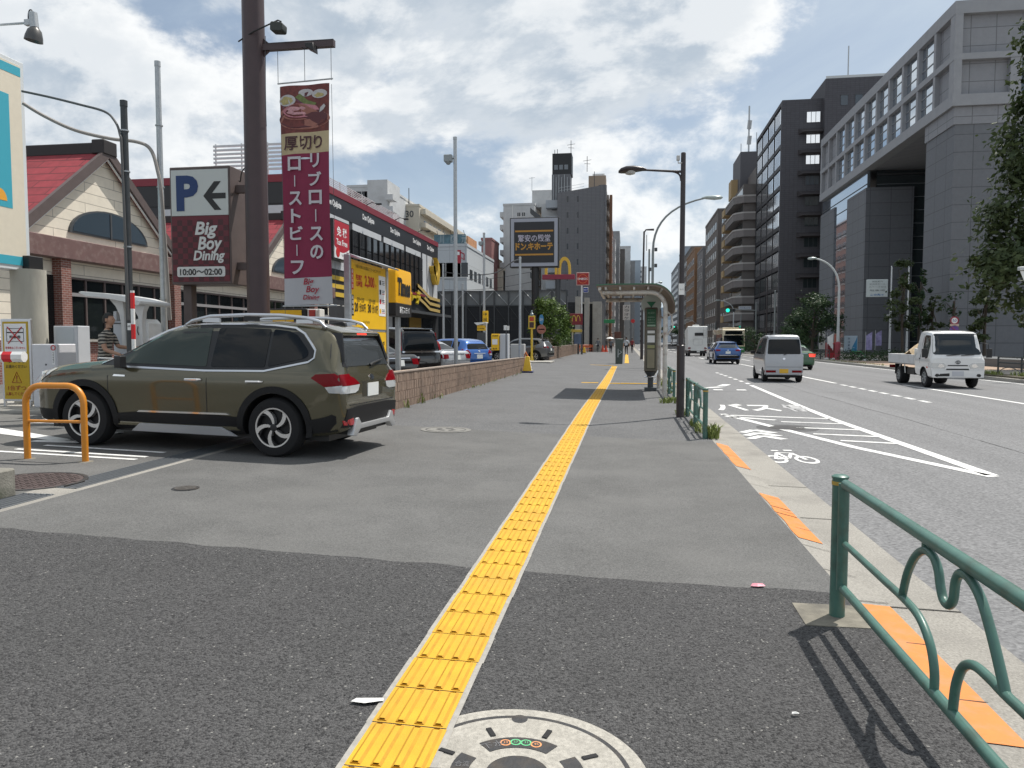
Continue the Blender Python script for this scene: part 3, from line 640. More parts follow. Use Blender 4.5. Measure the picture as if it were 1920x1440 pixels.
# ------------------------------------------------ the olive SUV leaving the car park
def suv():
    root = thing('suv', 'olive green SUV with silver roof rails leaving the car park across the driveway', 'SUV')
    P_ = paint('olive_metallic_paint', (0.084, 0.075, 0.041), 0.4, 0.25); r_ = 0.358
    st = [(2.22, 0.42, 0.70, 0.72, 0.64, 0.5), (2.18, 0.30, 0.76, 0.80, 0.74, 0.62), (2.08, 0.26, 0.86, 0.93, 0.825, 0.70), (1.90, 0.25, 0.925, 1.0, 0.885, 0.74), (1.5, 0.25, 0.975, 1.06, 0.905, 0.76), (1.13, 0.245, 1.005, 1.105, 0.905, 0.76),
          (1.0, 0.245, 1.01, 1.14, 0.905, 0.75), (0.65, 0.245, 1.02, 1.33, 0.905, 0.69), (0.28, 0.245, 1.025, 1.515, 0.905, 0.645), (0.05, 0.245, 1.03, 1.58, 0.905, 0.632), (-0.5, 0.245, 1.035, 1.625, 0.905, 0.63), (-1.1, 0.25, 1.045, 1.635, 0.905, 0.625), (-1.6, 0.25, 1.06, 1.615, 0.902, 0.615),
          (-1.86, 0.27, 1.07, 1.585, 0.895, 0.60), (-2.0, 0.28, 1.075, 1.52, 0.885, 0.592), (-2.12, 0.30, 1.07, 1.36, 0.875, 0.60), (-2.2, 0.32, 1.03, 1.13, 0.855, 0.63), (-2.27, 0.34, 0.95, 0.99, 0.82, 0.62), (-2.31, 0.36, 0.86, 0.89, 0.76, 0.6)]
    body, bv = car_body(st, P_, (1.335, -1.335), r_, root, n=84)
    # cladding: sills, arch rims, bumper band
    b = B()
    for s in 'LR':
        for x in (1.335, -1.335):
            a = arc(x, r_*0.98, r_*1.17, -14, 194, 22); c = arc(x, r_*0.98, r_*1.40, 190, -10, 22)
            patch(b, bv, a+c, s, 0.016, step=0.12)
        patch(b, bv, [(-0.92, 0.255), (0.92, 0.255), (0.86, 0.44), (0.5, 0.475), (-0.55, 0.475), (-0.86, 0.46)], s, 0.015, step=0.12)
        patch(b, bv, [(-1.79, 0.30), (-1.76, 0.46), (-2.0, 0.50), (-2.15, 0.54), (-2.2, 0.52), (-2.2, 0.34)], s, 0.016, step=0.1)
        patch(b, bv, [(1.80, 0.28), (2.17, 0.33), (2.17, 0.45), (1.80, 0.45)], s, 0.012, step=0.1)
    patch(b, bv, [(-0.80, 0.38), (0.80, 0.38), (0.74, 0.60), (0.45, 0.62), (-0.45, 0.62), (-0.74, 0.60)], 'B', 0.02, step=0.1)
    patch(b, bv, [(-0.6, 0.32), (0.6, 0.32), (0.66, 0.6), (-0.66, 0.6)], 'F', 0.01, step=0.1)
    b.out('cladding', clad, root, smooth=40)
    b = B()   # belly, floor and axles seen through the arches
    b.bb((-2.0, -0.7, 0.20), (2.0, 0.7, 0.4)); b.bb((-2.25, -0.6, 0.28), (-1.9, 0.6, 0.4)); b.out('underbody', black, root)
    # glazing
    fr = [(0.95, 1.075), (0.77, 1.165), (0.51, 1.33), (0.25, 1.47), (0.02, 1.515), (-0.36, 1.535), (-0.41, 1.06)]
    rr = [(-0.47, 1.06), (-0.46, 1.535), (-0.8, 1.54), (-1.17, 1.53), (-1.20, 1.075)]
    qt = [(-1.235, 1.08), (-1.21, 1.53), (-1.42, 1.51), (-1.53, 1.465), (-1.72, 1.28), (-1.73, 1.22), (-1.67, 1.185)]
    for s in 'LR':
        b = B(); patch(b, bv, [(1.13, 1.045), (0.77, 1.215), (0.45, 1.415), (0.20, 1.525), (-0.05, 1.56), (-0.8, 1.575), (-1.2, 1.565), (-1.46, 1.54), (-1.59, 1.48), (-1.79, 1.28), (-1.79, 1.20), (-1.72, 1.16), (-1.2, 1.045), (-0.4, 1.025)], s, 0.004, step=0.09)
        b.out('window_surround', black, root, smooth=40)
        for nm, pl, mm in (('front_side_window', fr, glass_mid), ('rear_side_window', rr, glass_dark), ('quarter_window', qt, glass_dark)):
            b = B(); patch(b, bv, rpoly(pl, 0.03), s, 0.009, step=0.09); b.out(nm, mm, root, smooth=40)
        b = B()
        top = [(1.12, 1.06), (0.77, 1.235), (0.45, 1.435), (0.20, 1.545), (-0.05, 1.578), (-0.8, 1.59), (-1.2, 1.58), (-1.48, 1.553), (-1.62, 1.485), (-1.81, 1.29), (-1.82, 1.20), (-1.75, 1.15), (-1.2, 1.03), (-0.4, 1.012), (0.9, 1.03)]
        patch(b, bv, ribbon(top, 0.022), s, 0.012, step=0.1); b.out('window_trim', alu, root, smooth=40)
        for pth in ([(-0.43, 1.0), (-0.43, 0.48)], [(-1.20, 1.03), (-1.17, 0.80), (-1.10, 0.745)], [(0.93, 1.02), (0.98, 0.9), (0.97, 0.5)], [(-1.97, 1.5), (-2.06, 1.2)]):
            b = B(); patch(b, bv, ribbon(pth, 0.009), s, 0.003, step=0.12); b.out('panel_gap', black, root, smooth=0)
        for x in (-0.25, -1.08):
            b = B(); sy = 1 if s == 'L' else -1; h, n_, _, _ = bv.ray_cast(V((x, 5*sy, 0.895)), V((0, -sy, 0))); y = h.y
            b.tube([(x+0.10, y+0.004*sy, 0.895), (x+0.085, y+0.04*sy, 0.897), (x-0.085, y+0.042*sy, 0.90), (x-0.11, y+0.004*sy, 0.90)], [0.012, 0.016, 0.016, 0.012], 8); b.out('door_handle', chrome, root)
        b = B(); patch(b, bv, [(0.55, 0.47), (-0.75, 0.485), (-0.70, 0.505), (0.52, 0.492)], s, 0.02, step=0.15); b.out('side_moulding', chrome, root, smooth=40)
        b = B(); sy = 1 if s == 'L' else -1
        vs = [(0.66, sy*0.87, 0.225), (0.50, sy*0.93, 0.33), (-0.62, sy*0.93, 0.33), (-0.82, sy*0.87, 0.225)]
        b.add(vs+[(p[0], sy*0.84, p[2]) for p in vs], [(0, 1, 2, 3), (4, 7, 6, 5), (0, 4, 5, 1), (1, 5, 6, 2), (2, 6, 7, 3), (3, 7, 4, 0)]); b.out('sill_garnish', M('satin_silver', (0.50, 0.51, 0.53), 0.4, 0.1), root, smooth=0)
        # mirror
        b = B(); b.tube([(0.74, sy*0.86, 1.02), (0.72, sy*0.96, 1.03)], 0.025, 8); b.box((0.72, sy*0.985, 1.09), (0.09, 0.11, 0.145)); mo = b.out('door_mirror', [black], root, bev=0.04, seg=3)
        # roof rail
        b = B(); yr = sy*0.60
        pts = [(0.06, yr*1.02, 1.565), (-0.02, yr, 1.615), (-0.28, yr, 1.675), (-0.8, yr, 1.70), (-1.25, yr, 1.70), (-1.6, yr, 1.672), (-1.78, yr, 1.63), (-1.88, yr, 1.56)]
        b.tube(pts, [0.015, 0.021, 0.023, 0.023, 0.023, 0.023, 0.021, 0.015], 10); b.box((-1.58, yr, 1.63), (0.22, 0.03, 0.045)); b.box((-0.3, yr, 1.63), (0.24, 0.03, 0.055)); ro = b.out('roof_rail', M('roof_rail_silver', (0.55, 0.57, 0.6), 0.28, 0.8), root, smooth=50)
        b = B(); b.box((-0.86, yr, 1.655), (0.2, 0.034, 0.06)); b.out('rail_foot', black, ro)
        # lamps
        tl = [(-1.72, 0.965), (-1.78, 1.005), (-2.24, 1.0), (-2.24, 0.80), (-2.03, 0.80), (-1.93, 0.84)]
        b = B(); patch(b, bv, [(-1.83, 0.965), (-1.90, 1.01), (-2.17, 1.025), (-2.245, 0.99), (-2.27, 0.885), (-2.04, 0.865)], s, 0.012, step=0.06)
        q = [(0.88, 1.01), (0.62, 1.015), (0.60, 0.985), (0.52, 0.965), (0.42, 0.90), (0.40, 0.885), (0.86, 0.875)]
        patch(b, bv, q if s == 'L' else mir(q), 'B', 0.012, step=0.06); tlo = b.out('tail_lamp', lampred, root, smooth=40)
        b = B(); patch(b, bv, [(-2.045, 0.862), (-2.275, 0.882), (-2.28, 0.79), (-2.11, 0.795)], s, 0.010, step=0.06)
        q = [(0.86, 0.872), (0.40, 0.882), (0.44, 0.81), (0.52, 0.785), (0.83, 0.785)]; patch(b, bv, q if s == 'L' else mir(q), 'B', 0.010, step=0.06); b.out('reversing_lens', lampclear, tlo, smooth=40)
        b = B(); hl = [(2.19, 0.80), (2.10, 0.92), (1.88, 0.985), (1.80, 0.975), (1.90, 0.89), (2.06, 0.80)]; patch(b, bv, hl, s, 0.01, step=0.06); q = [(0.84, 0.88), (0.5, 0.84), (0.52, 0.77), (0.84, 0.78)]; patch(b, bv, q if s == 'L' else mir(q), 'F', 0.01, step=0.06); b.out('headlight', lampclear, root, smooth=40)
        b = B(); q = [(0.56, 0.40), (0.78, 0.41), (0.80, 0.465), (0.60, 0.485)]; patch(b, bv, q if s == 'L' else mir(q), 'B', 0.026, step=0.1); b.out('reflector', M('reflector_red', (0.35, 0.01, 0.015), 0.25, coat=0.6), root, smooth=0)
    b = B(); patch(b, bv, rpoly([(-0.62, 1.10), (0.62, 1.10), (0.60, 1.22), (0.5, 1.44), (0.40, 1.475), (-0.40, 1.475), (-0.5, 1.44), (-0.60, 1.22)], 0.04), 'B', 0.008, step=0.08); b.out('rear_window', glassmat('rear_car_glass', (0.05, 0.056, 0.06), 0.015, spec=1.0), root, smooth=40)
    b = B()
    patch(b, bv, ribbon([(-0.63, 1.09), (-0.57, 1.38), (-0.5, 1.49), (0, 1.5), (0.5, 1.49), (0.57, 1.38), (0.63, 1.09)], 0.1), 'B', 0.006, step=0.1); b.out('rear_window_frame', black, root, smooth=40)
    b = B()   # roof spoiler overhanging the rear window
    sp = [(-1.80, 0.60, 1.575), (-1.80, -0.60, 1.575), (-2.11, -0.56, 1.50), (-2.11, 0.56, 1.50)]
    b.add([V(p)+V((0, 0, 0.012)) for p in sp]+[V(p)-V((0, 0, 0.035)) for p in sp], [(0, 1, 2, 3), (4, 7, 6, 5), (0, 4, 5, 1), (1, 5, 6, 2), (2, 6, 7, 3), (3, 7, 4, 0)])
    spo = b.out('roof_spoiler', P_, root, bev=0.02, seg=2)
    for sy in (1, -1):
        b = B(); b.add([(-1.97, sy*0.585, 1.50), (-2.11, sy*0.565, 1.50), (-2.22, sy*0.66, 1.17), (-2.12, sy*0.675, 1.12)]+[(-1.97, sy*0.545, 1.50), (-2.11, sy*0.53, 1.50), (-2.2, sy*0.62, 1.17), (-2.1, sy*0.63, 1.12)], [(0, 1, 2, 3), (4, 7, 6, 5), (0, 4, 5, 1), (1, 5, 6, 2), (2, 6, 7, 3), (3, 7, 4, 0)])
        b.out('spoiler_side', black, spo)
    b = B(); b.box((-2.115, 0, 1.492), (0.012, 0.26, 0.02)); b.out('brake_lamp', lampglow, spo)
    b = B(); b.tube([(-2.235, -0.05, 1.10), (-2.25, -0.1, 1.125), (-2.22, -0.45, 1.17)], [0.022, 0.016, 0.008], 6); b.out('rear_wiper', black, root)
    b = B(); b.prism([(-1.58, 1.615), (-1.86, 1.57), (-1.84, 1.635), (-1.78, 1.65)], -0.025, 0.025, 'y'); b.out('roof_antenna', black, root, bev=0.008)
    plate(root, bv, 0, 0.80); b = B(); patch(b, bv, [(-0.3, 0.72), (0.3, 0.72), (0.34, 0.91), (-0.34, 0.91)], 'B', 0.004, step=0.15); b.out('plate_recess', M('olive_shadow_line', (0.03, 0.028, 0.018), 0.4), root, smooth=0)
    b = B(); patch(b, bv, [(0.06*cos(a*pi/8), 0.955+0.035*sin(a*pi/8)) for a in range(16)], 'B', 0.012, step=0.05); b.out('badge', chrome, root, smooth=0)
    b = B(); patch(b, bv, ribbon([(0.68, 0.77), (0.62, 1.08)], 0.01), 'B', 0.004, step=0.1); patch(b, bv, ribbon([(-0.68, 0.77), (-0.62, 1.08)], 0.01), 'B', 0.004, step=0.1); patch(b, bv, ribbon([(-0.66, 0.64), (0.66, 0.64)], 0.012), 'B', 0.006, step=0.1); b.out('tailgate_gap', black, root, smooth=0)
    b = B()   # silver skid plate under the rear bumper
    pf = [(-0.66, 0.28), (-0.56, 0.47), (-0.50, 0.485), (-0.42, 0.40), (0.42, 0.40), (0.50, 0.485), (0.56, 0.47), (0.66, 0.28), (0.56, 0.26), (0.45, 0.34), (-0.45, 0.34), (-0.56, 0.26)]
    b.prism(pf, -2.37, -2.26, 'x'); b.out('skid_plate', M('skid_silver', (0.50, 0.51, 0.52), 0.35, 0.6), root, bev=0.012, seg=2)
    b = B(); patch(b, bv, [(0.90, 0.905), (0.72, 0.905), (0.72, 0.925), (0.88, 0.93)], 'L', 0.008, step=0.1); b.out('fender_badge', chrome, root, smooth=0)
    four_wheels(root, 2.67, 1.58, r_, 0.225, rimR=0.238, spokes=5, style='swirl', rim_m=M('machined_rim', (0.66, 0.65, 0.64), 0.3, 0.75))
    return root
_s = suv(); hd = R(175.5)
def shorten_tail(o):
    for ch in o.children_recursive:
        ox = ch.location.x if ch.type == 'MESH' else 0
        if ch.type == 'MESH' and not ox:
            for v in ch.data.vertices:
                if v.co.x < -1.78: v.co.x = -1.78+(v.co.x+1.78)*0.80
shorten_tail(_s)
hx, hy = cos(hd), sin(hd); nx, ny = -hy, hx   # heading and the car's left
rw = V((-4.235, 8.52)); SC = 1.02             # contact point of the near rear tyre, the car's left rear
cc = rw+V((hx, hy))*1.335*SC-V((nx, ny))*0.86*SC
place(_s, (cc.x, cc.y, gz(cc.x)), hd); _s.rotation_euler = (0, R(-1.2), hd); _s.scale = (SC, SC, SC)
# ------------------------------------------------ everyday cars
def car(sp, label, cat, group, col, loc, hd, rear=True, front=True, metal=0.3, dark=True, lit=False):
    root = thing(sp['name'], label, cat, loc, hd, group); r_ = sp['R']; P_ = col
    bk = dict(n=sp.get('n', 44)); 
    if 'tumble' in sp: bk['tumble'] = sp['tumble']
    body, bv = car_body(sp['st'], P_, (sp['wb']/2, -sp['wb']/2), r_, root, well=0.26, **bk)
    b = B(); L_ = sp['st'][0][0]; b.bb((L_*0.85, -0.6, 0.17), (-L_*0.85, 0.6, 0.36)); b.out('underbody', black, root)
    G = glass_dark if dark else glass_mid
    for s in 'LR':
        for pl in sp['side']:
            b = B(); patch(b, bv, rpoly(pl, 0.04), s, 0.006, step=0.12); b.out('side_window', G, root, smooth=40)
        if 'clad' in sp:
            b = B(); patch(b, bv, sp['clad'], s, 0.012, step=0.15); b.out('sill_cladding', clad, root, smooth=40)
        if sp.get('arch'):
            b = B()
            for x in (sp['wb']/2, -sp['wb']/2): patch(b, bv, arc(x, r_*0.98, r_*1.17, -10, 190, 16)+arc(x, r_*0.98, r_*1.34, 188, -8, 16), s, 0.012, step=0.15)
            b.out('arch_trim', clad, root, smooth=40)
        if 'tails' in sp:
            b = B(); patch(b, bv, sp['tails'], s, 0.009, step=0.08); q = sp['tailr']; patch(b, bv, q if s == 'L' else mir(q), 'B', 0.009, step=0.08); b.out('tail_lamp', lampglow if lit and s == 'R' else lampred, root, smooth=40)
        if 'tailw' in sp:
            b = B(); q = sp['tailw']; patch(b, bv, q if s == 'L' else mir(q), 'B', 0.012, step=0.08); b.out('reversing_lens', lampclear, root, smooth=40)
        if 'headr' in sp:
            b = B(); q = sp['headr']; patch(b, bv, q if s == 'L' else mir(q), 'F', 0.009, step=0.08); b.out('headlight', lampclear, root, smooth=40)
        sy = 1 if s == 'L' else -1; mx_ = sp['mirror']
        b = B(); b.tube([(mx_[0], sy*mx_[1]*0.9, mx_[2]-0.04), (mx_[0], sy*(mx_[1]+0.06), mx_[2]-0.02)], 0.02, 6); b.box((mx_[0], sy*(mx_[1]+0.1), mx_[2]+0.04), (0.08, 0.17, 0.13)); b.out('door_mirror', sp.get('mirmat', P_), root, bev=0.03, seg=2)
        for x, z in sp.get('handles', ()):
            b = B(); patch(b, bv, [(x-0.09, z-0.013), (x+0.09, z-0.013), (x+0.09, z+0.013), (x-0.09, z+0.013)], s, 0.025, step=0.2); b.out('door_handle', sp.get('hm', P_), root, smooth=0)
    if 'rearw' in sp: b = B(); patch(b, bv, rpoly(sp['rearw'], 0.06), 'B', 0.006, step=0.1); b.out('rear_window', sp.get('rg', glass_dark), root, smooth=40)
    if 'frontw' in sp: b = B(); patch(b, bv, rpoly(sp['frontw'], 0.06), 'F', 0.006, step=0.12); b.out('windscreen', glass_dark, root, smooth=40)
    if 'bumpb' in sp: b = B(); patch(b, bv, sp['bumpb'], 'B', 0.015, step=0.12); b.out('rear_bumper', sp.get('bumpm', clad), root, smooth=40)
    if 'grille' in sp: b = B(); patch(b, bv, sp['grille'], 'F', 0.01, step=0.12); b.out('grille', black, root, smooth=40)
    for pl in sp.get('bars', ()): b = B(); patch(b, bv, pl, 'B', 0.02, step=0.12); b.out('chrome_bar', chrome, root, smooth=40)
    if 'gap' in sp: b = B(); patch(b, bv, ribbon(sp['gap'], 0.012), 'B', 0.004, step=0.12); b.out('tailgate_gap', black, root, smooth=0)
    if 'badge' in sp: b = B(); patch(b, bv, [(0.05*cos(a*pi/6), sp['badge']+0.04*sin(a*pi/6)) for a in range(12)], 'B', 0.012, step=0.1); b.out('badge', chrome, root, smooth=0)
    if 'wiper' in sp: b = B(); q = sp['wiper']; patch(b, bv, ribbon(q, 0.025), 'B', 0.025, step=0.1); b.out('rear_wiper', black, root, smooth=0)
    if 'plate' in sp: plate(root, bv, *sp['plate'], m=sp.get('pm', platew))
    if 'spoil' in sp: b = B(); b.box(sp['spoil'], (0.22, sp['st'][3][4]*1.28, 0.045)); b.out('roof_spoiler', P_, root, bev=0.015, seg=2)
    four_wheels(root, sp['wb'], sp['tr'], r_, 0.19, rimR=r_*0.64, spokes=sp.get('spokes', 7), style='plain', rim_m=sp.get('rim', alu))
    return root
SEDAN = dict(name='sedan', wb=2.68, tr=1.50, R=0.315, n=56, st=[(2.28, 0.34, 0.58, 0.62, 0.62, 0.45), (2.2, 0.22, 0.66, 0.72, 0.78, 0.6), (1.95, 0.19, 0.76, 0.83, 0.86, 0.68), (1.1, 0.19, 0.86, 0.96, 0.88, 0.72), (0.95, 0.19, 0.88, 0.99, 0.88, 0.7), (0.15, 0.19, 0.90, 1.36, 0.88, 0.58), (-0.3, 0.19, 0.91, 1.43, 0.88, 0.56), (-0.85, 0.19, 0.92, 1.40, 0.88, 0.55), (-1.5, 0.2, 0.94, 1.13, 0.87, 0.62), (-1.72, 0.2, 0.945, 1.05, 0.86, 0.66), (-2.15, 0.24, 0.94, 1.02, 0.82, 0.66), (-2.24, 0.28, 0.88, 0.95, 0.77, 0.62), (-2.3, 0.33, 0.70, 0.74, 0.70, 0.56)],
    side=[[(0.75, 0.97), (0.2, 1.29), (-0.25, 1.34), (-0.28, 0.96)], [(-0.33, 0.96), (-0.3, 1.34), (-0.85, 1.31), (-1.3, 1.08), (-1.3, 0.99)]], rearw=[(-0.62, 1.07), (0.62, 1.07), (0.5, 1.36), (-0.5, 1.36)], frontw=[(-0.66, 1.02), (0.66, 1.02), (0.52, 1.35), (-0.52, 1.35)], tails=[(-2.0, 0.88), (-1.95, 0.78), (-2.26, 0.74), (-2.26, 0.90)], tailr=[(0.80, 0.90), (0.46, 0.90), (0.48, 0.74), (0.80, 0.72)], headr=[(0.82, 0.70), (0.5, 0.64), (0.5, 0.54), (0.82, 0.56)], plate=(0, 0.78), bars=[[(-0.4, 0.90), (0.4, 0.90), (0.4, 0.925), (-0.4, 0.925)]], gap=[(-0.7, 0.66), (0.7, 0.66)], mirror=(0.62, 0.86, 0.97), handles=[(-0.2, 0.80), (-1.1, 0.82)], badge=0.965, grille=[(-0.4, 0.45), (0.4, 0.45), (0.4, 0.62), (-0.4, 0.62)])
HATCH = dict(name='hatchback', wb=2.50, tr=1.45, R=0.30, n=52, st=[(1.98, 0.34, 0.58, 0.62, 0.58, 0.4), (1.9, 0.22, 0.68, 0.76, 0.74, 0.58), (1.6, 0.19, 0.80, 0.90, 0.83, 0.66), (1.0, 0.19, 0.90, 1.02, 0.845, 0.68), (0.3, 0.19, 0.95, 1.37, 0.845, 0.58), (-0.2, 0.19, 0.97, 1.49, 0.845, 0.56), (-1.0, 0.19, 1.0, 1.50, 0.845, 0.55), (-1.6, 0.21, 1.02, 1.43, 0.83, 0.53), (-1.74, 0.22, 1.02, 1.34, 0.82, 0.53), (-1.9, 0.26, 1.0, 1.07, 0.79, 0.56), (-1.97, 0.3, 0.90, 0.96, 0.74, 0.54), (-2.0, 0.34, 0.78, 0.82, 0.68, 0.5)],
    side=[[(0.85, 1.02), (0.3, 1.30), (-0.2, 1.40), (-0.25, 1.0)], [(-0.30, 1.0), (-0.25, 1.41), (-1.0, 1.41), (-1.08, 1.06)], [(-1.13, 1.08), (-1.06, 1.41), (-1.45, 1.36), (-1.5, 1.16)]], rearw=[(-0.6, 1.06), (0.6, 1.06), (0.48, 1.38), (-0.48, 1.38)], tails=[(-1.74, 1.08), (-1.68, 0.96), (-1.9, 0.80), (-1.95, 0.98)], tailr=[(0.76, 1.05), (0.58, 1.02), (0.50, 0.90), (0.56, 0.79), (0.76, 0.80)], tailw=[(0.74, 0.88), (0.56, 0.88), (0.58, 0.81), (0.74, 0.81)], plate=(0, 0.76), bars=[[(-0.32, 0.88), (0.32, 0.88), (0.32, 0.90), (-0.32, 0.90)]], gap=[(-0.66, 0.60), (0.66, 0.60)], mirror=(0.62, 0.82, 1.02), handles=[(-0.15, 0.88), (-1.0, 0.91)], badge=0.985, wiper=[(0.0, 1.08), (-0.38, 1.13)], frontw=[(-0.62, 1.05), (0.62, 1.05), (0.5, 1.40), (-0.5, 1.40)], headr=[(0.78, 0.74), (0.45, 0.66), (0.45, 0.58), (0.78, 0.6)])
VAN = dict(name='minivan', wb=2.85, tr=1.48, R=0.32, n=52, tumble=0.9, st=[(2.32, 0.34, 0.66, 0.72, 0.66, 0.5), (2.25, 0.22, 0.80, 0.92, 0.80, 0.64), (1.95, 0.19, 0.96, 1.06, 0.85, 0.68), (1.5, 0.19, 1.0, 1.18, 0.86, 0.7), (0.85, 0.19, 1.02, 1.68, 0.86, 0.66), (0.3, 0.19, 1.03, 1.81, 0.86, 0.67), (-1.0, 0.19, 1.03, 1.84, 0.86, 0.68), (-2.0, 0.2, 1.03, 1.80, 0.86, 0.68), (-2.16, 0.22, 1.03, 1.72, 0.855, 0.68), (-2.26, 0.25, 1.02, 1.36, 0.84, 0.70), (-2.31, 0.28, 0.98, 1.06, 0.82, 0.68), (-2.34, 0.33, 0.78, 0.82, 0.75, 0.6)],
    side=[[(1.3, 1.08), (0.7, 1.52), (0.2, 1.66), (0.15, 1.06)], [(0.08, 1.06), (0.13, 1.68), (-0.95, 1.70), (-0.95, 1.06)], [(-1.02, 1.06), (-1.02, 1.70), (-1.95, 1.66), (-1.98, 1.08)]], rearw=[(-0.72, 1.12), (0.72, 1.12), (0.68, 1.70), (-0.68, 1.70)], tails=[(-2.02, 1.66), (-2.05, 1.1), (-2.28, 1.1), (-2.16, 1.66)], tailr=[(0.83, 1.66), (0.74, 1.66), (0.76, 1.1), (0.84, 1.1)], plate=(0.28, 0.82), bars=[[(-0.76, 1.03), (0.76, 1.03), (0.76, 1.075), (-0.76, 1.075)], [(0.05, 0.69), (0.5, 0.69), (0.5, 0.705), (0.05, 0.705)]], gap=[(-0.74, 0.52), (0.74, 0.52)], mirror=(1.05, 0.84, 1.08), handles=[(0.25, 0.93), (-0.1, 0.93)], badge=1.05, spoil=(-2.1, 0, 1.765))
KEI = dict(name='kei_van', wb=2.40, tr=1.29, R=0.275, n=52, tumble=0.92, st=[(1.69, 0.36, 0.70, 0.74, 0.60, 0.5), (1.66, 0.24, 0.88, 0.96, 0.69, 0.58), (1.5, 0.22, 0.98, 1.10, 0.725, 0.6), (1.2, 0.22, 1.04, 1.42, 0.737, 0.58), (0.95, 0.22, 1.05, 1.68, 0.737, 0.57), (0.6, 0.22, 1.05, 1.80, 0.737, 0.575), (-0.6, 0.22, 1.05, 1.87, 0.737, 0.59), (-1.45, 0.23, 1.05, 1.86, 0.737, 0.59), (-1.56, 0.24, 1.05, 1.80, 0.735, 0.59), (-1.63, 0.26, 1.04, 1.44, 0.73, 0.615), (-1.67, 0.27, 1.03, 1.14, 0.725, 0.63), (-1.70, 0.3, 0.74, 0.78, 0.70, 0.6)],
    side=[[(1.1, 1.10), (0.78, 1.62), (0.45, 1.68), (0.42, 1.08)], [(0.34, 1.08), (0.37, 1.70), (-0.5, 1.73), (-0.5, 1.08)], [(-0.57, 1.08), (-0.57, 1.73), (-1.35, 1.72), (-1.42, 1.1)]], rearw=[(-0.62, 1.10), (0.62, 1.10), (0.575, 1.68), (-0.575, 1.68)], plate=(0.0, 0.44), pm=platey, gap=[(-0.66, 0.60), (0.66, 0.60)], tailr=[(0.67, 0.47), (0.30, 0.47), (0.30, 0.38), (0.67, 0.38)], tails=[(-1.66, 0.47), (-1.60, 0.46), (-1.60, 0.38), (-1.66, 0.38)], mirror=(0.98, 0.72, 1.10), mirmat=black, wiper=[(0.02, 1.07), (-0.16, 1.13)], handles=[(-0.1, 0.95), (0.55, 0.95)], bumpb=[(-0.70, 0.24), (0.70, 0.24), (0.70, 0.30), (-0.70, 0.30)], badge=0.92, rim=M('steel_wheel_grey', (0.3, 0.31, 0.32), 0.4, 0.6))
CROSS = dict(name='crossover', wb=2.67, tr=1.58, R=0.35, n=52, st=[(2.2, 0.4, 0.7, 0.74, 0.66, 0.5), (2.1, 0.26, 0.84, 0.92, 0.82, 0.66), (1.5, 0.24, 0.96, 1.06, 0.91, 0.72), (0.9, 0.24, 1.0, 1.14, 0.92, 0.72), (0.2, 0.24, 1.02, 1.52, 0.92, 0.62), (-0.3, 0.24, 1.03, 1.61, 0.92, 0.60), (-1.1, 0.24, 1.05, 1.61, 0.92, 0.59), (-1.75, 0.27, 1.07, 1.52, 0.91, 0.56), (-1.92, 0.28, 1.07, 1.40, 0.905, 0.57), (-2.12, 0.32, 1.04, 1.10, 0.89, 0.62), (-2.22, 0.36, 0.92, 0.97, 0.85, 0.6), (-2.26, 0.4, 0.8, 0.84, 0.78, 0.55)],
    side=[[(0.85, 1.08), (0.25, 1.40), (-0.25, 1.50), (-0.3, 1.06)], [(-0.36, 1.06), (-0.3, 1.51), (-1.1, 1.50), (-1.2, 1.1)], [(-1.25, 1.1), (-1.15, 1.49), (-1.5, 1.44), (-1.65, 1.22)]], rearw=[(-0.68, 1.14), (0.68, 1.14), (0.5, 1.44), (-0.5, 1.44)], rg=glassmat('bright_rear_glass', (0.10, 0.11, 0.12), 0.02, spec=1.0), tails=[(-1.98, 1.05), (-1.95, 0.94), (-2.18, 0.94), (-2.14, 1.05)], tailr=[(0.88, 1.06), (0.5, 1.03), (0.52, 0.93), (0.88, 0.92)], plate=(0, 0.82), bumpb=[(-0.84, 0.3), (0.84, 0.3), (0.82, 0.60), (-0.82, 0.60)], bars=[[(-0.62, 0.61), (0.62, 0.61), (0.6, 0.645), (-0.6, 0.645)]], clad=[(-0.95, 0.26), (0.95, 0.26), (0.9, 0.45), (-0.9, 0.45)], arch=True, mirror=(0.62, 0.88, 1.08), handles=[(-0.2, 0.92), (-1.05, 0.95)], badge=0.98, spoil=(-1.84, 0, 1.50), gap=[(-0.7, 0.66), (0.7, 0.66)])
blackp = paint('black_car_paint', (0.008, 0.008, 0.009), 0.0, 0.15); silverp = paint('silver_car_paint', (0.42, 0.43, 0.44), 0.55); bluep = paint('bright_blue_paint', (0.012, 0.10, 0.36), 0.3)
navyp = paint('deep_blue_paint', (0.01, 0.02, 0.16), 0.3); blue2 = paint('cobalt_blue_paint', (0.008, 0.07, 0.24), 0.3); greyp = paint('gunmetal_paint', (0.10, 0.105, 0.11), 0.5); whitep = paint('white_car_paint', (0.72, 0.72, 0.71), 0.0); vanp = paint('silver_van_paint', (0.38, 0.39, 0.41), 0.35, 0.32); greenp = paint('taxi_green_paint', (0.015, 0.085, 0.03), 0.1)
GP = 'cars parked behind the block wall'; PH_ = R(150)
def lot(u, Z): p = at(u, Z); return (p.x, p.y, 0.12)
car(SEDAN, 'black sedan with red tail lamp parked between the yellow tariff board and the minivan', 'car', GP, blackp, lot(650, 22.0), PH_)
car(VAN, 'tall black minivan with dark rear window parked behind the block wall', 'minivan', GP, blackp, lot(706, 25.0), R(146))
car(SEDAN, 'silver sedan parked between the black minivan and the blue hatchback', 'car', GP, silverp, lot(778, 29.5), PH_)
car(HATCH, 'bright blue hatchback parked behind the far half of the block wall', 'car', GP, bluep, lot(838, 32.0), R(146))
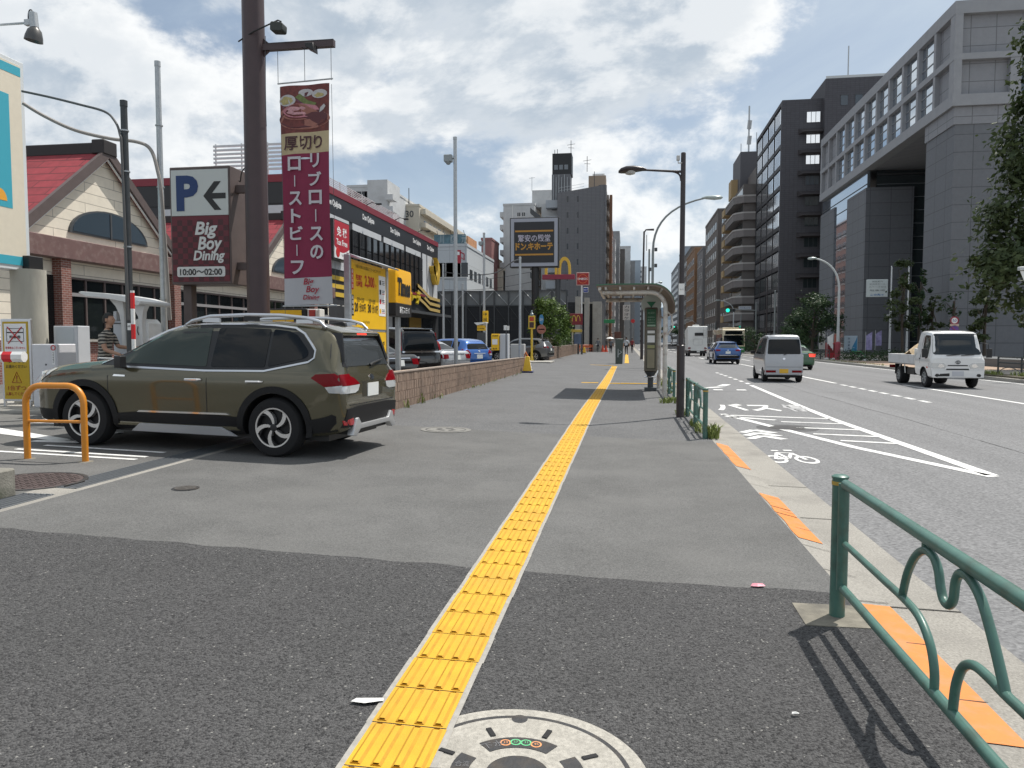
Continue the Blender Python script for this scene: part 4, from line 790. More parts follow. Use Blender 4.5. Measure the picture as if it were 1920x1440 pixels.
car(CROSS, 'dark grey crossover parked behind the grey machine cabinet', 'car', GP, greyp, lot(975, 52), R(170))
car(HATCH, 'deep blue car parked behind the yellow traffic signal post', 'car', GP, navyp, lot(985, 58), R(175))
GR = 'vehicles driving on the road'
car(KEI, 'silver boxy van with yellow number plate driving away in the near lane', 'van', GR, vanp, (6.12, 32.1, -0.1), R(88.5), dark=True)
car(CROSS, 'cobalt blue crossover with black lower bumper driving behind the camper van', 'car', GR, blue2, (6.98, 55.9, -0.1), R(90))
car(SEDAN, 'green taxi with a lit tail lamp half hidden behind the silver van', 'taxi', GR, greenp, (9.6, 46, -0.1), R(90), lit=True)
car(HATCH, 'small white car seen behind the blue crossover', 'car', GR, whitep, (8.0, 68, -0.1), R(90))
car(SEDAN, 'white sedan far down the road, under the distant green signal', 'car', GR, whitep, (at(1253, 255).x, at(1253, 255).y, -0.1), R(-88))
car(SEDAN, 'dark car far down the road beside the distant white sedan', 'car', GR, greyp, (at(1264, 240).x, at(1264, 240).y, -0.1), R(-88))
# ------------------------------------------------ camper, bus, flatbed truck, motor scooter
def camper():
    root = thing('camper_van', 'boxy white camper van with a small dark rear window driving away', 'camper van', (7.52, 85.0, -0.1), R(90), GR)
    w = M('camper_shell', (0.70, 0.71, 0.69), 0.45, var=0.03, vs=2, dirt=(0.45, 0.44, 0.41), ds=1.5, da=0.35)
    b = B(); b.prism(rpoly([(-2.6, 0.62), (1.1, 0.62), (1.1, 2.0), (1.9, 2.1), (1.9, 2.75), (-2.55, 3.25)], [0.06, 0.02, 0.02, 0.3, 0.3, 0.2]), -1.02, 1.02, 'y'); b.out('shell', w, root, bev=0.05, seg=2)
    b = B(); b.prism(rpoly([(1.1, 0.4), (2.6, 0.4), (2.62, 1.0), (2.3, 1.15), (1.7, 1.98), (1.1, 1.98)], 0.05), -0.88, 0.88, 'y'); b.out('cab', w, root, bev=0.04)
    b = B(); b.bb((-2.4, -0.95, 0.30), (2.3, 0.95, 0.64)); b.out('chassis', black, root)
    b = B(); b.prism(rpoly([(-0.62, 2.2), (-0.62, 2.52), (0.30, 2.52), (0.30, 2.2)], 0.05), -2.63, -2.58, 'x'); b.out('rear_window', glass_dark, root)
    b = B()
    o = rpoly([(-0.5, 1.2), (-0.5, 1.85), (0.45, 1.85), (0.45, 1.2)], 0.12); b.tube([(-2.605, p[0], p[1]) for p in o+[o[0]]], 0.012, 5); b.out('hatch_outline', M('camper_grey_line', (0.3, 0.31, 0.31), 0.5), root)
    b = B()
    for y in (-0.92, -0.62): b.tube([(-2.64, y, 1.9), (-2.64, y, 3.1)], 0.018, 6)
    for i in range(5): b.tube([(-2.64, -0.92, 2.0+0.25*i), (-2.64, -0.62, 2.0+0.25*i)], 0.014, 6)
    b.out('ladder', M('ladder_grey', (0.5, 0.5, 0.5), 0.4), root)
    b = B(); b.bb((-2.66, -1.0, 0.58), (-2.55, 1.0, 0.75)); b.out('rear_bumper', w, root, bev=0.02)
    for s in (1, -1):
        b = B(); b.bb((-2.67, s*0.72, 0.80), (-2.59, s*0.98, 0.95)); b.out('tail_lamp', lampred, root, bev=0.02)
        b = B(); b.bb((-2.67, s*0.72, 0.60), (-2.655, s*0.95, 0.68)); b.out('reflector', lampred, root)
    b = B(); b.bb((-0.6, -0.35, 3.15), (0.1, 0.35, 3.42)); b.out('roof_vent', w, root, bev=0.06, seg=2)
    plate(root, BVHTree.FromPolygons([(-2.61, -2, 0), (-2.61, 2, 0), (-2.61, 2, 3), (-2.61, -2, 3)], [(0, 1, 2, 3)]), -0.1, 0.5)
    four_wheels(root, 3.2, 1.6, 0.36, 0.24, style='plain', spokes=6)
camper()
def bus():
    root = thing('bus', 'beige city bus with a green lower front coming towards the camera', 'bus', (11.9, 92, -0.1), R(-90), GR)
    cr = paint('bus_beige', (0.62, 0.53, 0.36), 0.0); gr = paint('bus_green', (0.03, 0.17, 0.05), 0.0)
    b = B(); b.prism(rpoly([(-5, 0.35), (5.0, 0.35), (5.12, 1.2), (5.0, 2.85), (4.8, 3.0), (-5, 3.0)], 0.08), -1.22, 1.22, 'y'); b.out('body', cr, root, bev=0.1, seg=3)
    b = B(); b.prism(rpoly([(-1.1, 1.15), (1.1, 1.15), (1.08, 2.28), (-1.08, 2.28)], 0.12), 5.02, 5.13, 'x'); b.out('windscreen', glass_dark, root)
    b = B(); b.prism(rpoly([(-0.95, 2.38), (0.95, 2.38), (0.92, 2.78), (-0.92, 2.78)], 0.06), 5.0, 5.06, 'x'); b.out('destination_board', glass_dark, root)
    b = B(); b.prism([(-1.2, 0.36), (1.2, 0.36), (1.2, 1.02), (-1.2, 1.02)], 5.03, 5.16, 'x'); b.out('lower_front', gr, root, bev=0.04)
    b = B(); b.bb((-4.9, -1.235, 0.4), (4.9, -1.215, 1.1)); b.out('side_stripe', gr, root)
    for i in range(5): b = B(); b.bb((-4.6+1.85*i, -1.235, 1.35), (-2.95+1.85*i, -1.21, 2.4)); b.out('side_window', glass_dark, root)
    b = B(); b.bb((-2.5, -0.9, 3.0), (2.6, 0.9, 3.22)); b.out('roof_unit', cr, root, bev=0.08, seg=2)
    for s in (1, -1):
        b = B(); b.bb((5.17, s*0.75, 0.62), (5.12, s*1.08, 0.80)); b.out('headlight', lampclear, root, bev=0.02)
        b = B(); b.tube([(5.0, s*1.15, 2.2), (5.35, s*1.32, 2.2), (5.35, s*1.34, 1.95)], 0.025, 6); b.box((5.35, s*1.36, 1.78), (0.1, 0.2, 0.36)); b.out('door_mirror', black, root, bev=0.03)
    four_wheels(root, 5.3, 2.1, 0.48, 0.28, style='plain', spokes=8, rim_m=steel)
bus()
def truck():
    root = thing('flatbed_truck', 'white flatbed truck with a load of pale sand coming along the far lane', 'truck', (11.15, 29.55, -0.1), R(-92), GR)
    w = paint('truck_white', (0.74, 0.74, 0.73), 0.0)
    st = [(2.32, 0.36, 0.95, 1.03, 0.83, 0.72), (2.26, 0.36, 1.02, 1.14, 0.85, 0.74), (2.15, 0.36, 1.05, 1.42, 0.855, 0.72), (2.02, 0.36, 1.06, 1.80, 0.855, 0.70), (1.9, 0.36, 1.06, 1.93, 0.855, 0.70), (1.3, 0.36, 1.06, 1.985, 0.855, 0.70), (0.85, 0.40, 1.06, 1.98, 0.855, 0.70), (0.76, 0.42, 1.06, 1.88, 0.85, 0.69)]
    body, bv = car_body(st, w, (1.62,), 0.34, root, name='cab', well=0.3, n=40, tumble=0.9)
    b = B(); patch(b, bv, rpoly([(-0.76, 1.15), (0.76, 1.15), (0.69, 1.86), (-0.69, 1.86)], 0.1), 'F', 0.008, step=0.12); b.out('windscreen', glassmat('truck_glass', (0.012, 0.017, 0.02), 0.03), root, smooth=40)
    for s in 'LR':
        b = B(); patch(b, bv, rpoly([(1.98, 1.02), (1.82, 1.0), (1.65, 1.18), (1.42, 1.28), (1.36, 1.78), (1.45, 1.82), (1.86, 1.80), (2.0, 1.5)], 0.04), s, 0.008, step=0.12); b.out('side_window', glass_mid, root, smooth=40)
        q = [(0.82, 0.87), (0.44, 0.86), (0.34, 0.78), (0.40, 0.68), (0.82, 0.70)]; b = B(); patch(b, bv, q if s == 'L' else mir(q), 'F', 0.012, step=0.08); patch(b, bv, [(2.24, 0.87), (2.12, 0.86), (2.14, 0.71), (2.25, 0.71)], s, 0.01, step=0.08); b.out('headlight', lampclear, root, smooth=40)
        q = [(0.62, 0.755), (0.56, 0.83), (0.47, 0.83), (0.42, 0.755), (0.47, 0.71), (0.56, 0.71)]; b = B(); patch(b, bv, q if s == 'L' else mir(q), 'F', 0.016, step=0.08); b.out('headlight_reflector', chrome, root)
        q = [(0.72, 0.44), (0.68, 0.50), (0.60, 0.50), (0.57, 0.44), (0.62, 0.40), (0.68, 0.40)]; b = B(); patch(b, bv, q if s == 'L' else mir(q), 'F', 0.05, step=0.08); b.out('fog_lamp', black, root, smooth=0)
        b = B(); patch(b, bv, [(2.04, 0.72), (1.98, 0.74), (1.98, 0.69), (2.04, 0.68)], s, 0.02, step=0.08); b.out('indicator', M('indicator_red', (0.6, 0.06, 0.03), 0.3), root, smooth=0)
        sy = 1 if s == 'L' else -1
        b = B(); b.tube([(2.02, sy*0.84, 1.55), (2.2, sy*0.97, 1.5), (2.2, sy*0.99, 1.1)], 0.015, 6); b.box((2.2, sy*1.0, 1.2), (0.05, 0.17, 0.3)); b.out('door_mirror', black, root, bev=0.02)
        b = B(); patch(b, bv, rpoly([(1.32, 1.02), (1.22, 1.02), (1.22, 0.97), (1.32, 0.97)], 0.02), s, 0.012, step=0.1); b.out('door_handle', black, root, smooth=0)
        b = B(); patch(b, bv, ribbon([(1.27, 1.85), (1.27, 0.85)], 0.012), s, 0.004, step=0.15); b.out('door_gap', black, root, smooth=0)
        b = B(); b.bb((-2.30, sy*0.86, 0.78), (0.68, sy*0.83, 1.12)); b.out('side_gate', M('gate_white', (0.6, 0.61, 0.62), 0.45, dirt=(0.35, 0.33, 0.3), ds=3, da=0.5), root, bev=0.008)
        b = B(); b.bb((-2.34, sy*0.80, 0.56), (-2.26, sy*0.55, 0.68)); b.out('tail_lamp', lampred, root, bev=0.01)
        b = B(); b.bb((-1.62, sy*0.80, 0.34), (-1.60, sy*0.55, 0.74)); b.out('mud_flap', black, root)
        for x in (-0.56, -1.06): b = B(); b.tube([(x, sy*0.78, 0.75), (x-(0.1 if x < -0.8 else -0.1), sy*0.78, 0.42)], 0.02, 6); b.out('guard_stay', white, root)
    b = B(); patch(b, bv, [(-0.80, 0.38), (0.80, 0.38), (0.81, 0.62), (-0.81, 0.62)], 'F', 0.045, step=0.12); b.out('front_bumper', w, root, smooth=40)
    b = B(); patch(b, bv, [(-0.32, 0.765), (0.32, 0.765), (0.30, 0.80), (-0.30, 0.80)], 'F', 0.012, step=0.1); patch(b, bv, [(-0.36, 0.63), (0.36, 0.63), (0.34, 0.675), (-0.34, 0.675)], 'F', 0.012, step=0.1); b.out('grille', black, root, smooth=0)
    b = B(); patch(b, bv, rpoly([(-0.26, 0.42), (-0.6, 0.41), (-0.56, 0.50), (-0.26, 0.52)], 0.02), 'F', 0.05, step=0.1); b.out('bumper_intake', black, root, smooth=0)
    b = B(); b.tube([(2.35, 0.07*cos(a*pi/8), 0.895+0.052*sin(a*pi/8)) for a in range(17)], 0.01, 5); b.tube([(2.35, 0.025*cos(a*pi/8), 0.895+0.048*sin(a*pi/8)) for a in range(17)], 0.008, 5); b.out('badge', M('dark_chrome', (0.12, 0.12, 0.13), 0.2, 0.9), root)
    b = B(); patch(b, bv, [(-0.18, 0.43), (0.18, 0.43), (0.18, 0.59), (-0.18, 0.59)], 'F', 0.06, step=0.2); b.out('number_plate', M('plate_greywhite', (0.52, 0.53, 0.56), 0.5), root, smooth=0)
    for y in (0.1, -0.35): b = B(); b.tube([(2.30, y, 1.12), (2.285, y+0.42, 1.15)], 0.014, 5); b.out('windscreen_wiper', black, root)
    b = B(); b.bb((-2.30, -0.83, 0.74), (0.70, 0.83, 0.79)); b.out('load_bed', M('bed_grey', (0.35, 0.35, 0.34), 0.6), root)
    b = B(); b.bb((0.66, -0.84, 0.79), (0.72, 0.84, 1.35)); b.out('headboard', white, root, bev=0.01); b = B(); b.bb((-2.33, -0.83, 0.78), (-2.30, 0.83, 1.12)); b.out('tail_gate', white, root, bev=0.008)
    b = B(); b.bb((-2.25, -0.42, 0.44), (1.2, -0.28, 0.60)); b.bb((-2.25, 0.28, 0.44), (1.2, 0.42, 0.60)); b.bb((-0.5, -0.7, 0.38), (0.3, 0.7, 0.60)); b.out('chassis', black, root)
    for s in (1, -1):
        wheel(root, 1.62, s*0.71, 0.34, 0.19, s, style='plain', spokes=8, rimR=0.2, rim_m=steel); wheel(root, -1.1, s*0.66, 0.33, 0.32, s, style='plain', spokes=8, rimR=0.19, rim_m=steel)
    o = thing('sand_load', 'heap of pale sand lying on the bed of the white truck', 'sand', (11.15, 29.55, -0.1)); o.rotation_euler = (0, 0, R(-92))
    b = B(); n = 22; rs = random.Random(5)
    vs = []
    for i in range(n+1):
        for j in range(n+1):
            x = -1.55+2.15*i/n; y = -0.8+1.6*j/n; f = max(0, 1-abs(x+0.0)/(2.0 if x < 0.1 else 0.9))*max(0, 1-abs(y)/0.9)**0.35
            vs.append((x, y, 0.795+0.98*f+rs.uniform(-0.012, 0.012)))
    b.add(vs, [(i*(n+1)+j, i*(n+1)+j+1, (i+1)*(n+1)+j+1, (i+1)*(n+1)+j) for i in range(n) for j in range(n)])
    b.out('heap', M('pale_sand', (0.55, 0.42, 0.27), 0.95, var=0.3, vs=9, bump=0.6, bs=30), o, smooth=60)
truck()
# ---------------------------------------------------------------- left side: restaurant, signs, car park
def pbox(b, u0, v0, u1, v1, Z, d, m=0, back=True):
    """box facing the road's -y direction whose front face spans the given photo rectangle at distance Z, d metres deep"""
    p, q = at(u0, Z), at(u1, Z); y = (p.y+q.y)/2
    b.bb((p.x, y, hz(v1, Z)), (q.x, y+d, hz(v0, Z)), m); return p.x, q.x, y, hz(v1, Z), hz(v0, Z)
siding = brickmat('cream_lap_siding', (0.76, 0.69, 0.57), (0.73, 0.665, 0.55), (0.34, 0.30, 0.25), 3.0, 0.36, 0.012, axes='yz', bump=0.25, var=0.10)
rbrick = brickmat('red_brick', (0.22, 0.075, 0.055), (0.17, 0.06, 0.045), (0.30, 0.24, 0.21), 0.22, 0.075, 0.01, axes='xyz', var=0.3)
redroof = brickmat('red_roof_shingle', (0.27, 0.032, 0.042), (0.22, 0.026, 0.034), (0.12, 0.016, 0.02), 1.6, 0.32, 0.02, axes='xz', bump=0.5, var=0.25)
fasc = M('brown_fascia', (0.15, 0.085, 0.078), 0.6, var=0.12, vs=3, dirt=(0.30, 0.23, 0.20), ds=5, da=0.45)
btrim = M('brown_trim', (0.10, 0.075, 0.07), 0.55, var=0.15, vs=4)
gdark = glassmat('dark_shop_glass', (0.012, 0.015, 0.016), 0.04, spec=0.5)
def restaurant():
    X = -18.6; t = thing('restaurant', 'cream sided restaurant with steep red roofs and brown fascia behind the car park', 'restaurant', (X, 16, 0.2))
    oy = 16
    def L(x, y, z): return (x-X, y-oy, z-0.2)
    b = B(); b.bb(L(X-16, 10, 0.2), L(X, 45, 4.3)); b.out('wall', siding, t, smooth=0)
    b = B(); b.bb(L(X-0.02, 10, 4.24), L(X+0.45, 45, 4.92)); b.out('fascia', fasc, t, smooth=0, bev=0.02)
    b = B(); b.bb(L(X-15.9, 10, 4.3), L(X-0.03, 45, 4.9)); b.out('flat_roof', btrim, t, smooth=0)
    b = B(); b.bb(L(X+0.003, 17, 0.2), L(X+0.05, 45, 1.55)); b.out('brick_base', rbrick, t, smooth=0)
    for yc in (24.4, 38.9):
        b = B(); b.prism([(yc-4.05-oy, 4.72), (yc+4.05-oy, 4.72), (yc-oy, 8.0)], -1.2, 0.12, 'x'); b.out('gable_wall', siding, t, smooth=0)
        for s in (-1, 1):
            a = [(yc+s*4.5, 4.75), (yc, 8.38), (yc, 8.18), (yc+s*4.5, 4.55)]
            b = B(); b.prism([(p[0]-oy, p[1]-0.2) for p in a], -15.5, 0.30, 'x'); b.out('roof_slope', redroof, t, smooth=0)
            b = B(); b.prism([(p[0]-oy, p[1]-0.2) for p in [(yc+s*4.52, 4.81), (yc, 8.46), (yc, 8.06), (yc+s*4.52, 4.41)]], 0.302, 0.44, 'x'); b.out('rake_board', btrim, t, smooth=0)
            b = B(); b.prism([(p[0]-oy, p[1]-0.2) for p in [(yc+s*4.3, 4.56), (yc, 8.04), (yc, 7.98), (yc+s*4.3, 4.50)]], 0.30, 0.36, 'x'); b.out('rake_trim', white, t, smooth=0)
        b = B(); b.bb((-15.5, yc-oy-0.28, 7.95), (0.32, yc-oy+0.28, 8.36)); b.bb((0.0, yc-oy-0.36, 7.95), (0.48, yc-oy+0.36, 8.45)); b.out('ridge_cap', M('ridge_black', (0.022, 0.018, 0.018), 0.6), t, bev=0.03)
        b = B(); ar = [(yc+0.3-oy+2.05*cos(R(a)), 5.0+0.98*sin(R(a))) for a in range(0, 181, 10)]; b.prism(ar, 0.10, 0.20, 'x'); b.out('arched_window_frame', dgrey, t, smooth=0)
        ai = [(yc+0.3-oy+1.92*cos(R(a)), 5.06+0.86*sin(R(a))) for a in range(0, 181, 10)]
        b = B(); b.prism(ai, 0.12, 0.215, 'x'); w = b.out('arched_window', glassmat('gable_glass', (0.05, 0.07, 0.09), 0.05, spec=0.8), t, smooth=0)
        for q in (-0.05, 0.95): b = B(); b.bb((0.2, yc+0.3-oy+q-0.04, 5.0), (0.24, yc+0.3-oy+q+0.04, 5.9)); b.out('mullion', dgrey, w, smooth=0)
    # window bands between brick pillars
    def band(y0, y1, n):
        w = (y1-y0)/n
        for i in range(n):
            for z0, z1, nm in ((1.6, 3.05, 'window'), (3.17, 3.62, 'transom_window')):
                a, c = y0+w*i, y0+w*(i+1); b = B(); b.bb(L(X+0.004, a+0.03, z0), L(X+0.05, c-0.03, z1)); o = b.out(nm, gdark, t, smooth=0)
            b = B(); b.bb(L(X+0.002, a-0.035, 1.56), L(X+0.10, a+0.035, 3.66)); b.out('mullion', btrim, t, smooth=0)
        b = B(); b.bb(L(X+0.002, y0, 3.05), L(X+0.12, y1, 3.17)); b.out('transom', M('grey_transom', (0.25, 0.24, 0.24), 0.5), t, smooth=0)
        b = B(); b.bb(L(X+0.002, y0, 3.63), L(X+0.14, y1, 3.7)); b.out('head', btrim, t, smooth=0); b = B(); b.bb(L(X+0.05, y0, 1.5), L(X+0.2, y1, 1.58)); b.out('sill', conc, t, smooth=0)
    t.scale.z = 0.99; band(22.5, 28.2, 6); band(28.7, 42, 12); band(42.6, 44.8, 2)
    for y in (22.25, 28.42, 42.3): b = B(); b.bb(L(X+0.001, y-0.22, 0.2), L(X+0.34, y+0.22, 4.24)); b.out('brick_pillar', rbrick, t, smooth=0)
    b = B(); b.bb(L(X+0.002, 20.4, 0.2), L(X+0.06, 22.0, 3.7)); b.out('dark_doorway', gdark, t, smooth=0)
    for y in (26.0, 35): b = B(); b.lathe([(0, 0), (0.06, 0.02), (0.09, 0.12), (0, 0.14)], (0.06-0.02, y-oy, 2.6), n=10); b.out('indoor_lamp', M('warm_lamp', (1.0, 0.75, 0.35), 0.4, emit=2.0), t)
restaurant()
# teal and cream sign board on its concrete column
XB = -11.7; yr = onx(64, XB); Zs = dep(XB, yr)
t = thing('sign_board', 'large cream and teal sign board cut off by the left edge of the photo', 'sign board', (XB, yr, hz(509, Zs))); h = hz(119, Zs)-hz(509, Zs)
cream = M('sign_cream', (0.68, 0.62, 0.50), 0.5, var=0.04); teal = M('sign_teal', (0.05, 0.36, 0.46), 0.45)
b = B(); b.bb((-0.35, -3.2, 0), (0, 0, h)); b.out('case', M('sign_case_white', (0.62, 0.65, 0.66), 0.4), t, bev=0.01)
b = B(); b.bb((0.0, -3.1, 0.09), (0.012, -0.10, h-0.09)); b.out('face', cream, t, smooth=0)
b = B(); b.bb((0.012, -3.1, 0.09), (0.016, -0.10, 0.26)); b.out('stripe', teal, t, smooth=0)
b = B(); b.bb((0.012, -3.1, h-0.30), (0.016, -0.10, h-0.13)); b.out('stripe', teal, t, smooth=0)
b = B(); z0, z1 = hz(392, Zs-0.35)-hz(509, Zs), hz(178, Zs-0.35)-hz(509, Zs); b.bb((0.012, -3.1, z0), (0.016, -0.40, z1)); pn = b.out('teal_panel', teal, t, smooth=0)
b = B(); b.add([(0.02, -0.70+0.17*cos(R(a)), z0+0.12+0.22*sin(R(a))) for a in range(0, 181, 15)], [tuple(range(13))]); b.out('orange_mark', M('sign_orange', (0.75, 0.36, 0.04), 0.5), pn, smooth=0)
cp = at(59, 14.9); t = thing('concrete_column', 'weathered round concrete column under the teal sign board', 'column', (cp.x, cp.y, 0.15)); zt = hz(506, 14.9)-0.15
b = B(); b.lathe([(0.31, 0), (0.31, zt), (0.0, zt)], n=32); b.out('shaft', M('weathered_concrete', (0.42, 0.40, 0.34), 0.9, var=0.15, vs=3, bump=0.2, dirt=(0.13, 0.125, 0.12), ds=1.6, da=0.8, streak=(1, 1, 0.25)), t)
b = B(); b.bb((-0.05, -0.18, zt), (0.19, 0.18, zt+0.26)); b.out('bracket', black, t, bev=0.01)
# flood lamp on an arm above the sign
yl = yr-0.75; t = thing('flood_lamp', 'grey bell shaped flood lamp on an arm above the teal sign board', 'flood lamp', (XB, yl, hz(58, Zs-0.5))); lx = yl*math.tan(atan((88-960)/FPX)-YAW)-XB
b = B(); b.tube([(-0.3, 0, -0.8), (-0.3, 0, 0), (lx-0.13, 0, 0)], 0.022, 8); b.out('arm', steel, t)
b = B(); b.cyl((lx-0.03, 0, 0.17), (lx-0.01, 0, -0.10), 0.07, 0.075, 14); b.box((lx-0.13, 0, 0.0), (0.12, 0.08, 0.1)); b.out('ballast', steel, t); b = B(); b.tube(bez((lx-0.13, 0, 0.05), (lx-0.14, 0, 0.28), (lx-0.04, 0, 0.26), (lx-0.03, 0, 0.15)), 0.012, 6); b.out('cable', dgrey, t)
b = B(); b.lathe([(0.07, 0.0), (0.115, -0.05), (0.145, -0.16), (0.155, -0.24), (0.145, -0.24), (0.0, -0.12)], (0, 0, 0), n=24); o = b.out('shade', M('lamp_fins', (0.09, 0.09, 0.088), 0.4, 0.5), t, (lx, 0, -0.10)); o.rotation_euler = (0, R(10), 0)
# poles and cables
def pole(name, label, cat, u, Z, vt, r0, r1, m, base=0.15, cap=True, group=None):
    p = at(u, Z); t = thing(name, label, cat, (p.x, p.y, base), group=group); b = B(); h = hz(vt, Z)-base; b.cyl((0, 0, 0), (0, 0, h), r0, r1, 16); b.out('shaft', m, t)
    if cap: b = B(); b.lathe([(r1*1.12, h-0.08), (r1*1.12, h+0.02), (0, h+0.04)], n=16); b.out('cap', m, t)
    return t, h
grypole = M('pole_dark_grey', (0.05, 0.056, 0.06), 0.5, 0.2, var=0.15)
t1_, h1_ = pole('utility_pole', 'dark grey utility pole in front of the restaurant gable', 'utility pole', 246, 13.2, 191, 0.068, 0.056, grypole)
t2_, h2_ = pole('utility_pole', 'tall galvanised utility pole left of the parking sign', 'utility pole', 310, 15.0, 117, 0.066, 0.052, steel)
def band_(t, zs, r):
    for z in zs: b = B(); b.lathe([(r, z-0.012), (r+0.012, z-0.012), (r+0.012, z+0.012), (r, z+0.012)], n=14, caps=False); b.out('strap', steel, t)
band_(t1_, (4.3, 5.0, 3.0), 0.062); band_(t2_, (3.2, 4.4, 5.6, 2.2), 0.06)
def cable(q, r, m, label):
    pts = [V((*at(u, Z)[:2], hz(v, Z))) for u, v, Z in q]; o = []
    for i in range(len(pts)-1):
        p0, p1, p2, p3 = (pts[max(0, min(len(pts)-1, i+d))] for d in (-1, 0, 1, 2))
        for k in range(6): u = k/6; o.append(0.5*((2*p1)+(p2-p0)*u+(2*p0-5*p1+4*p2-p3)*u*u+(3*p1-p0-3*p2+p3)*u**3))
    b = B(); b.tube(o+[pts[-1]], r, 8); tag(b.out('overhead_cable', m), label, 'cable', 'overhead cables')
cable([(60, 171, 14.2), (110, 182, 14), (165, 196, 13.7), (210, 209, 13.4), (228, 226, 13.25), (237, 250, 13.12), (240, 300, 13.1), (243, 600, 13.1)], 0.021, M('cable_grey', (0.10, 0.10, 0.10), 0.6), 'dark conduit sagging from the teal sign to the dark utility pole')
cable([(60, 193, 14.2), (100, 218, 14.4), (155, 244, 14.6), (220, 260, 14.8), (268, 266, 14.9), (293, 280, 14.9), (305, 320, 14.9), (312, 380, 14.9), (321, 600, 14.9)], 0.034, M('conduit_beige', (0.30, 0.28, 0.26), 0.6), 'thick pale conduit sagging from the teal sign to the galvanised pole')
# tall brown sign pole with its arm, lamps and banner
ZP = 13.9; bp_ = at(487, ZP); browm = M('brown_pole_paint', (0.062, 0.040, 0.042), 0.45, 0.1, var=0.12, vs=4)
t = thing('sign_pole', 'thick brown steel sign pole rising past the top of the photo', 'sign pole', (bp_.x, bp_.y, 0.1))
b = B(); b.cyl((0, 0, 0), (0, 0, 10.5), 0.205, 0.195, 32); b.out('shaft', browm, t)
za = hz(91, ZP)-0.1
b = B(); b.bb((0.1, -0.05, za-0.06), (1.54, 0.05, za+0.05)); b.prism([(0.15, za-0.2), (0.15, za+0.2), (0.32, za+0.06), (0.32, za-0.06)], -0.015, 0.015, 'y'); ar_ = b.out('arm', browm, t); 
b = B(); b.bb((0.3, -0.055, za+0.05), (1.54, 0.055, za+0.062)); b.out('arm_cap', dgrey, ar_)
b = B(); b.tube([(-0.24, -0.1, za+0.1), (0.1, -0.22, za+0.2), (0.60, -0.25, za+0.36), (0.66, -0.25, za+0.33)], 0.014, 6); b.out('lamp_arm', black, t)
b = B(); b.prism(rpoly([(0.49, za+0.15), (0.72, za+0.13), (0.73, za+0.28), (0.50, za+0.31)], 0.04), -0.36, -0.16, 'y'); b.out('lamp_head', M('lamp_green_black', (0.03, 0.035, 0.03), 0.5), t, bev=0.01)
b = B(); b.tube([(0.95, -0.05, za-0.06), (1.02, -0.1, za-0.1), (1.08, -0.12, za-0.1)], 0.012, 6); b.prism([(1.08, za-0.05), (1.24, za-0.05), (1.25, za-0.20), (1.10, za-0.12)], -0.24, -0.05, 'y'); b.out('flood_light', black, t, bev=0.008)
b = B(); b.tube([(0.24, -0.02, za+0.2), (0.26, -0.1, za-1.1), (0.22, 0, za-1.4)], 0.006, 5); b.out('stay_wire', dgrey, t)
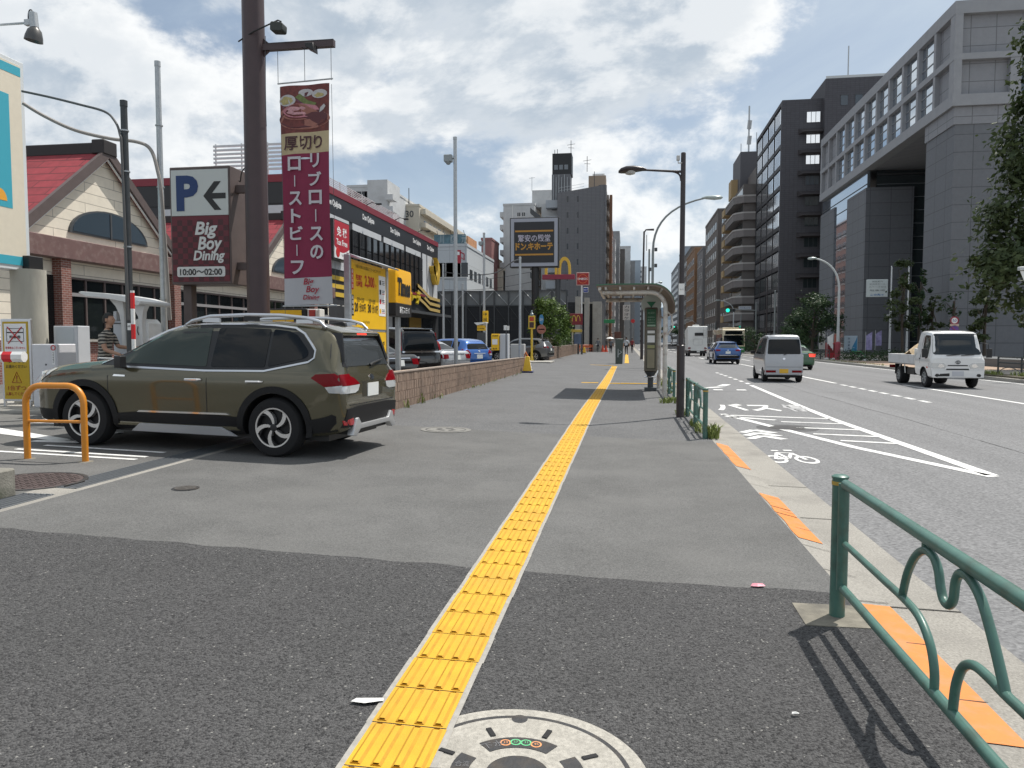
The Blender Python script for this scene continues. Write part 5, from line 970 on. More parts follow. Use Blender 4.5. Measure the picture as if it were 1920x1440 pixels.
def bann():
    t = thing('banner', 'tall maroon hanging banner advertising roast beef on the brown pole', 'banner', (bp_.x, bp_.y-0.02, 0.1)); y = -0.02
    zt, zb = hz(166, ZP)-0.1, hz(572, ZP)-0.1; x0, x1 = 0.53, 1.45; W_, H_ = x1-x0, zt-zb
    def wav(fx_, fz): return y+0.025*sin(5*fz+2.0*fx_)+0.018*sin(9*fx_+3*fz)-0.02*sin(pi*fz)
    def grid(z0, z1, m, b, xa=0.0, xb=1.0, off=0.0, skew=0.0):
        nx, nz = 14, max(2, int((z1-z0)*24)); vs = []
        for i in range(nz+1):
            for j in range(nx+1):
                fxx = xa+(xb-xa)*j/nx; f = z0+(z1-z0)*i/nz+skew*(fxx-0.5)*0.03; vs.append((x0+fxx*W_, wav(fxx, f)-off, zb+f*H_+0.03*(fxx-0.5)))
        b.add(vs, [(i*(nx+1)+j, i*(nx+1)+j+1, (i+1)*(nx+1)+j+1, (i+1)*(nx+1)+j) for i in range(nz) for j in range(nx)], m)
    def P2(fx_, f, off=0.004): return (x0+fx_*W_, wav(fx_, f)-off, zb+f*H_+0.03*(fx_-0.5))
    mar = M('banner_maroon', (0.20, 0.012, 0.05), 0.65, var=0.08, vs=3); cre = M('banner_gold', (0.46, 0.37, 0.22), 0.65, var=0.12, vs=4); whi = M('banner_white', (0.42, 0.42, 0.44), 0.65); 
    b = B(); grid(0.125, 0.69, 0, b); grid(0.69, 0.785, 1, b); grid(0.0, 0.125, 2, b); grid(0.785, 1.0, 3, b); cl = b.out('cloth', [mar, cre, whi, M('banner_photo_brown', (0.14, 0.03, 0.025), 0.6, var=0.4, vs=14)], t, smooth=60)
    def blob(pts, m, off): b.add([P2(px, pz, off) for px, pz in pts], [tuple(range(len(pts)))], m)
    def ell(cx, cz, rx, rz, n=28, wob=0.0, a0=0, a1=360): return [(cx+rx*cos(R(a0+(a1-a0)*i/n))*(1+wob*sin(5*i)), cz+rz*sin(R(a0+(a1-a0)*i/n))*(1+wob*cos(7*i))) for i in range(n)]
    b = B()
    blob(ell(0.50, 0.842, 0.52, 0.045, wob=0.0), 1, 0.004); blob(ell(0.47, 0.85, 0.50, 0.045), 0, 0.0045)
    blob(ell(0.15, 0.933, 0.17, 0.026), 2, 0.005); blob(ell(0.14, 0.932, 0.13, 0.018, wob=0.15), 5, 0.0055)
    blob(ell(0.52, 0.965, 0.145, 0.017), 2, 0.005); blob(ell(0.54, 0.959, 0.10, 0.010), 0, 0.0056)
    blob(ell(0.80, 0.955, 0.16, 0.020), 2, 0.0052); blob(ell(0.80, 0.949, 0.10, 0.010, wob=0.2), 5, 0.006)
    blob([(0.31, 0.945), (0.40, 0.962), (0.56, 0.93), (0.74, 0.915), (0.72, 0.906), (0.52, 0.908)], 4, 0.0065)
    blob([(0.05, 0.925), (0.32, 0.94), (0.53, 0.91), (0.2, 0.898), (0.05, 0.898)], 6, 0.0052)
    blob(ell(0.41, 0.878, 0.40, 0.036, wob=0.03), 1, 0.006); blob(ell(0.43, 0.884, 0.37, 0.032, wob=0.04), 3, 0.007)
    for cx, cz, rx, rz in ((0.28, 0.893, 0.14, 0.010), (0.55, 0.897, 0.16, 0.010), (0.4, 0.872, 0.2, 0.006), (0.66, 0.886, 0.08, 0.014), (0.22, 0.878, 0.08, 0.006)): blob(ell(cx, cz, rx, rz, wob=0.12), 7, 0.008)
    blob([(0.80, 0.87), (0.82, 0.892), (0.90, 0.907), (0.93, 0.896), (0.88, 0.88)], 2, 0.0075)
    b.out('food_picture', [M('bn_dark', (0.10, 0.025, 0.03), 0.6), M('bn_rim', (0.30, 0.12, 0.09), 0.6, var=0.2, vs=20), M('bn_bowl', (0.46, 0.44, 0.44), 0.6), M('bn_beef', (0.44, 0.17, 0.20), 0.6, var=0.4, vs=26), M('bn_green', (0.14, 0.17, 0.05), 0.6, var=0.3, vs=25), M('bn_potato', (0.40, 0.33, 0.14), 0.6, var=0.3, vs=25), M('bn_plum', (0.14, 0.05, 0.08), 0.6, var=0.3, vs=12), M('bn_beef_light', (0.50, 0.26, 0.28), 0.6, var=0.4, vs=26)], cl, smooth=0)
    b = B()
    for ch, f in zip('厚切り', (0.22, 0.5, 0.77)): b.text(ch, P2(f, 0.738, 0.008), X3, Z3, h=0.25 if ch != 'り' else 0.23, m=0, off=0.016, lift=0.006)
    for i, ch in enumerate('リブロースの'): b.text(ch if ch != 'ー' else '｜', P2(0.70, 0.655-0.083*i, 0.02), X3, Z3, w=0.25 if ch not in 'リー' else (0.17 if ch == 'リ' else None), h=0.255 if ch != 'ー' else 0.22, m=1, off=0.028, lift=0.006)
    for i, ch in enumerate('ローストビーフ'): b.text(ch if ch != 'ー' else '｜', P2(0.29, 0.645-0.0785*i, 0.02), X3, Z3, w=0.25 if ch not in 'トー' else (0.19 if ch == 'ト' else None), h=0.25 if ch != 'ー' else 0.2, m=1, off=0.028, lift=0.006)
    for i, (w_, f, q, hh) in enumerate((('Big', 0.52, 0.102, 0.15), ('Boy', 0.60, 0.066, 0.15), ('Dining', 0.57, 0.030, 0.115))): b.text(w_, P2(f, q, 0.012), X3, Z3, h=hh, m=2, off=0.02, shear=0.22, lift=0.006)
    b.out('lettering', [M('bn_brown', (0.06, 0.015, 0.02), 0.6), M('bn_pale', (0.50, 0.47, 0.50), 0.6), M('bn_red', (0.33, 0.02, 0.04), 0.6)], cl, smooth=0)
    b = B(); b.add([P2(0.35+0.28*i/10, 0.668+0.004*sin(pi*i/10)*s, 0.005) for s in (1,) for i in range(11)]+[P2(0.35+0.28*i/10, 0.666-0.003*sin(pi*i/10), 0.005) for i in range(10, -1, -1)], [tuple(range(22))]); b.out('wind_slit', M('slit_sky', (0.6, 0.66, 0.72), 0.8), cl, smooth=0)
    b = B(); b.cyl((x0-0.06, y, zt+0.045), (x1+0.07, y, zt+0.085), 0.014, n=8); b.out('top_rod', steel, t); b = B(); b.cyl((x0-0.03, y, zb-0.03), (x1+0.09, y, zb-0.02), 0.014, n=8); b.out('bottom_rod', steel, t)
    for x in (x0-0.05, x1+0.04, (x0+x1)/2):
        b = B(); b.tube([(x, y, za-0.05), (x, y, zt+0.06)], 0.005, 5); b.out('wire', dgrey, t)
    for x in (x0-0.03, x1+0.03): b = B(); b.tube([(x, y+0.03, zt), (x+0.03, y+0.03, zb-0.6)], 0.004, 5); b.out('wire', dgrey, t)
bann()
# parking sign
def psign():
    Z = 14.2; p, q = at(321, Z), at(443, Z); t = thing('parking_sign', 'parking sign with blue P, arrow and maroon checked panel beside the brown pole', 'parking sign', (p.x, (p.y+q.y)/2, 0.15)); w = q.x-p.x; H = lambda v: hz(v, Z)-0.15
    b = B(); b.bb((0, 0, H(533)), (w, 0.62, H(312))); b.out('case', btrim, t, bev=0.012)
    b = B(); b.bb((0.035, -0.012, H(404)), (w-0.035, 0.0, H(318))); b.out('white_panel', M('sign_dull_white', (0.52, 0.54, 0.52), 0.45), t, smooth=0)
    b = B(); b.bb((0.035, -0.012, H(528)), (w-0.035, 0.0, H(405))); pn = b.out('checked_panel', M('sign_maroon', (0.12, 0.010, 0.02), 0.45), t, smooth=0)
    b = B(); n = 11; cw = (w-0.08)/n; hh = H(406)-H(527)
    for i in range(n):
        for j in range(int(hh/cw)):
            if (i+j) % 2: b.flat([(0, 0), (cw, 0), (cw, cw), (0, cw)], (0.04+i*cw, -0.0125, H(527)+j*cw), X3, Z3)
    b.out('check_pattern', M('sign_dark_maroon', (0.055, 0.008, 0.012), 0.45), pn, smooth=0)
    b = B()
    for w_, cx, v, hg in (('Big', 0.60, 432, 0.32), ('Boy', 0.66, 460, 0.32), ('Dining', 0.64, 482, 0.24)): b.text(w_, (w*cx, -0.016, H(v)), X3, Z3, h=hg, w=0.46 if w_ == 'Big' else 0.50 if w_ == 'Boy' else 0.64, off=0.03, shear=0.2)
    b.flat(rpoly([(0, 0), (w*0.80, 0), (w*0.80, 0.19), (0, 0.19)], 0.04), (w*0.10, -0.016, H(519)), X3, Z3); b.out('lettering', M('sign_offwhite', (0.60, 0.60, 0.58), 0.45), pn, smooth=0)
    b = B(); b.text('10:00〜02:00', (w*0.5, -0.02, H(510)), X3, Z3, w=w*0.70, off=0.02); b.out('hours', sblack, pn, smooth=0)
    b = B(); b.text('P', (w*0.30, -0.014, H(362)), X3, Z3, h=0.66, w=0.45, off=0.045); b.out('letter_p', M('sign_navy', (0.01, 0.035, 0.13), 0.45), t, smooth=0)
    ax_, az = w*0.565, H(368); b = B(); c = lambda x, z: (ax_+x, -0.016, az+z)
    b.add([c(0.0, 0), c(0.22, 0.265), c(0.36, 0.265), c(0.18, 0.05), c(0.45, 0.05), c(0.45, -0.055), c(0.18, -0.055), c(0.36, -0.265), c(0.22, -0.265)], [(0, 1, 2, 3), (0, 3, 6), (3, 4, 5, 6), (0, 6, 7, 8)]); b.out('arrow', sblack, t, smooth=0)
    for v in (352, 498): b = B(); b.bb((w-0.02, 0.2, H(v)-0.07), (w+0.35, 0.32, H(v)+0.07)); b.out('bracket', btrim, t)
    b = B(); b.bb((0.10, 0.2, 0), (0.27, 0.38, H(533))); b.out('post', btrim, t, bev=0.008)
    b = B(); b.tube(bez((w+0.02, 0.3, H(335)), (w+0.15, 0.2, H(345)), (w+0.1, 0.1, H(320)), (w+0.25, 0.2, H(310))), 0.012, 6); b.out('wire', black, t)
psign()
# parking operator's tariff board
def tariff():
    X = -5.3; y0, y1 = onx(655, X), onx(722, X); t = thing('tariff_board', 'yellow parking tariff board between two steel posts behind the green SUV', 'tariff board', (X, y0, 0.12)); w = y1-y0; Z = dep(X, (y0+y1)/2)
    Zl = dep(X, y0)
    H = lambda v, y: hz(v, dep(X, y0+y))-0.12
    zt = H(482, 0)
    z1, z0 = zt-0.08, H(566, 0)
    for y in (-0.06, w+0.03): b = B(); b.bb((-0.05, y-0.05, 0), (0.07, y+0.05, zt+0.05)); b.out('post', steel, t, bev=0.01)
    b = B(); b.prism([(0.0, zt+0.02), (0.0, zt+0.08), (0.30, zt-0.03), (0.30, zt-0.06)], -0.08, w+0.1, 'y'); b.out('hood', alu, t)
    z0 = zt-1.36
    b = B(); b.bb((-0.04, 0.0, z0), (0.04, w-0.03, zt-0.03)); p1 = b.out('tariff_panel', yel, t, smooth=0); x = 0.043
    b = B(); T = lambda s, fy, fz, ww=None, hh=None, m=0, off=0.0: b.text(s, (x, w*fy, z0+(zt-z0)*fz), Y3, Z3, w=ww, h=hh, m=m, off=off)
    T('お困りの際にはお電話にてコールセンターまで', 0.48, 0.90, ww=1.5); T('駐車後', 0.22, 0.74, ww=0.36, m=1, off=0.02); T('12時間', 0.22, 0.65, ww=0.34, m=1, off=0.02); T('2,300', 0.50, 0.70, ww=0.58, hh=0.26, m=1, off=0.02); T('円', 0.67, 0.66, hh=0.08, m=1)
    T('8:00〜2:00', 0.25, 0.42, ww=0.40, hh=0.09); T('2:00〜8:00', 0.56, 0.42, ww=0.40, hh=0.09); T('20', 0.14, 0.31, ww=0.2, hh=0.18, off=0.02); T('分330円', 0.30, 0.31, ww=0.36, hh=0.18, off=0.015); T('30', 0.49, 0.31, ww=0.2, hh=0.18, off=0.02); T('分110円', 0.65, 0.31, ww=0.36, hh=0.18, off=0.015)
    T('クレジット可', 0.14, 0.10, ww=0.3); T('0120-77-8924', 0.4, 0.10, ww=0.4)
    b.box((x, w*0.045, z0+(zt-z0)*0.70), (0.004, 0.12, 0.40), 1); b.box((x, w*0.045, z0+(zt-z0)*0.33), (0.004, 0.12, 0.40), 0)
    for i, ch in enumerate('最大料金'): b.text(ch, (x+0.003, w*0.045, z0+(zt-z0)*(0.81-0.068*i)), Y3, Z3, h=0.075, m=2)
    for i, ch in enumerate('駐車料金'): b.text(ch, (x+0.003, w*0.045, z0+(zt-z0)*(0.44-0.068*i)), Y3, Z3, h=0.075, m=2)
    b.box((x, w*0.87, z0+(zt-z0)*0.53), (0.006, w*0.20, 0.86), 2)
    for k in range(4):
        fz = 0.74-0.15*k; b.box((x+0.004, w*0.81, z0+(zt-z0)*fz), (0.002, 0.10, 0.10), (0, 0, 1, 3)[k]); 
        for j in range(3): b.box((x+0.004, w*0.90, z0+(zt-z0)*(fz+0.025-0.025*j)), (0.002, 0.18, 0.014), 1 if j == 2 and k else 0)
    b.out('tariff_lettering', [sblack, sred, swhite, yel], p1, smooth=0)
    z1 = z0-0.06; b = B(); b.bb((-0.04, 0, z1-1.3), (0.04, w-0.03, z1)); p2 = b.out('notice_panel', yel, t, smooth=0)
    b = B(); b.bb((-0.03, 0, z0-0.05), (0.03, w-0.03, z0)); b.out('rail', steel, t)
    b = B(); b.lathe([(0.30, -0.003), (0.30, 0.004), (0, 0.004)], (x, w*0.24, z1-0.42), n=28, axis='x'); b.lathe([(0.22, 0.004), (0.22, 0.008), (0, 0.008)], (x, w*0.24, z1-0.42), n=28, m=2, axis='x')
    for i, s in enumerate(('車両ナンバーで', '駐車管理を', 'しています')): b.text(s, (x, w*0.71, z1-0.27-0.30*i), Y3, Z3, w=0.95 if i == 0 else 0.75, h=0.19, m=0, off=0.015)
    b.out('notice_lettering', [sblack, sred, swhite], p2, smooth=0)
tariff()
def times():
    X = -5.3; y0, y1 = onx(731, X), onx(761, X); t = thing('car_park_sign', 'yellow illuminated car park sign with black foot panel on a single steel post', 'car park sign', (X, (y0+y1)/2, 0.12)); w = y1-y0; Z = dep(X, (y0+y1)/2); H = lambda v: hz(v, Z)-0.12
    zt, zb = H(507), H(594); zm = zb+0.30
    b = B(); b.prism(rpoly([(-w/2, zm), (w/2, zm), (w/2, zt), (-w/2, zt)], [0.01, 0.01, 0.1, 0.1]), -0.15, 0.15, 'x'); bx = b.out('sign_box', M('times_yellow', (0.86, 0.44, 0.01), 0.3), t, bev=0.02, seg=2)
    b = B(); b.prism(rpoly([(-w/2, zb), (w/2, zb), (w/2, zm-0.004), (-w/2, zm-0.004)], [0.06, 0.06, 0.01, 0.01]), -0.15, 0.15, 'x'); bk = b.out('foot_panel', sblack, t, bev=0.02)
    b = B(); b.text('Times', (0.152, 0.02, zm+(zt-zm)*0.48), Y3, Z3, w=w*0.82, h=0.42, off=0.06, shear=0.12); b.text('The Parking', (0.152, -0.1, zm+(zt-zm)*0.26), Y3, Z3, w=w*0.5, h=0.06); b.out('lettering', sblack, bx, smooth=0)
    b = B(); b.text('新宿ステパ', (0.152, 0.05, zb+0.15), Y3, Z3, w=w*0.62, h=0.16, off=0.015); b.out('lettering', swhite, bk, smooth=0)
    b = B(); b.bb((-0.05, -0.07, 0), (0.05, 0.07, zb)); b.out('post', steel, t, bev=0.008)
times()
# block wall along the car park
wallm = brickmat('ribbed_block', (0.28, 0.20, 0.15), (0.25, 0.175, 0.135), (0.085, 0.062, 0.05), 0.40, 0.20, 0.013, axes='yz', bump=0.9, off=0.0, var=0.28)
def blockwall(x, y0, y1, z0, z1a, z1b, label, thick=0.14):
    t = thing('block_wall', label, 'block wall', (x, y0, 0.0), group='low brown block walls'); L_ = y1-y0
    b = B(); b.add([(0, 0, z0), (0, L_, z0), (0, L_, z1b), (0, 0, z1a), (-thick, 0, z0), (-thick, L_, z0), (-thick, L_, z1b), (-thick, 0, z1a)], [(0, 1, 2, 3), (5, 4, 7, 6), (3, 2, 6, 7), (4, 0, 3, 7), (1, 5, 6, 2)]); w = b.out('wall', wallm, t, smooth=0)
    k = int(L_/0.08); b = B()   # split-ribbed face of the blocks
    rr = random.Random(2)
    for i in range(k):
        y = (i+0.5)*L_/k; f = y/L_; zt = z1a*(1-f)+z1b*f
        n = 4
        for j in range(n):
            za_, zb_ = z0+(zt-z0)*j/n+0.012, z0+(zt-z0)*(j+1)/n-0.008
            d = rr.uniform(0.006, 0.016); b.bb((0.0005, y-0.026, za_), (d, y+0.026, zb_))
    b.out('ribbing', M('rib_brown', (0.29, 0.21, 0.16), 0.9, var=0.28, vs=5, dirt=(0.10, 0.075, 0.06), ds=1.3, da=0.6), w, smooth=0)
    b = B(); b.add([(0.025, -0.01, z1a+0.002), (0.025, L_, z1b+0.002), (-thick-0.02, L_, z1b+0.002), (-thick-0.02, -0.01, z1a+0.002), (0.025, -0.01, z1a+0.03), (0.025, L_, z1b+0.03), (-thick-0.02, L_, z1b+0.03), (-thick-0.02, -0.01, z1a+0.03)], [(0, 1, 2, 3), (4, 5, 6, 7), (0, 1, 5, 4), (3, 2, 6, 7), (0, 3, 7, 4), (1, 2, 6, 5)]); b.out('coping', M('coping_brown', (0.30, 0.245, 0.205), 0.85, var=0.15, vs=6), t, smooth=0)
blockwall(-4.68, 13.0, 34.2, 0.06, 0.86, 0.74, 'long low ribbed block wall between the footway and the parked cars')
blockwall(-5.6, 54.6, 90, 0.1, 1.05, 1.15, 'farther block wall holding the planting bed beyond the car park exit')
# orange hoop guard
p, q = V((-6.84, 7.63)), V((-6.10, 7.61)); t = thing('hoop_guard', 'orange steel hoop guard standing in front of the green SUV', 'hoop guard', (p.x, p.y, 0.14)); w = (q-p).length; hh = hz(722, 8.65)-0.14
ho = M('hoop_orange', (0.62, 0.23, 0.015), 0.35, coat=0.3, var=0.06, vs=10)
b = B(); rr_ = 0.2; b.tube([(0, 0, 0), (0, 0, hh-rr_)]+[(rr_-rr_*cos(R(a)), 0, hh-rr_+rr_*sin(R(a))) for a in range(10, 91, 10)]+[(w-rr_+rr_*sin(R(a)), 0, hh-rr_+rr_*cos(R(a))) for a in range(0, 91, 10)]+[(w, 0, -0.02)], 0.036, 14); b.out('hoop', ho, t, smooth=60)
b = B(); b.cyl((0.03, 0, hh*0.52), (w-0.03, 0, hh*0.52), 0.018, n=12); b.out('cross_bar', ho, t)
b = B(); b.lathe([(0.09, -0.01), (0.08, 0.006), (0, 0.008)], n=14); b.lathe([(0.09, -0.01), (0.08, 0.006), (0, 0.008)], (w, 0, -0.015), n=14); b.out('footing', footm, t)
# concrete block at the lower left
t = thing('concrete_block', 'mossy low concrete block at the lower left edge of the photo', 'concrete block', (-5.72, 5.80, 0.11)); b = B(); b.box((0, 0, 0.12), (0.56, 0.26, 0.26)); b.out('block', M('mossy_concrete', (0.22, 0.21, 0.18), 0.95, var=0.3, vs=7, bump=0.6, dirt=(0.06, 0.07, 0.045), ds=5, da=0.9), t, bev=0.015)
# ticket island
isl = B(); a_, c_ = at(-160, 14.0), at(310, 14.6); isl.bb((a_.x, a_.y-0.3, 0.1), (c_.x, a_.y+2.2, 0.27)); struct(isl.out('ticket_island', conc, bev=0.02))
def board1():
    Z = 14.2; p, q = at(3, Z), at(67, Z); t = thing('notice_stand', 'yellow notice stand with crossed out ticket picture at the car park entry', 'notice stand', (p.x, p.y, 0.27)); w = q.x-p.x; H = lambda v: hz(v, Z)-0.27
    b = B(); b.bb((0, 0, H(752)), (w, 0.05, H(598))); b.out('frame', alu, t, bev=0.008)
    b = B(); b.bb((0.05, -0.006, H(748)), (w-0.05, 0.0, H(603))); pn = b.out('yellow_face', M('notice_yellow', (0.50, 0.33, 0.01), 0.5), t, smooth=0)
    b = B(); b.bb((0.085, -0.01, H(660)), (w-0.09, -0.006, H(607))); wp = b.out('white_face', swhite, t, smooth=0)
    y = -0.013; b = B(); cx = w*0.5; o = [(cx-0.18, H(640)), (cx+0.18, H(640)), (cx+0.18, H(616)), (cx-0.18, H(616))]
    b.tube([(a, y, c) for a, c in o+[o[0]]], 0.006, 4); b.bb((cx-0.18, y-0.002, H(624.5)), (cx+0.18, y, H(622.5))); b.text('駐車券', (cx, y, H(632)), X3, Z3, w=0.24, h=0.065, off=0.02)
    b.tube([(cx-0.15, y-0.006, H(644)), (cx+0.15, y-0.006, H(613))], 0.009, 4, 1); b.tube([(cx-0.16, y-0.006, H(613)), (cx+0.15, y-0.006, H(644))], 0.009, 4, 1); b.text('駐車券はございません', (cx, y, H(652)), X3, Z3, w=0.42, h=0.05, m=1, off=0.015); b.out('ticket_picture', [sblack, sred], wp, smooth=0)
    b = B(); y = -0.008
    for s, v, ww, hh, m in (('ゆっくり', 677, 0.36, 0.075, 0), ('お進みください', 687, 0.44, 0.065, 0), ('1台ずつ', 727, 0.38, 0.10, 1), ('入庫してください', 738, 0.5, 0.07, 1)): b.text(s, (cx, y, H(v)), X3, Z3, w=ww, h=hh, m=m, off=0.01)
    tr = [(cx-0.1, H(717)), (cx+0.1, H(717)), (cx, H(697))]; b.tube([(a, y, c) for a, c in tr+[tr[0]]], 0.008, 4, 1); b.text('!', (cx, y, H(709.5)), X3, Z3, h=0.12, m=1, off=0.02); b.out('entry_lettering', [sblack, M('notice_brown', (0.30, 0.05, 0.01), 0.5)], pn, smooth=0)
    for x in (0.05, w-0.05): b = B(); b.bb((x-0.02, -0.02, 0), (x+0.02, 0.02, H(752))); b.out('leg', alu, t)
board1()
lg = M('cabinet_grey', (0.52, 0.54, 0.57), 0.45, var=0.05, vs=3); lw = M('cabinet_white', (0.60, 0.60, 0.62), 0.45, var=0.05)
Z = 13.9; p, q = at(60, Z), at(113, Z); t = thing('ticket_cabinet', 'white metal cabinet with a red warning label beside the yellow notice stand', 'cabinet', (p.x, p.y, 0.27)); H = lambda v: hz(v, Z)-0.27
b = B(); b.bb((0, 0, 0), (q.x-p.x, 0.5, H(645))); b.out('case', lw, t, bev=0.015); b = B(); b.bb((0.27, -0.008, 0.05), (q.x-p.x-0.02, 0, H(648))); b.out('door', lw, t, bev=0.004)
b = B(); b.bb((0.29, -0.02, H(685)), (0.31, -0.008, H(682))); b.out('lock', dgrey, t); b = B(); b.bb((0.43, -0.012, H(683)), (0.49, -0.008, H(658))); b.out('label', swhite, t, smooth=0)
b = B(); b.lathe([(0.05, 0.0), (0.05, -0.004), (0.035, -0.004), (0.035, 0.0)], (0.46, -0.012, H(652)), n=16, axis='y', caps=False); [b.text(ch, (0.46, -0.013, H(661+4.5*i)), X3, Z3, h=0.035, m=1) for i, ch in enumerate('危険高電圧')]; b.out('warning_mark', [sred, sblack], t)
Z = 15.0; p, q = at(102, Z), at(153, Z); t = thing('grey_cabinet', 'tall light grey cabinet between the white cabinet and the man', 'cabinet', (p.x, p.y, 0.27)); H = lambda v: hz(v, Z)-0.27
b = B(); b.bb((0, 0, 0), (q.x-p.x, 0.35, H(611))); b.out('case', lg, t, bev=0.012); b = B(); b.bb((0.06, -0.012, 0.05), (q.x-p.x-0.08, 0, H(616))); b.out('door', M('cabinet_door', (0.46, 0.50, 0.53), 0.5), t, bev=0.005)
def booth():
    Z = 14.0; o = at(207, Z); t = thing('ticket_machine', 'grey parking ticket machine under a curved white canopy', 'ticket machine', (o.x, o.y, 0.27)); c = lambda u, v: (at(u, Z).x-o.x, hz(v, Z)-0.27)
    cw = M('canopy_white', (0.66, 0.66, 0.65), 0.4, var=0.05)
    def pr(pts, y0, y1, nm, m, bev=0.0): b = B(); b.prism([c(*p) for p in pts], y0, y1, 'y'); return b.out(nm, m, t, bev=bev, smooth=30)
    pr([(160, 549), (166, 547), (215, 551), (252, 557), (285, 566), (286, 571), (281, 574), (252, 567), (215, 560), (175, 556)], -0.2, 0.75, 'canopy', cw, 0.006)
    pr([(206, 558), (236, 563), (238, 585), (239, 650), (233, 650), (232, 610), (229, 590), (221, 574)], 0.0, 0.12, 'canopy_leg', cw)
    pr([(284, 571), (277, 585), (275, 605), (277, 690), (270, 690), (269, 612), (267, 594), (258, 578), (246, 570), (262, 570)], 0.0, 0.12, 'canopy_leg', cw)
    pr([(207, 602), (238, 602), (240, 700), (207, 700)], 0.1, 0.6, 'machine_body', lg, 0.012); pr([(208, 583), (215, 583), (215, 602), (208, 602)], 0.1, 0.5, 'machine_head', lg, 0.01)
    pr(rpoly([(250, 650), (250, 604), (256, 598), (272, 598), (280, 606), (281, 650)], 0.03), 0.12, 0.5, 'dispenser', white, 0.01)
    b = B(); b.tube([(c(260, 0)[0], 0.1, c(0, 628)[1]), (c(258, 0)[0], 0.09, c(0, 620)[1]), (c(260, 0)[0], 0.09, c(0, 612)[1])], 0.008, 6); b.tube([(c(272, 0)[0], 0.1, c(0, 632)[1]), (c(272, 0)[0], 0.09, c(0, 610)[1])], 0.012, 6); b.out('handset', dgrey, t)
    pr([(207, 605), (237, 605), (237, 607), (207, 607)], 0.085, 0.1, 'panel_line', dgrey)
booth()
Z = 14.6; o = at(291, Z); t = thing('hooded_lamp', 'small white hooded lamp on a stub post beside the galvanised pole', 'lamp', (o.x, o.y, 0.27)); b = B(); b.lathe([(0.12, hz(612, Z)-0.27), (0.11, hz(607, Z)-0.27), (0, hz(603, Z)-0.27)], n=20); b.out('hood', white, t); b = B(); b.cyl((0, 0, 0), (0, 0, hz(612, Z)-0.27), 0.05, n=12); b.out('post', dgrey, t)
bred = M('barrier_red', (0.62, 0.015, 0.02), 0.4)
Z = 13.0; o = at(246, Z); t = thing('barrier_gate', 'raised red and white barrier boom beside the dark utility pole', 'barrier', (o.x+0.06, o.y, 0.27)); zz = [hz(v, Z)-0.27 for v in (670, 636, 608, 579, 549, 545)]
b = B()
for i, (a, c_) in enumerate(zip(zz, zz[1:])): b.bb((-0.028, -0.02, a), (0.028, 0.02, c_), (1, 0, 1, 0, 1)[i])
b.out('boom', [bred, white], t, smooth=0); b = B(); b.bb((-0.12, 0.03, 0), (0.12, 0.3, zz[0]+0.1)); b.out('housing', lg, t, bev=0.02); b = B(); b.bb((-0.09, -0.03, hz(619, Z)-0.27), (-0.03, 0.0, hz(606, Z)-0.27)); b.text('49', (-0.06, -0.031, hz(612, Z)-0.27), X3, Z3, w=0.05, m=1); b.out('height_label', [white, sblack], t)
Z = 9.3; o = at(46, Z); t = thing('barrier_gate', 'lowered red and white barrier boom tip at the left edge of the photo', 'barrier', (o.x, o.y, hz(669, Z)))
b = B(); xs = [0, -0.15, -0.28, -0.42, -0.7, -1.0, -1.6]; oc = [(0.055*cos(R(a)), 0.07*sin(R(a))) for a in range(22, 382, 45)]
for i, (a, c_) in enumerate(zip(xs, xs[1:])): b.prism(oc, a, c_, 'x', m=i % 2)
b.out('boom', [white, bred], t, smooth=0); b = B(); b.bb((-1.5, 0.05, -hz(669, Z)+0.13), (-1.15, 0.35, 0.15)); b.out('housing', lg, t, bev=0.02)
# fee machine roof seen over the SUV
Z = 17.5; p, q = at(478, Z), at(583, Z); t = thing('parking_machine', 'yellow and black parking machine showing just above the SUV roof', 'parking machine', (p.x, p.y, 0.15)); H = lambda v: hz(v, Z)-0.15; w = q.x-p.x
b = B(); b.bb((0, 0, H(640)), (w, 0.4, H(579))); b.out('case', sblack, t, bev=0.015); b = B(); b.bb((0.03, -0.012, H(620)), (w-0.12, 0, H(582))); b.out('yellow_face', yel, t, smooth=0); b = B(); b.bb((w, 0.03, H(640)), (w+0.30, 0.33, H(580))); b.bb((w+0.22, 0.0, H(640)), (w+0.25, 0.03, H(581))); b.out('display_box', [white], t, bev=0.01); b = B(); b.bb((w+0.06, -0.004, H(600)), (w+0.2, 0.03, H(582))); b.out('display', M('display_red', (0.45, 0.05, 0.04), 0.4), t)
for x in (0.15, w-0.15): b = B(); b.bb((x-0.06, 0.1, 0), (x+0.06, 0.3, H(640))); b.out('leg', steel, t)
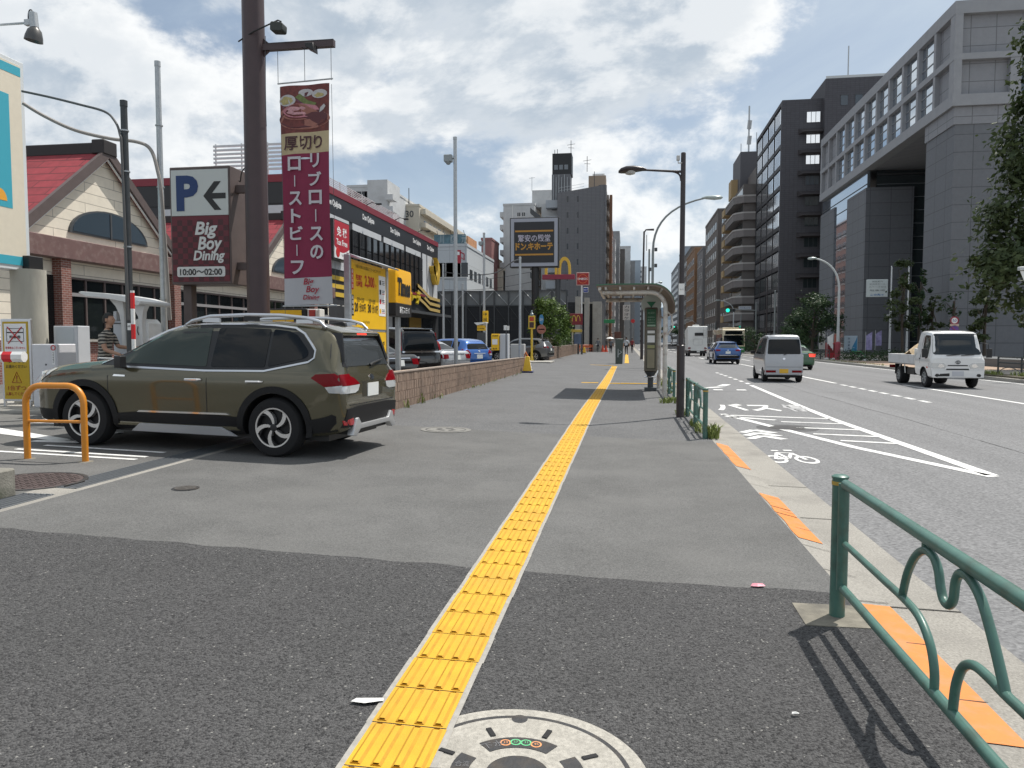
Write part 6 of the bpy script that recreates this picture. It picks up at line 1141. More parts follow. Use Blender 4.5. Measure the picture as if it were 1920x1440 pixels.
# ---------------------------------------------------------------- discount store
dkblk = M('store_black_cladding', (0.028, 0.029, 0.033), 0.55, var=0.1, vs=2); dkred = M('store_red_trim', (0.20, 0.016, 0.03), 0.5); dkwhite = M('store_white_panel', (0.52, 0.54, 0.56), 0.5, var=0.05); dkyel = M('store_yellow', (0.62, 0.42, 0.05), 0.5, var=0.06); tan_ = M('store_stripe_tan', (0.46, 0.33, 0.11), 0.55)
def store():
    X, y0, y1 = -25.0, 56.0, 97.5; t = thing('discount_store', 'three storey black store with red roof line and yellow stripes behind the car park', 'store', (X, y0, 0.15)); L_ = y1-y0; W_ = 46
    def bb(nm, a, c, m, par=None, bev=0): b = B(); b.bb(a, c); return b.out(nm, m, par or t, smooth=0, bev=bev)
    bb('wall', (-W_, 0, 0), (0, L_, 14.0), dkblk)
    bb('roof_band', (-W_-0.1, -0.1, 14.02), (0.12, L_+0.1, 14.62), dkred); bb('sign_band', (-W_+0.1, -0.06, 12.35), (0.06, L_+0.06, 14.0), M('store_band_black', (0.012, 0.012, 0.014), 0.4))
    for i, y in enumerate((5.8, 14.5, 23, 31.5, 39.3)): b = B(); b.text('Don Quijote', (0.065, y-1.5 if i == 4 else y, 13.3), Y3, Z3, w=3.3, h=0.72, off=0.03); b.out('lettering', swhite, t, smooth=0)
    for x in (-27.4, -18.6, -8.2): b = B(); b.text('Don Quijote', (x, -0.065, 13.3), X3, Z3, w=5.2, h=0.85, off=0.03); b.out('lettering', swhite, t, smooth=0)
    t.scale.z = 0.988
    ys = [0.4, 4.2, 4.9, 9.3, 10.2, 18.3, 19.1, 26.2, 27.0, 33.2]
    for a, c in zip(ys[::2], ys[1::2]): bb('white_panel', (0.0, a, 11.72 if a > 9 else 7.7), (0.05, c, 12.33), dkwhite)
    for y, w in ((33.9, 1.9), (36.2, 2.4), (39.0, 2.2)): bb('white_panel', (0.0, y, 6.9), (0.05, y+w, 12.33), dkwhite)
    for x, w, z0, z1 in ((-3.2, 2.8, 9.2, 12.2), (-12, 3.6, 8.2, 9.4), (-12, 3.6, 10.6, 12.1), (-22, 6, 8.2, 12.1)): bb('white_panel', (x, -0.05, z0), (x+w, 0, z1), dkwhite)
    gl = glassmat('store_window', (0.02, 0.022, 0.025), 0.06, spec=0.6)
    n = 13; a0, a1 = 9.9, 34.0; w = (a1-a0)/n
    for i in range(n):
        for z0, z1 in ((7.6, 10.15), (10.25, 11.62)): bb('window', (0.01, a0+w*i+0.1, z0), (0.08, a0+w*(i+1)-0.1, z1), gl)
        bb('mullion', (0.0, a0+w*i-0.08, 7.0), (0.2, a0+w*i+0.08, 11.68), black)
    bb('window_ledge', (0, 9.5, 6.9), (0.4, 34.0, 7.15), dkred)
    for k in range(3):
        bb('yellow_stripe', (0.02, -0.0, 5.3+0.72*k), (0.09, 10.0, 5.68+0.72*k), dkyel)
        b = B(); yy = [31.0, 34.0, 36.5, 41.6]; zz = [6.5, 5.9, 5.3, 5.2]
        b.add([(0.3, y, z+0.72*k+d) for y, z in zip(yy, zz) for d in (0, 0.38)]+[(0.1, y, z+0.72*k+d) for y, z in zip(yy, zz) for d in (0, 0.38)], [(2*i, 2*i+2, 2*i+3, 2*i+1) for i in range(3)]+[(2*i+1, 2*i+3, 8+2*i+3, 8+2*i+1) for i in range(3)]); b.out('yellow_stripe', tan_, t, smooth=0)
    b = B(); yb = 26.2
    b.text('ドン.キホーテ', (0.5, yb, 6.6), Y3, Z3, w=10.5, h=1.6, off=0.045); o = b.out('shop_lettering', M('store_gold', (0.62, 0.46, 0.03), 0.35), t, smooth=0)
    sm = o.modifiers.new('depth', 'SOLIDIFY'); sm.thickness = 0.3; sm.offset = -1
    b = B(); b.add([(0.1, 10.0, 4.7), (2.2, 11, 4.5), (2.2, 40, 4.5), (0.1, 41, 4.7), (0.1, 10, 5.1), (2.2, 11, 4.8), (2.2, 40, 4.8), (0.1, 41, 5.1)], [(3, 2, 1, 0), (4, 5, 6, 7), (0, 1, 5, 4), (1, 2, 6, 5), (2, 3, 7, 6)]); b.out('canopy', dgrey, t, smooth=0)
    for i in range(5): bb('shop_front', (0.02, 11+5.7*i, 0.1), (0.10, 15.9+5.7*i, 4.2), (gl, dkwhite, gl, M('store_ochre', (0.30, 0.18, 0.03), 0.5), gl)[i])
    for i in range(7): b = B(); b.cyl((-1.5, -0.8, 4.0), (-1.5, -0.8, 4.02), 0.2, n=10) if i == 0 else b.cyl((1.0, 1.5+1.3*i, 4.44), (1.0, 1.5+1.3*i, 4.42), 0.15, n=10); b.out('downlight', M('soffit_lamp', (0.9, 0.88, 0.8), 0.4, emit=0.8), t)
    # louvred roof screen
    lou = M('louvre_grey', (0.55, 0.57, 0.58), 0.5)
    for i in range(7): bb('roof_louvre', (-7.6, -0.02, 15.0+0.32*i), (-0.6, 0.08, 15.16+0.32*i), lou); bb('roof_rail', (-0.7, 0.2, 14.75+0.16*i), (-0.62, 27, 14.80+0.16*i), lou)
    for i in range(4): bb('louvre_post', (-7.5+2.2*i, 0.08, 14.6), (-7.4+2.2*i, 0.16, 17.2), lou)
    for i in range(10): bb('roof_post', (-0.69, 0.3+2.9*i, 14.6), (-0.62, 0.38+2.9*i, 15.85), lou)
    for y, x in ((14, 0.1), (23, 0.1), (32, 0.1)): b = B(); b.tube([(x-0.2, y, 14.6), (x+0.5, y, 14.9), (x+1.1, y, 14.75)], 0.04, 6); b.box((x+1.2, y, 14.72), (0.5, 0.25, 0.15)); b.out('facade_lamp', black, t)
    b = B(); b.tube([(-26, 0, 14.6), (-26, -0.8, 15.2)], 0.05, 6); b.box((-26, -0.9, 15.2), (0.7, 0.4, 0.2)); b.out('facade_lamp', black, t)
    # plain yellow crescent on the far end of the facade
    b = B(); cz, cy, R0 = 10.4, 38.8, 1.45; out = [(cy+R0*0.95*cos(R(a)), cz+R0*1.15*sin(R(a))) for a in range(-205, 76, 12)]; inn = [(cy-0.75+R0*0.80*cos(R(a)), cz+0.75+R0*0.85*sin(R(a))) for a in range(66, -176, -12)]
    k = min(len(out), len(inn)); pts = out+inn; b.prism(pts, 0.12, 0.7, 'x'); b.out('crescent', M('crescent_gold', (0.55, 0.36, 0.04), 0.5, var=0.2, vs=1.5), t, bev=0.12, seg=2)
store()
def taxfree():
    X = -24.2; y0, y1 = onx(628, X), onx(658, X); Z = dep(X, y0); t = thing('tax_free_sign', 'red and white tax free sign box standing out from the store front', 'sign', (X, y0, 0)); w = y1-y0; zt, zb = hz(408, Z), hz(484, Z)
    b = B(); b.bb((-0.7, 0, zb), (0, w, zt)); b.out('case', black, t, bev=0.03); b = B(); b.bb((0, 0.12, zb+0.1), (0.02, w-0.12, zt-0.1)); f = b.out('white_face', swhite, t, smooth=0)
    zm = zb+(zt-zb)*0.33; b = B(); pts = [(w-0.12, zm), (w-0.12, zt-0.1), (0.12, zt-0.1), (0.12, zm)]+[(0.12+(w-0.24)*i/10, zm-0.45*sin(pi*i/10)) for i in range(1, 10)]; b.add([(0.024, p[0], p[1]) for p in pts], [tuple(range(len(pts)))]); r_ = b.out('red_face', M('tax_red', (0.42, 0.015, 0.03), 0.4), f, smooth=0)
    b = B(); b.text('免', (0.03, w*0.33, zt-0.95), Y3, Z3, w=w*0.26, h=0.8, off=0.02); b.text('税', (0.03, w*0.68, zt-0.95), Y3, Z3, w=w*0.26, h=0.8, off=0.02); b.text('Tax Free', (0.03, w*0.5, zt-1.85), Y3, Z3, w=w*0.68, h=0.5, off=0.02); b.out('lettering', swhite, f, smooth=0)
    b = B(); b.lathe([(0.42, 0), (0.42, 0.02), (0, 0.02)], (0.024, w*0.25, zb+0.6), n=16, axis='x'); b.text('Tax-free Shop', (0.03, w*0.68, zb+0.42), Y3, Z3, w=w*0.4, m=1); b.out('emblem', [sred, sblack], f, smooth=0)
taxfree()
# ---------------------------------------------------------------- generic buildings with window grids
def building(name, label, cat, x0, x1, y0, y1, h, m, faces=(), roof=None, base=0.0):
    """faces: (side, floors, bays, window w, window h, z first sill, material) with side '+x','-x','-y'; every opening is its own window"""
    t = thing(name, label, cat, ((x0+x1)/2, y0, base)); cx = (x0+x1)/2
    b = B(); b.bb((x0-cx, 0, 0), (x1-cx, y1-y0, h)); b.out('wall', m, t, smooth=0)
    b = B(); b.bb((x0-cx-0.1, -0.1, h), (x1-cx+0.1, y1-y0+0.1, h+0.5)); b.out('parapet', roof or m, t, smooth=0)
    me = {}
    for side, nf, nb, ww, wh, zs, mm, *ex in faces:
        fh = (h-zs-0.4)/nf; L_ = (x1-x0) if side == '-y' else (y1-y0); a0, a1 = ex[0] if ex else (0.06, 0.94)
        k = (ww, wh, side[0] if side == '-y' else side, mm.name)
        for i in range(nf):
            for j in range(nb):
                u = L_*(a0+(a1-a0)*(j+0.5)/nb); z = zs+fh*i
                if k not in me:
                    b = B()
                    if side == '-y': b.bb((-ww/2, -0.04, 0), (ww/2, -0.004, wh), 0); b.bb((-ww/2-0.08, -0.10, -0.12), (ww/2+0.08, -0.004, -0.002), 1); b.bb((-0.03, -0.07, 0), (0.03, -0.04, wh), 1)
                    else:
                        s = 1 if side == '+x' else -1
                        b.bb((s*0.004, -ww/2, 0), (s*0.04, ww/2, wh), 0); b.bb((s*0.004, -ww/2-0.08, -0.12), (s*0.10, ww/2+0.08, -0.002), 1); b.bb((s*0.04, -0.03, 0), (s*0.07, 0.03, wh), 1)
                    o = b.out('window', [mm, white if mm is not glz else dgrey], t, smooth=0); me[k] = o.data
                else: o = bpy.data.objects.new('window', me[k]); COL.objects.link(o); o.parent = t
                o.location = (x0-cx+u, 0, z) if side == '-y' else ((x1-cx if side == '+x' else x0-cx), u, z)
    return t
glz = glassmat('far_window', (0.05, 0.065, 0.08), 0.08, spec=0.8); glk = glassmat('far_window_dark', (0.022, 0.026, 0.032), 0.1)
def slabs(t, side, x, y0, y1, zs, d, hh, m, name='balcony'):
    """one balcony per floor on a face of thing t (coordinates local to t)"""
    for z in zs:
        b = B()
        if side == '+x': b.bb((x, y0, z), (x+d, y1, z+hh))
        elif side == '-x': b.bb((x-d, y0, z), (x, y1, z+hh))
        else: b.bb((y0, x-d, z), (y1, x, z+hh))
        b.out(name, m, t, smooth=0)
wplast = M('white_render', (0.52, 0.53, 0.53), 0.8, var=0.06, vs=1, dirt=(0.38, 0.38, 0.37), ds=0.6, da=0.5); cplast = M('cream_render', (0.52, 0.48, 0.40), 0.8, var=0.06, vs=1); pinkm = M('pink_tile', (0.28, 0.13, 0.125), 0.7, var=0.08, vs=1); beige = M('beige_tile', (0.42, 0.33, 0.24), 0.7, var=0.08, vs=1)
greytile = brickmat('grey_tile_wall', (0.17, 0.17, 0.178), (0.155, 0.156, 0.165), (0.10, 0.10, 0.105), 0.9, 0.30, 0.025, axes='xyz', bump=0.1, var=0.10, off=0.0)
def at_y(u, y): return y*math.tan(atan((u-960)/FPX)-YAW)
def zy(v, x, y): return hz(v, dep(x, y))
# housing blocks behind the store
y = 150; x0, x1 = at_y(655, y), at_y(724, y); t = building('apartment_block', 'white apartment block with stair tower behind the store roof', 'apartment block', x0, x1, y, y+25, zy(352, x0, y), wplast, [('-y', 4, 4, 2.2, 1.3, zy(420, x0, y), glk)])
b = B(); w = x1-x0; b.bb((w/2-3.5, -0.5, 0), (w/2+0.8, 8, zy(340, x0, y))); b.out('stair_tower', wplast, t, smooth=0)
y = 150; xa, xb = at_y(727, y), at_y(742, y); slabs(t, '-y', 1.0, w/2+0.8, w/2+2.4, [zy(v, xa, y) for v in (378, 400, 415, 440)], 3, 1.1, wplast)
y = 165; x0, x1 = at_y(741, y), at_y(788, y); t = building('apartment_block', 'cream apartment block with the number 30 on its end wall', 'apartment block', x0, x1, y, y+50, zy(388, x0, y), cplast, [('+x', 6, 10, 2.4, 1.4, 10, glk)])
b = B(); b.text('30', ((x1-x0)*0.12, -0.03, zy(402, x0, y)), X3, Z3, h=1.5, off=0.02); b.out('number', dgrey, t, smooth=0)
slabs(t, '+x', (x1-x0)/2, 1, 49, [zy(400, x1, y)-3.0*k for k in range(6)], 1.2, 1.1, cplast); b = B(); b.tube([(0, 2, zy(388, x0, y)), (0, 2, zy(350, x0, y))], 0.1, 6); b.out('roof_mast', dgrey, t)
# office block with the petrol pump emblem
y = 135; x0, x1 = at_y(812, y), at_y(876, y); corr = brickmat('pale_metal_panel', (0.50, 0.53, 0.55), (0.48, 0.51, 0.53), (0.38, 0.40, 0.42), 3.0, 2.6, 0.05, axes='xz', bump=0.1, var=0.06, off=0)
t = building('office_block', 'pale panelled office block with roof billboards and a red fuel pump emblem', 'office block', x0, x1, y, y+28, zy(463, x0, y), corr, [('-y', 1, 4, 2.6, 2.6, zy(520, x0, y), glk), ('+x', 3, 6, 2.5, 1.6, 3, glz)])
w = x1-x0; zt = zy(463, x0, y)
b = B(); b.bb((-w/2+0.3, 0.2, zt+0.5), (w/2-0.3, 0.6, zy(440, x0, y))); b.out('roof_billboard', M('billboard_teal', (0.09, 0.18, 0.22), 0.5, var=0.5, vs=0.9), t, smooth=0)
for i in range(6): b = B(); b.text('栄川酒醸造元'[i], (-w/2+0.7+i*w/6.3, 0.19, (zt+0.5+zy(440, x0, y))/2), X3, Z3, w=0.8, h=1.5, off=0.01); b.out('billboard_lettering', M('bb_grey', (0.36, 0.42, 0.44), 0.6), t, smooth=0) if i % 2 else None
b = B(); b.bb((w/2-0.25, 0.8, zt+0.5), (w/2+0.05, 9, zy(441, x1, y))); b.out('roof_billboard', M('billboard_orange', (0.62, 0.32, 0.17), 0.5, var=0.3, vs=1.5), t, smooth=0)
cx_ = at_y(860, y)-(x0+x1)/2; cz_ = zy(481, x1, y); b = B(); b.bb((cx_-0.7, -0.05, cz_-1.2), (cx_+0.5, 0, cz_+1.2)); b.tube([(cx_+0.5, -0.05, cz_+0.8), (cx_+1.1, -0.05, cz_+0.5), (cx_+1.1, -0.05, cz_-0.6), (cx_+0.6, -0.05, cz_-0.2)], 0.1, 5); b.out('pump_emblem', M('emblem_red', (0.42, 0.03, 0.05), 0.5), t, smooth=0); b = B(); b.bb((cx_-0.4, -0.07, cz_+0.3), (cx_+0.25, -0.05, cz_+0.9)); b.out('emblem_window', swhite, t, smooth=0)
for i in range(5): b = B(); b.tube([(-w/2+1+i*w/5.2, 0.3, zy(440, x0, y)), (-w/2+1+i*w/5.2, -0.6, zy(434, x0, y)), (-w/2+1.1+i*w/5.2, -1.0, zy(435, x0, y))], 0.05, 5); b.out('billboard_lamp', dgrey, t)
y = 170; x0, x1 = at_y(903, y), at_y(922, y); building('slim_tower', 'slim dull pink tower left of the white apartment building', 'tower', x0, x1, y, y+10, zy(450, x0, y), pinkm, [('-y', 3, 1, 0.6, 0.8, 9, glk)])
y = 180; x0, x1 = at_y(920, y), at_y(929, y); building('beige_block', 'small beige block with two windows behind the pink tower', 'building', x0, x1, y, y+10, zy(486, x0, y), beige, [('-y', 5, 1, 0.7, 0.8, 5, glk)])
y = 178; x0, x1 = at_y(917, y), at_y(947, y); building('ochre_block', 'low plain ochre block behind the overhead wires', 'building', x0, x1, y, y+10, zy(508, x0, y), cplast, [])
# tall apartment pair at the end of the car park
y = 178; x0, x1 = at_y(944, y), at_y(1002, y); h = zy(386, x0, y); t = building('apartment_tower', 'white apartment tower with stepped balconies behind the store pylon', 'apartment tower', x0, x1, y, y+20, h, wplast, [('-y', 1, 2, 0.7, 0.9, h-2.6, glk, (0.42, 0.72))])
slabs(t, '-x', -(x1-x0)/2, 0.3, 6, [h-2.6-3.0*k for k in range(9)], 0.9, 1.2, wplast); b = B(); b.bb(((x1-x0)/2-1.0, 3, h), ((x1-x0)/2+6, 15, zy(352, x1, y))); b.out('upper_block', wplast, t, smooth=0); b = B(); b.tube([(-1.5, 1, 0), (-1.5, -0.1, h)], 0.1, 6); b.out('downpipe', white, t)
b = B(); b.tube([(2.6, 4, zy(352, x1, y)), (2.6, 4, zy(325, x1, y))], 0.06, 5); b.tube([(1.9, 4, zy(327, x1, y)), (3.3, 4, zy(326, x1, y))], 0.05, 5); b.out('antenna', steel, t)
def greyapt():
    y = 160.0; x0, x1 = at_y(1044, y), at_y(1134, y); zl, zr = zy(362, x0, y), zy(346, x1, y); t = thing('apartment_tower', 'dark grey tiled apartment tower with slit windows and rooftop elevator housing', 'apartment tower', (x0, y, 0)); w = x1-x0
    b = B(); b.prism([(0, 0), (w, 0), (w, zr), (0, zl)], 0, 26, 'y'); b.out('wall', greytile, t, smooth=0)
    b = B(); b.lathe([(0.9, 0), (0.9, zr-0.02), (0, zr-0.02)], (w-0.75, 0.75, 0), n=20); b.out('rounded_corner', greytile, t)
    for k in range(11):
        z = zy(374, x0, y)-3.3*k
        for u in (1063, 1082): b = B(); xx = at_y(u, y)-x0; b.bb((xx-0.16, -0.03, z-0.6), (xx+0.16, 0.3, z+0.6)); b.out('slit_window', glk, t, smooth=0)
    for k in range(11): b = B(); b.bb((w, 0.8, zr-3.3*k-3.0), (w+0.6, 25, zr-3.3*k-2.0)); b.out('street_balcony', M('tower_side_brown', (0.26, 0.22, 0.19), 0.7, var=0.1), t, smooth=0)
    b = B(); b.bb((w+0.6, 6, 0), (w+1.2, 8.5, zr-1)); b.out('brown_fin', M('fin_brown', (0.22, 0.11, 0.06), 0.6), t, smooth=0)
    # balconies and the outside stair on the left
    for k in range(10):
        z = zl-1.2-3.45*k; b = B(); b.bb((-2.6, 1.2, z-1.6), (0, 3.4, z)); b.out('balcony', M('balcony_grey', (0.34, 0.37, 0.40), 0.6), t, smooth=0)
        b = B(); b.prism([(-3.9, z-2.6), (-6.0, z-4.4), (-6.0, z-3.2), (-3.9, z-1.4)] if k % 2 else [(-6.0, z-2.6), (-3.9, z-4.4), (-3.9, z-3.2), (-6.0, z-1.4)], 1.5, 3.0, 'y'); b.out('stair_flight', dgrey, t, smooth=0)
    b = B(); b.bb((-3.8, 3.6, 0), (0, 20, zl-1.5)); b.out('rear_block', wplast, t, smooth=0)
    # roof: lift housing with a black screen box, beige tank block, railings and aerials
    xe0, xe1 = at_y(1031, y)-x0, at_y(1066, y)-x0; b = B(); b.bb((xe0, 3, zl-3), (xe1, 7, zy(321, x0, y))); b.out('elevator_housing', M('housing_grey', (0.13, 0.135, 0.145), 0.6), t, smooth=0)
    zb0, zb1 = zy(321, x0, y), zy(281, x0, y); b = B(); b.bb((xe0+0.1, 3, zb0), (xe1+0.25, 7, zb1)); bx = b.out('screen_box', M('screen_black', (0.012, 0.014, 0.016), 0.5), t, smooth=0)
    for i in range(3): b = B(); b.bb((xe0+0.5+1.1*i, 2.97, zb0+1.0), (xe0+1.3+1.1*i, 3.0, zb0+2.0)); b.out('screen_window', M('screen_grey', (0.16, 0.18, 0.20), 0.3), bx, smooth=0)
    for i in range(6): b = B(); b.bb((xe0+0.3+0.6*i, 2.8, zl-2.5), (xe0+0.4+0.6*i, 3.0, zy(322+5*(i % 2), x0, y))); b.out('housing_pipe', steel, t, smooth=0)
    xt0, xt1 = at_y(1097, y)-x0, at_y(1131, y)-x0; b = B(); b.bb((xt0, 10, zr), (xt1, 15, zy(309, x1, y))); b.out('tank_block', M('tank_beige', (0.36, 0.28, 0.21), 0.7, var=0.06), t, smooth=0)
    b = B(); b.bb((xt0+0.9, 10.2, zy(309, x1, y)), (xt1-0.3, 14, zy(305, x1, y))); b.out('tank_top', white, t, smooth=0)
    for u, v0, v1 in ((1065, 281, 250), (1034, 281, 267), (1039, 281, 266), (1096, 312, 282), (1110, 345, 312)): b = B(); xx = at_y(u, y)-x0; b.tube([(xx, 6, zy(v0, x0, y)), (xx, 6, zy(v1, x0, y))], 0.07, 5); (b.tube([(xx-0.9, 6, zy(v1+9, x0, y)), (xx+0.9, 6, zy(v1+7, x0, y))], 0.05, 4), b.tube([(xx-0.6, 6, zy(v1+14, x0, y)), (xx+0.7, 6, zy(v1+15, x0, y))], 0.05, 4)) if u in (1065, 1096) else None; b.out('antenna', dgrey, t)
    for k in (0.5, 1.1): b = B(); b.tube([(0.2, 0.4, zl+k), (w*0.55, 0.4, zl+(zr-zl)*0.55+k)], 0.035, 4); b.out('roof_rail', steel, t)
greyapt()
# ---------------------------------------------------------------- dark steel framed works building with a lattice parapet
def works():
    y = 108.0; x0, x1 = at_y(822, y), at_y(1062, y); t = thing('steel_shed', 'long dark netted shed with a steel lattice parapet at the end of the car park', 'shed', (x0, y, 0)); w = x1-x0; zt, zm = zy(546, x0, y), zy(574, x0, y)
    net = brickmat('dark_net_cladding', (0.022, 0.024, 0.028), (0.019, 0.021, 0.025), (0.035, 0.037, 0.042), 2.2, 1.6, 0.03, axes='xz', bump=0.0, var=0.2, off=0)
    b = B(); b.bb((0, 0, 0), (w, 16, zm)); b.out('wall', net, t, smooth=0)
    tm = M('lattice_panel', (0.19, 0.20, 0.205), 0.6, var=0.15, vs=0.5); b = B(); b.bb((0, 0.2, zm+0.1), (w, 0.3, zt-0.1)); b.out('parapet_screen', tm, t, smooth=0)
    b = B(); b.bb((0, -0.1, zt-0.12), (w, 0.1, zt)); b.bb((0, -0.12, zm-0.1), (w, 0.1, zm+0.1)); b.out('parapet_beam', dgrey, t, smooth=0)
    n = 9
    for i in range(n+1): b = B(); b.bb((w*i/n-0.1, -0.15, 0), (w*i/n+0.1, 0.0, zt)); b.out('frame_post', dgrey, t, smooth=0)
    for i in range(n): b = B(); b.tube([(w*i/n, -0.05, zt), (w*(i+1)/n, -0.05, zm)] if i % 2 == 0 else [(w*i/n, -0.05, zm), (w*(i+1)/n, -0.05, zt)], 0.06, 5); b.out('brace', steel, t); b = B(); b.tube([(w*i/n, -0.12, zm), (w*(i+1)/n, -0.12, zm-2.8)], 0.04, 4); b.out('wall_brace', dgrey, t)
    y2 = 100.0
    for u0, u1, v in ((1078, 1087, 556), (1095, 1104, 558)):
        xa, xb = at_y(u0, y2)-x0, at_y(u1, y2)-x0; b = B(); b.bb((xa, y2-y, 0), (xb, y2-y+0.7, zy(v, xa+x0, y2))); b.out('concrete_post', conc, t, smooth=0)
    xa, xb = at_y(1063, 101)-x0, at_y(1127, 101)-x0; b = B(); b.bb((xa, -6.0, 0), (xb, 4, zy(566, xa+x0, 101))); b.out('dark_annex', net, t, smooth=0); b = B(); b.bb((xb-1.2, -6.6, 0), (xb, -6.0, zy(565, xb+x0, 101))); b.out('annex_post', conc, t, smooth=0)
    b = B(); b.bb((xb-3.4, -6.5, zy(566, xb+x0, 101)-0.2), (xb, -6.1, zy(566, xb+x0, 101))); b.out('annex_beam', conc, t, smooth=0)
works()
# ---------------------------------------------------------------- roadside signs in the middle distance
def pylon():
    Z = 62.0; p, q = at(956, Z), at(1048, Z); t = thing('store_pylon', 'square store pylon sign, orange Japanese lettering on black in a grey frame', 'pylon sign', ((p.x+q.x)/2, p.y, 0.1)); w = q.x-p.x; z0, z1 = hz(504, Z), hz(411, Z)
    b = B(); b.bb((-w/2, 0, z0), (w/2, 0.9, z1)); b.out('case', black, t, bev=0.03); b = B(); b.bb((-w/2+0.08, -0.03, z0+0.08), (w/2-0.08, 0, z1-0.08)); b.out('grey_frame', M('pylon_grey', (0.34, 0.36, 0.41), 0.5), t, smooth=0)
    a, c = w*0.41, (z1-z0)/2*0.82; zc = (z0+z1)/2; b = B(); b.bb((-a, -0.05, zc-c), (a, -0.03, zc+c)); f = b.out('black_face', M('pylon_black', (0.014, 0.015, 0.018), 0.4), t, smooth=0)
    og = M('pylon_orange', (0.45, 0.22, 0.03), 0.5)
    for s in (0.55, -0.60): b = B(); b.bb((-a*0.95, -0.06, zc+c*s-0.07), (a*0.95, -0.05, zc+c*s+0.07)); b.out('orange_bar', og, f, smooth=0)
    b = B(); b.text('驚安の殿堂', (0, -0.06, zc+c*0.20), X3, Z3, w=a*1.62, h=0.58, off=0.008); b.out('lettering', M('pylon_white', (0.50, 0.47, 0.55), 0.5), f, smooth=0); b = B(); b.text('ドン.キホーテ', (0, -0.06, zc-c*0.20), X3, Z3, w=a*1.86, h=0.62, off=0.05); b.out('lettering', og, f, smooth=0)
    b = B(); b.cyl((0.05, 0.45, 0), (0.05, 0.45, z0), 0.31, n=20); b.out('post', black, t)
pylon()
def arches():
    Z = 78.0; p, q = at(1019, Z), at(1072, Z); t = thing('arches_sign', 'golden arches sign on a maroon plinth partly behind the store pylon', 'restaurant sign', ((p.x+q.x)/2, p.y, 0)); w = q.x-p.x; z0, z1 = hz(524, Z), hz(482, Z); zp = hz(515, Z)
    gold = M('arch_gold', (0.72, 0.44, 0.05), 0.4)
    for s in (-1, 1):
        b = B(); c0 = s*w*0.24; n = 24; hw = w*0.225; H_ = z1-zp; o, i_ = [], []
        for k in range(n+1):
            a = pi*k/n; cx = cos(a); sx = sin(a)
            o.append((c0-hw*cx, zp+H_*sx**0.62)); i_.append((c0-(hw-0.26)*cx, zp+(H_-0.35)*sx**0.62))
        o[0], o[-1] = (c0-hw, zp), (c0+hw, zp); pts = o+i_[::-1]
        b.add([(x, 0, z) for x, z in pts]+[(x, 0.35, z) for x, z in pts], [(k, k+1, 2*n-k, 2*n+1-k) for k in range(n)]+[(2*n+2+k, 2*n+2+2*n+1-k, 2*n+2+2*n-k, 2*n+2+k+1) for k in range(n)]+[(k, (k+1) % (2*n+2), 2*n+2+(k+1) % (2*n+2), 2*n+2+k) for k in range(2*n+2)]); b.out('arch', gold, t, smooth=40)
    b = B(); b.bb((-w/2-0.15, -0.1, z0), (w/2+0.3, 0.5, zp)); b.out('plinth', M('plinth_maroon', (0.26, 0.03, 0.06), 0.5), t, bev=0.02); b = B(); b.cyl((0, 0.2, 0), (0, 0.2, z0), 0.28, n=16); b.out('post', dgrey, t)
arches()
def flagsign(u0, v0, u1, v1, Z, name, label, cat, m, txt=None, tm=None, post=None, pm=white, border=None):
    p, q = at(u0, Z), at(u1, Z); t = thing(name, label, cat, (p.x, p.y, 0)); w = q.x-p.x; z0, z1 = hz(v1, Z), hz(v0, Z)
    b = B(); b.bb((0, 0, z0), (w, 0.25, z1)); f = b.out('panel', border or m, t, bev=0.02)
    b = B(); e = w*0.05; b.bb((e, -0.012, z0+e), (w-e, 0, z1-e)); b.out('face', m, t, smooth=0)
    for s, fx_, fz, ww, hh in (txt or ()): b = B(); b.text(s, (w*fx_, -0.016, z0+(z1-z0)*fz), X3, Z3, w=w*ww, h=(z1-z0)*hh if hh else None, off=0.02); b.out('lettering', tm or swhite, t, smooth=0)
    if post: xx = at(post, Z).x-p.x; b = B(); b.cyl((xx, 0.12, 0), (xx, 0.12, z0), 0.09, n=12); b.out('post', pm, t)
    return t, w, z0, z1
t, w, z0, z1 = flagsign(1080, 511, 1104, 535, 84, 'fuel_sign', 'square red fuel station sign with pale border on a white post', 'fuel sign', M('fuel_red', (0.36, 0.02, 0.02), 0.45), [('ENEOS', 0.5, 0.5, 0.78, 0.17)], post=1090, border=M('fuel_border', (0.62, 0.40, 0.36), 0.5))
b = B(); b.lathe([(w*0.36, 0), (w*0.36, -0.01), (w*0.31, -0.01), (w*0.31, 0)], (w/2, -0.012, (z0+z1)/2), n=24, axis='y', caps=False); b.out('ring', M('fuel_orange', (0.62, 0.14, 0.05), 0.5), t)
flagsign(1093, 539, 1102, 548, 84.5, 'service_sign', 'small blue sign on the post below the red fuel sign', 'sign', M('service_blue', (0.02, 0.06, 0.32), 0.5), [('セルフ', 0.5, 0.5, 0.7, 0.3)], border=swhite)
t, w, z0, z1 = flagsign(1068, 588, 1092, 609, 80, 'burger_sign', 'maroon square sign with thin yellow M beside the tree', 'restaurant sign', M('burger_maroon', (0.20, 0.018, 0.028), 0.5), post=1091, pm=dgrey)
b = B()
for s in (-1, 1): b.tube([(w/2+s*w*0.17-w*0.14*cos(R(a)), -0.03, z0+(z1-z0)*(0.2+0.62*sin(R(a))**0.65)) for a in range(4, 177, 9)], 0.03, 5)
b.out('arch_mark', M('burger_yellow', (0.80, 0.55, 0.10), 0.5), t)
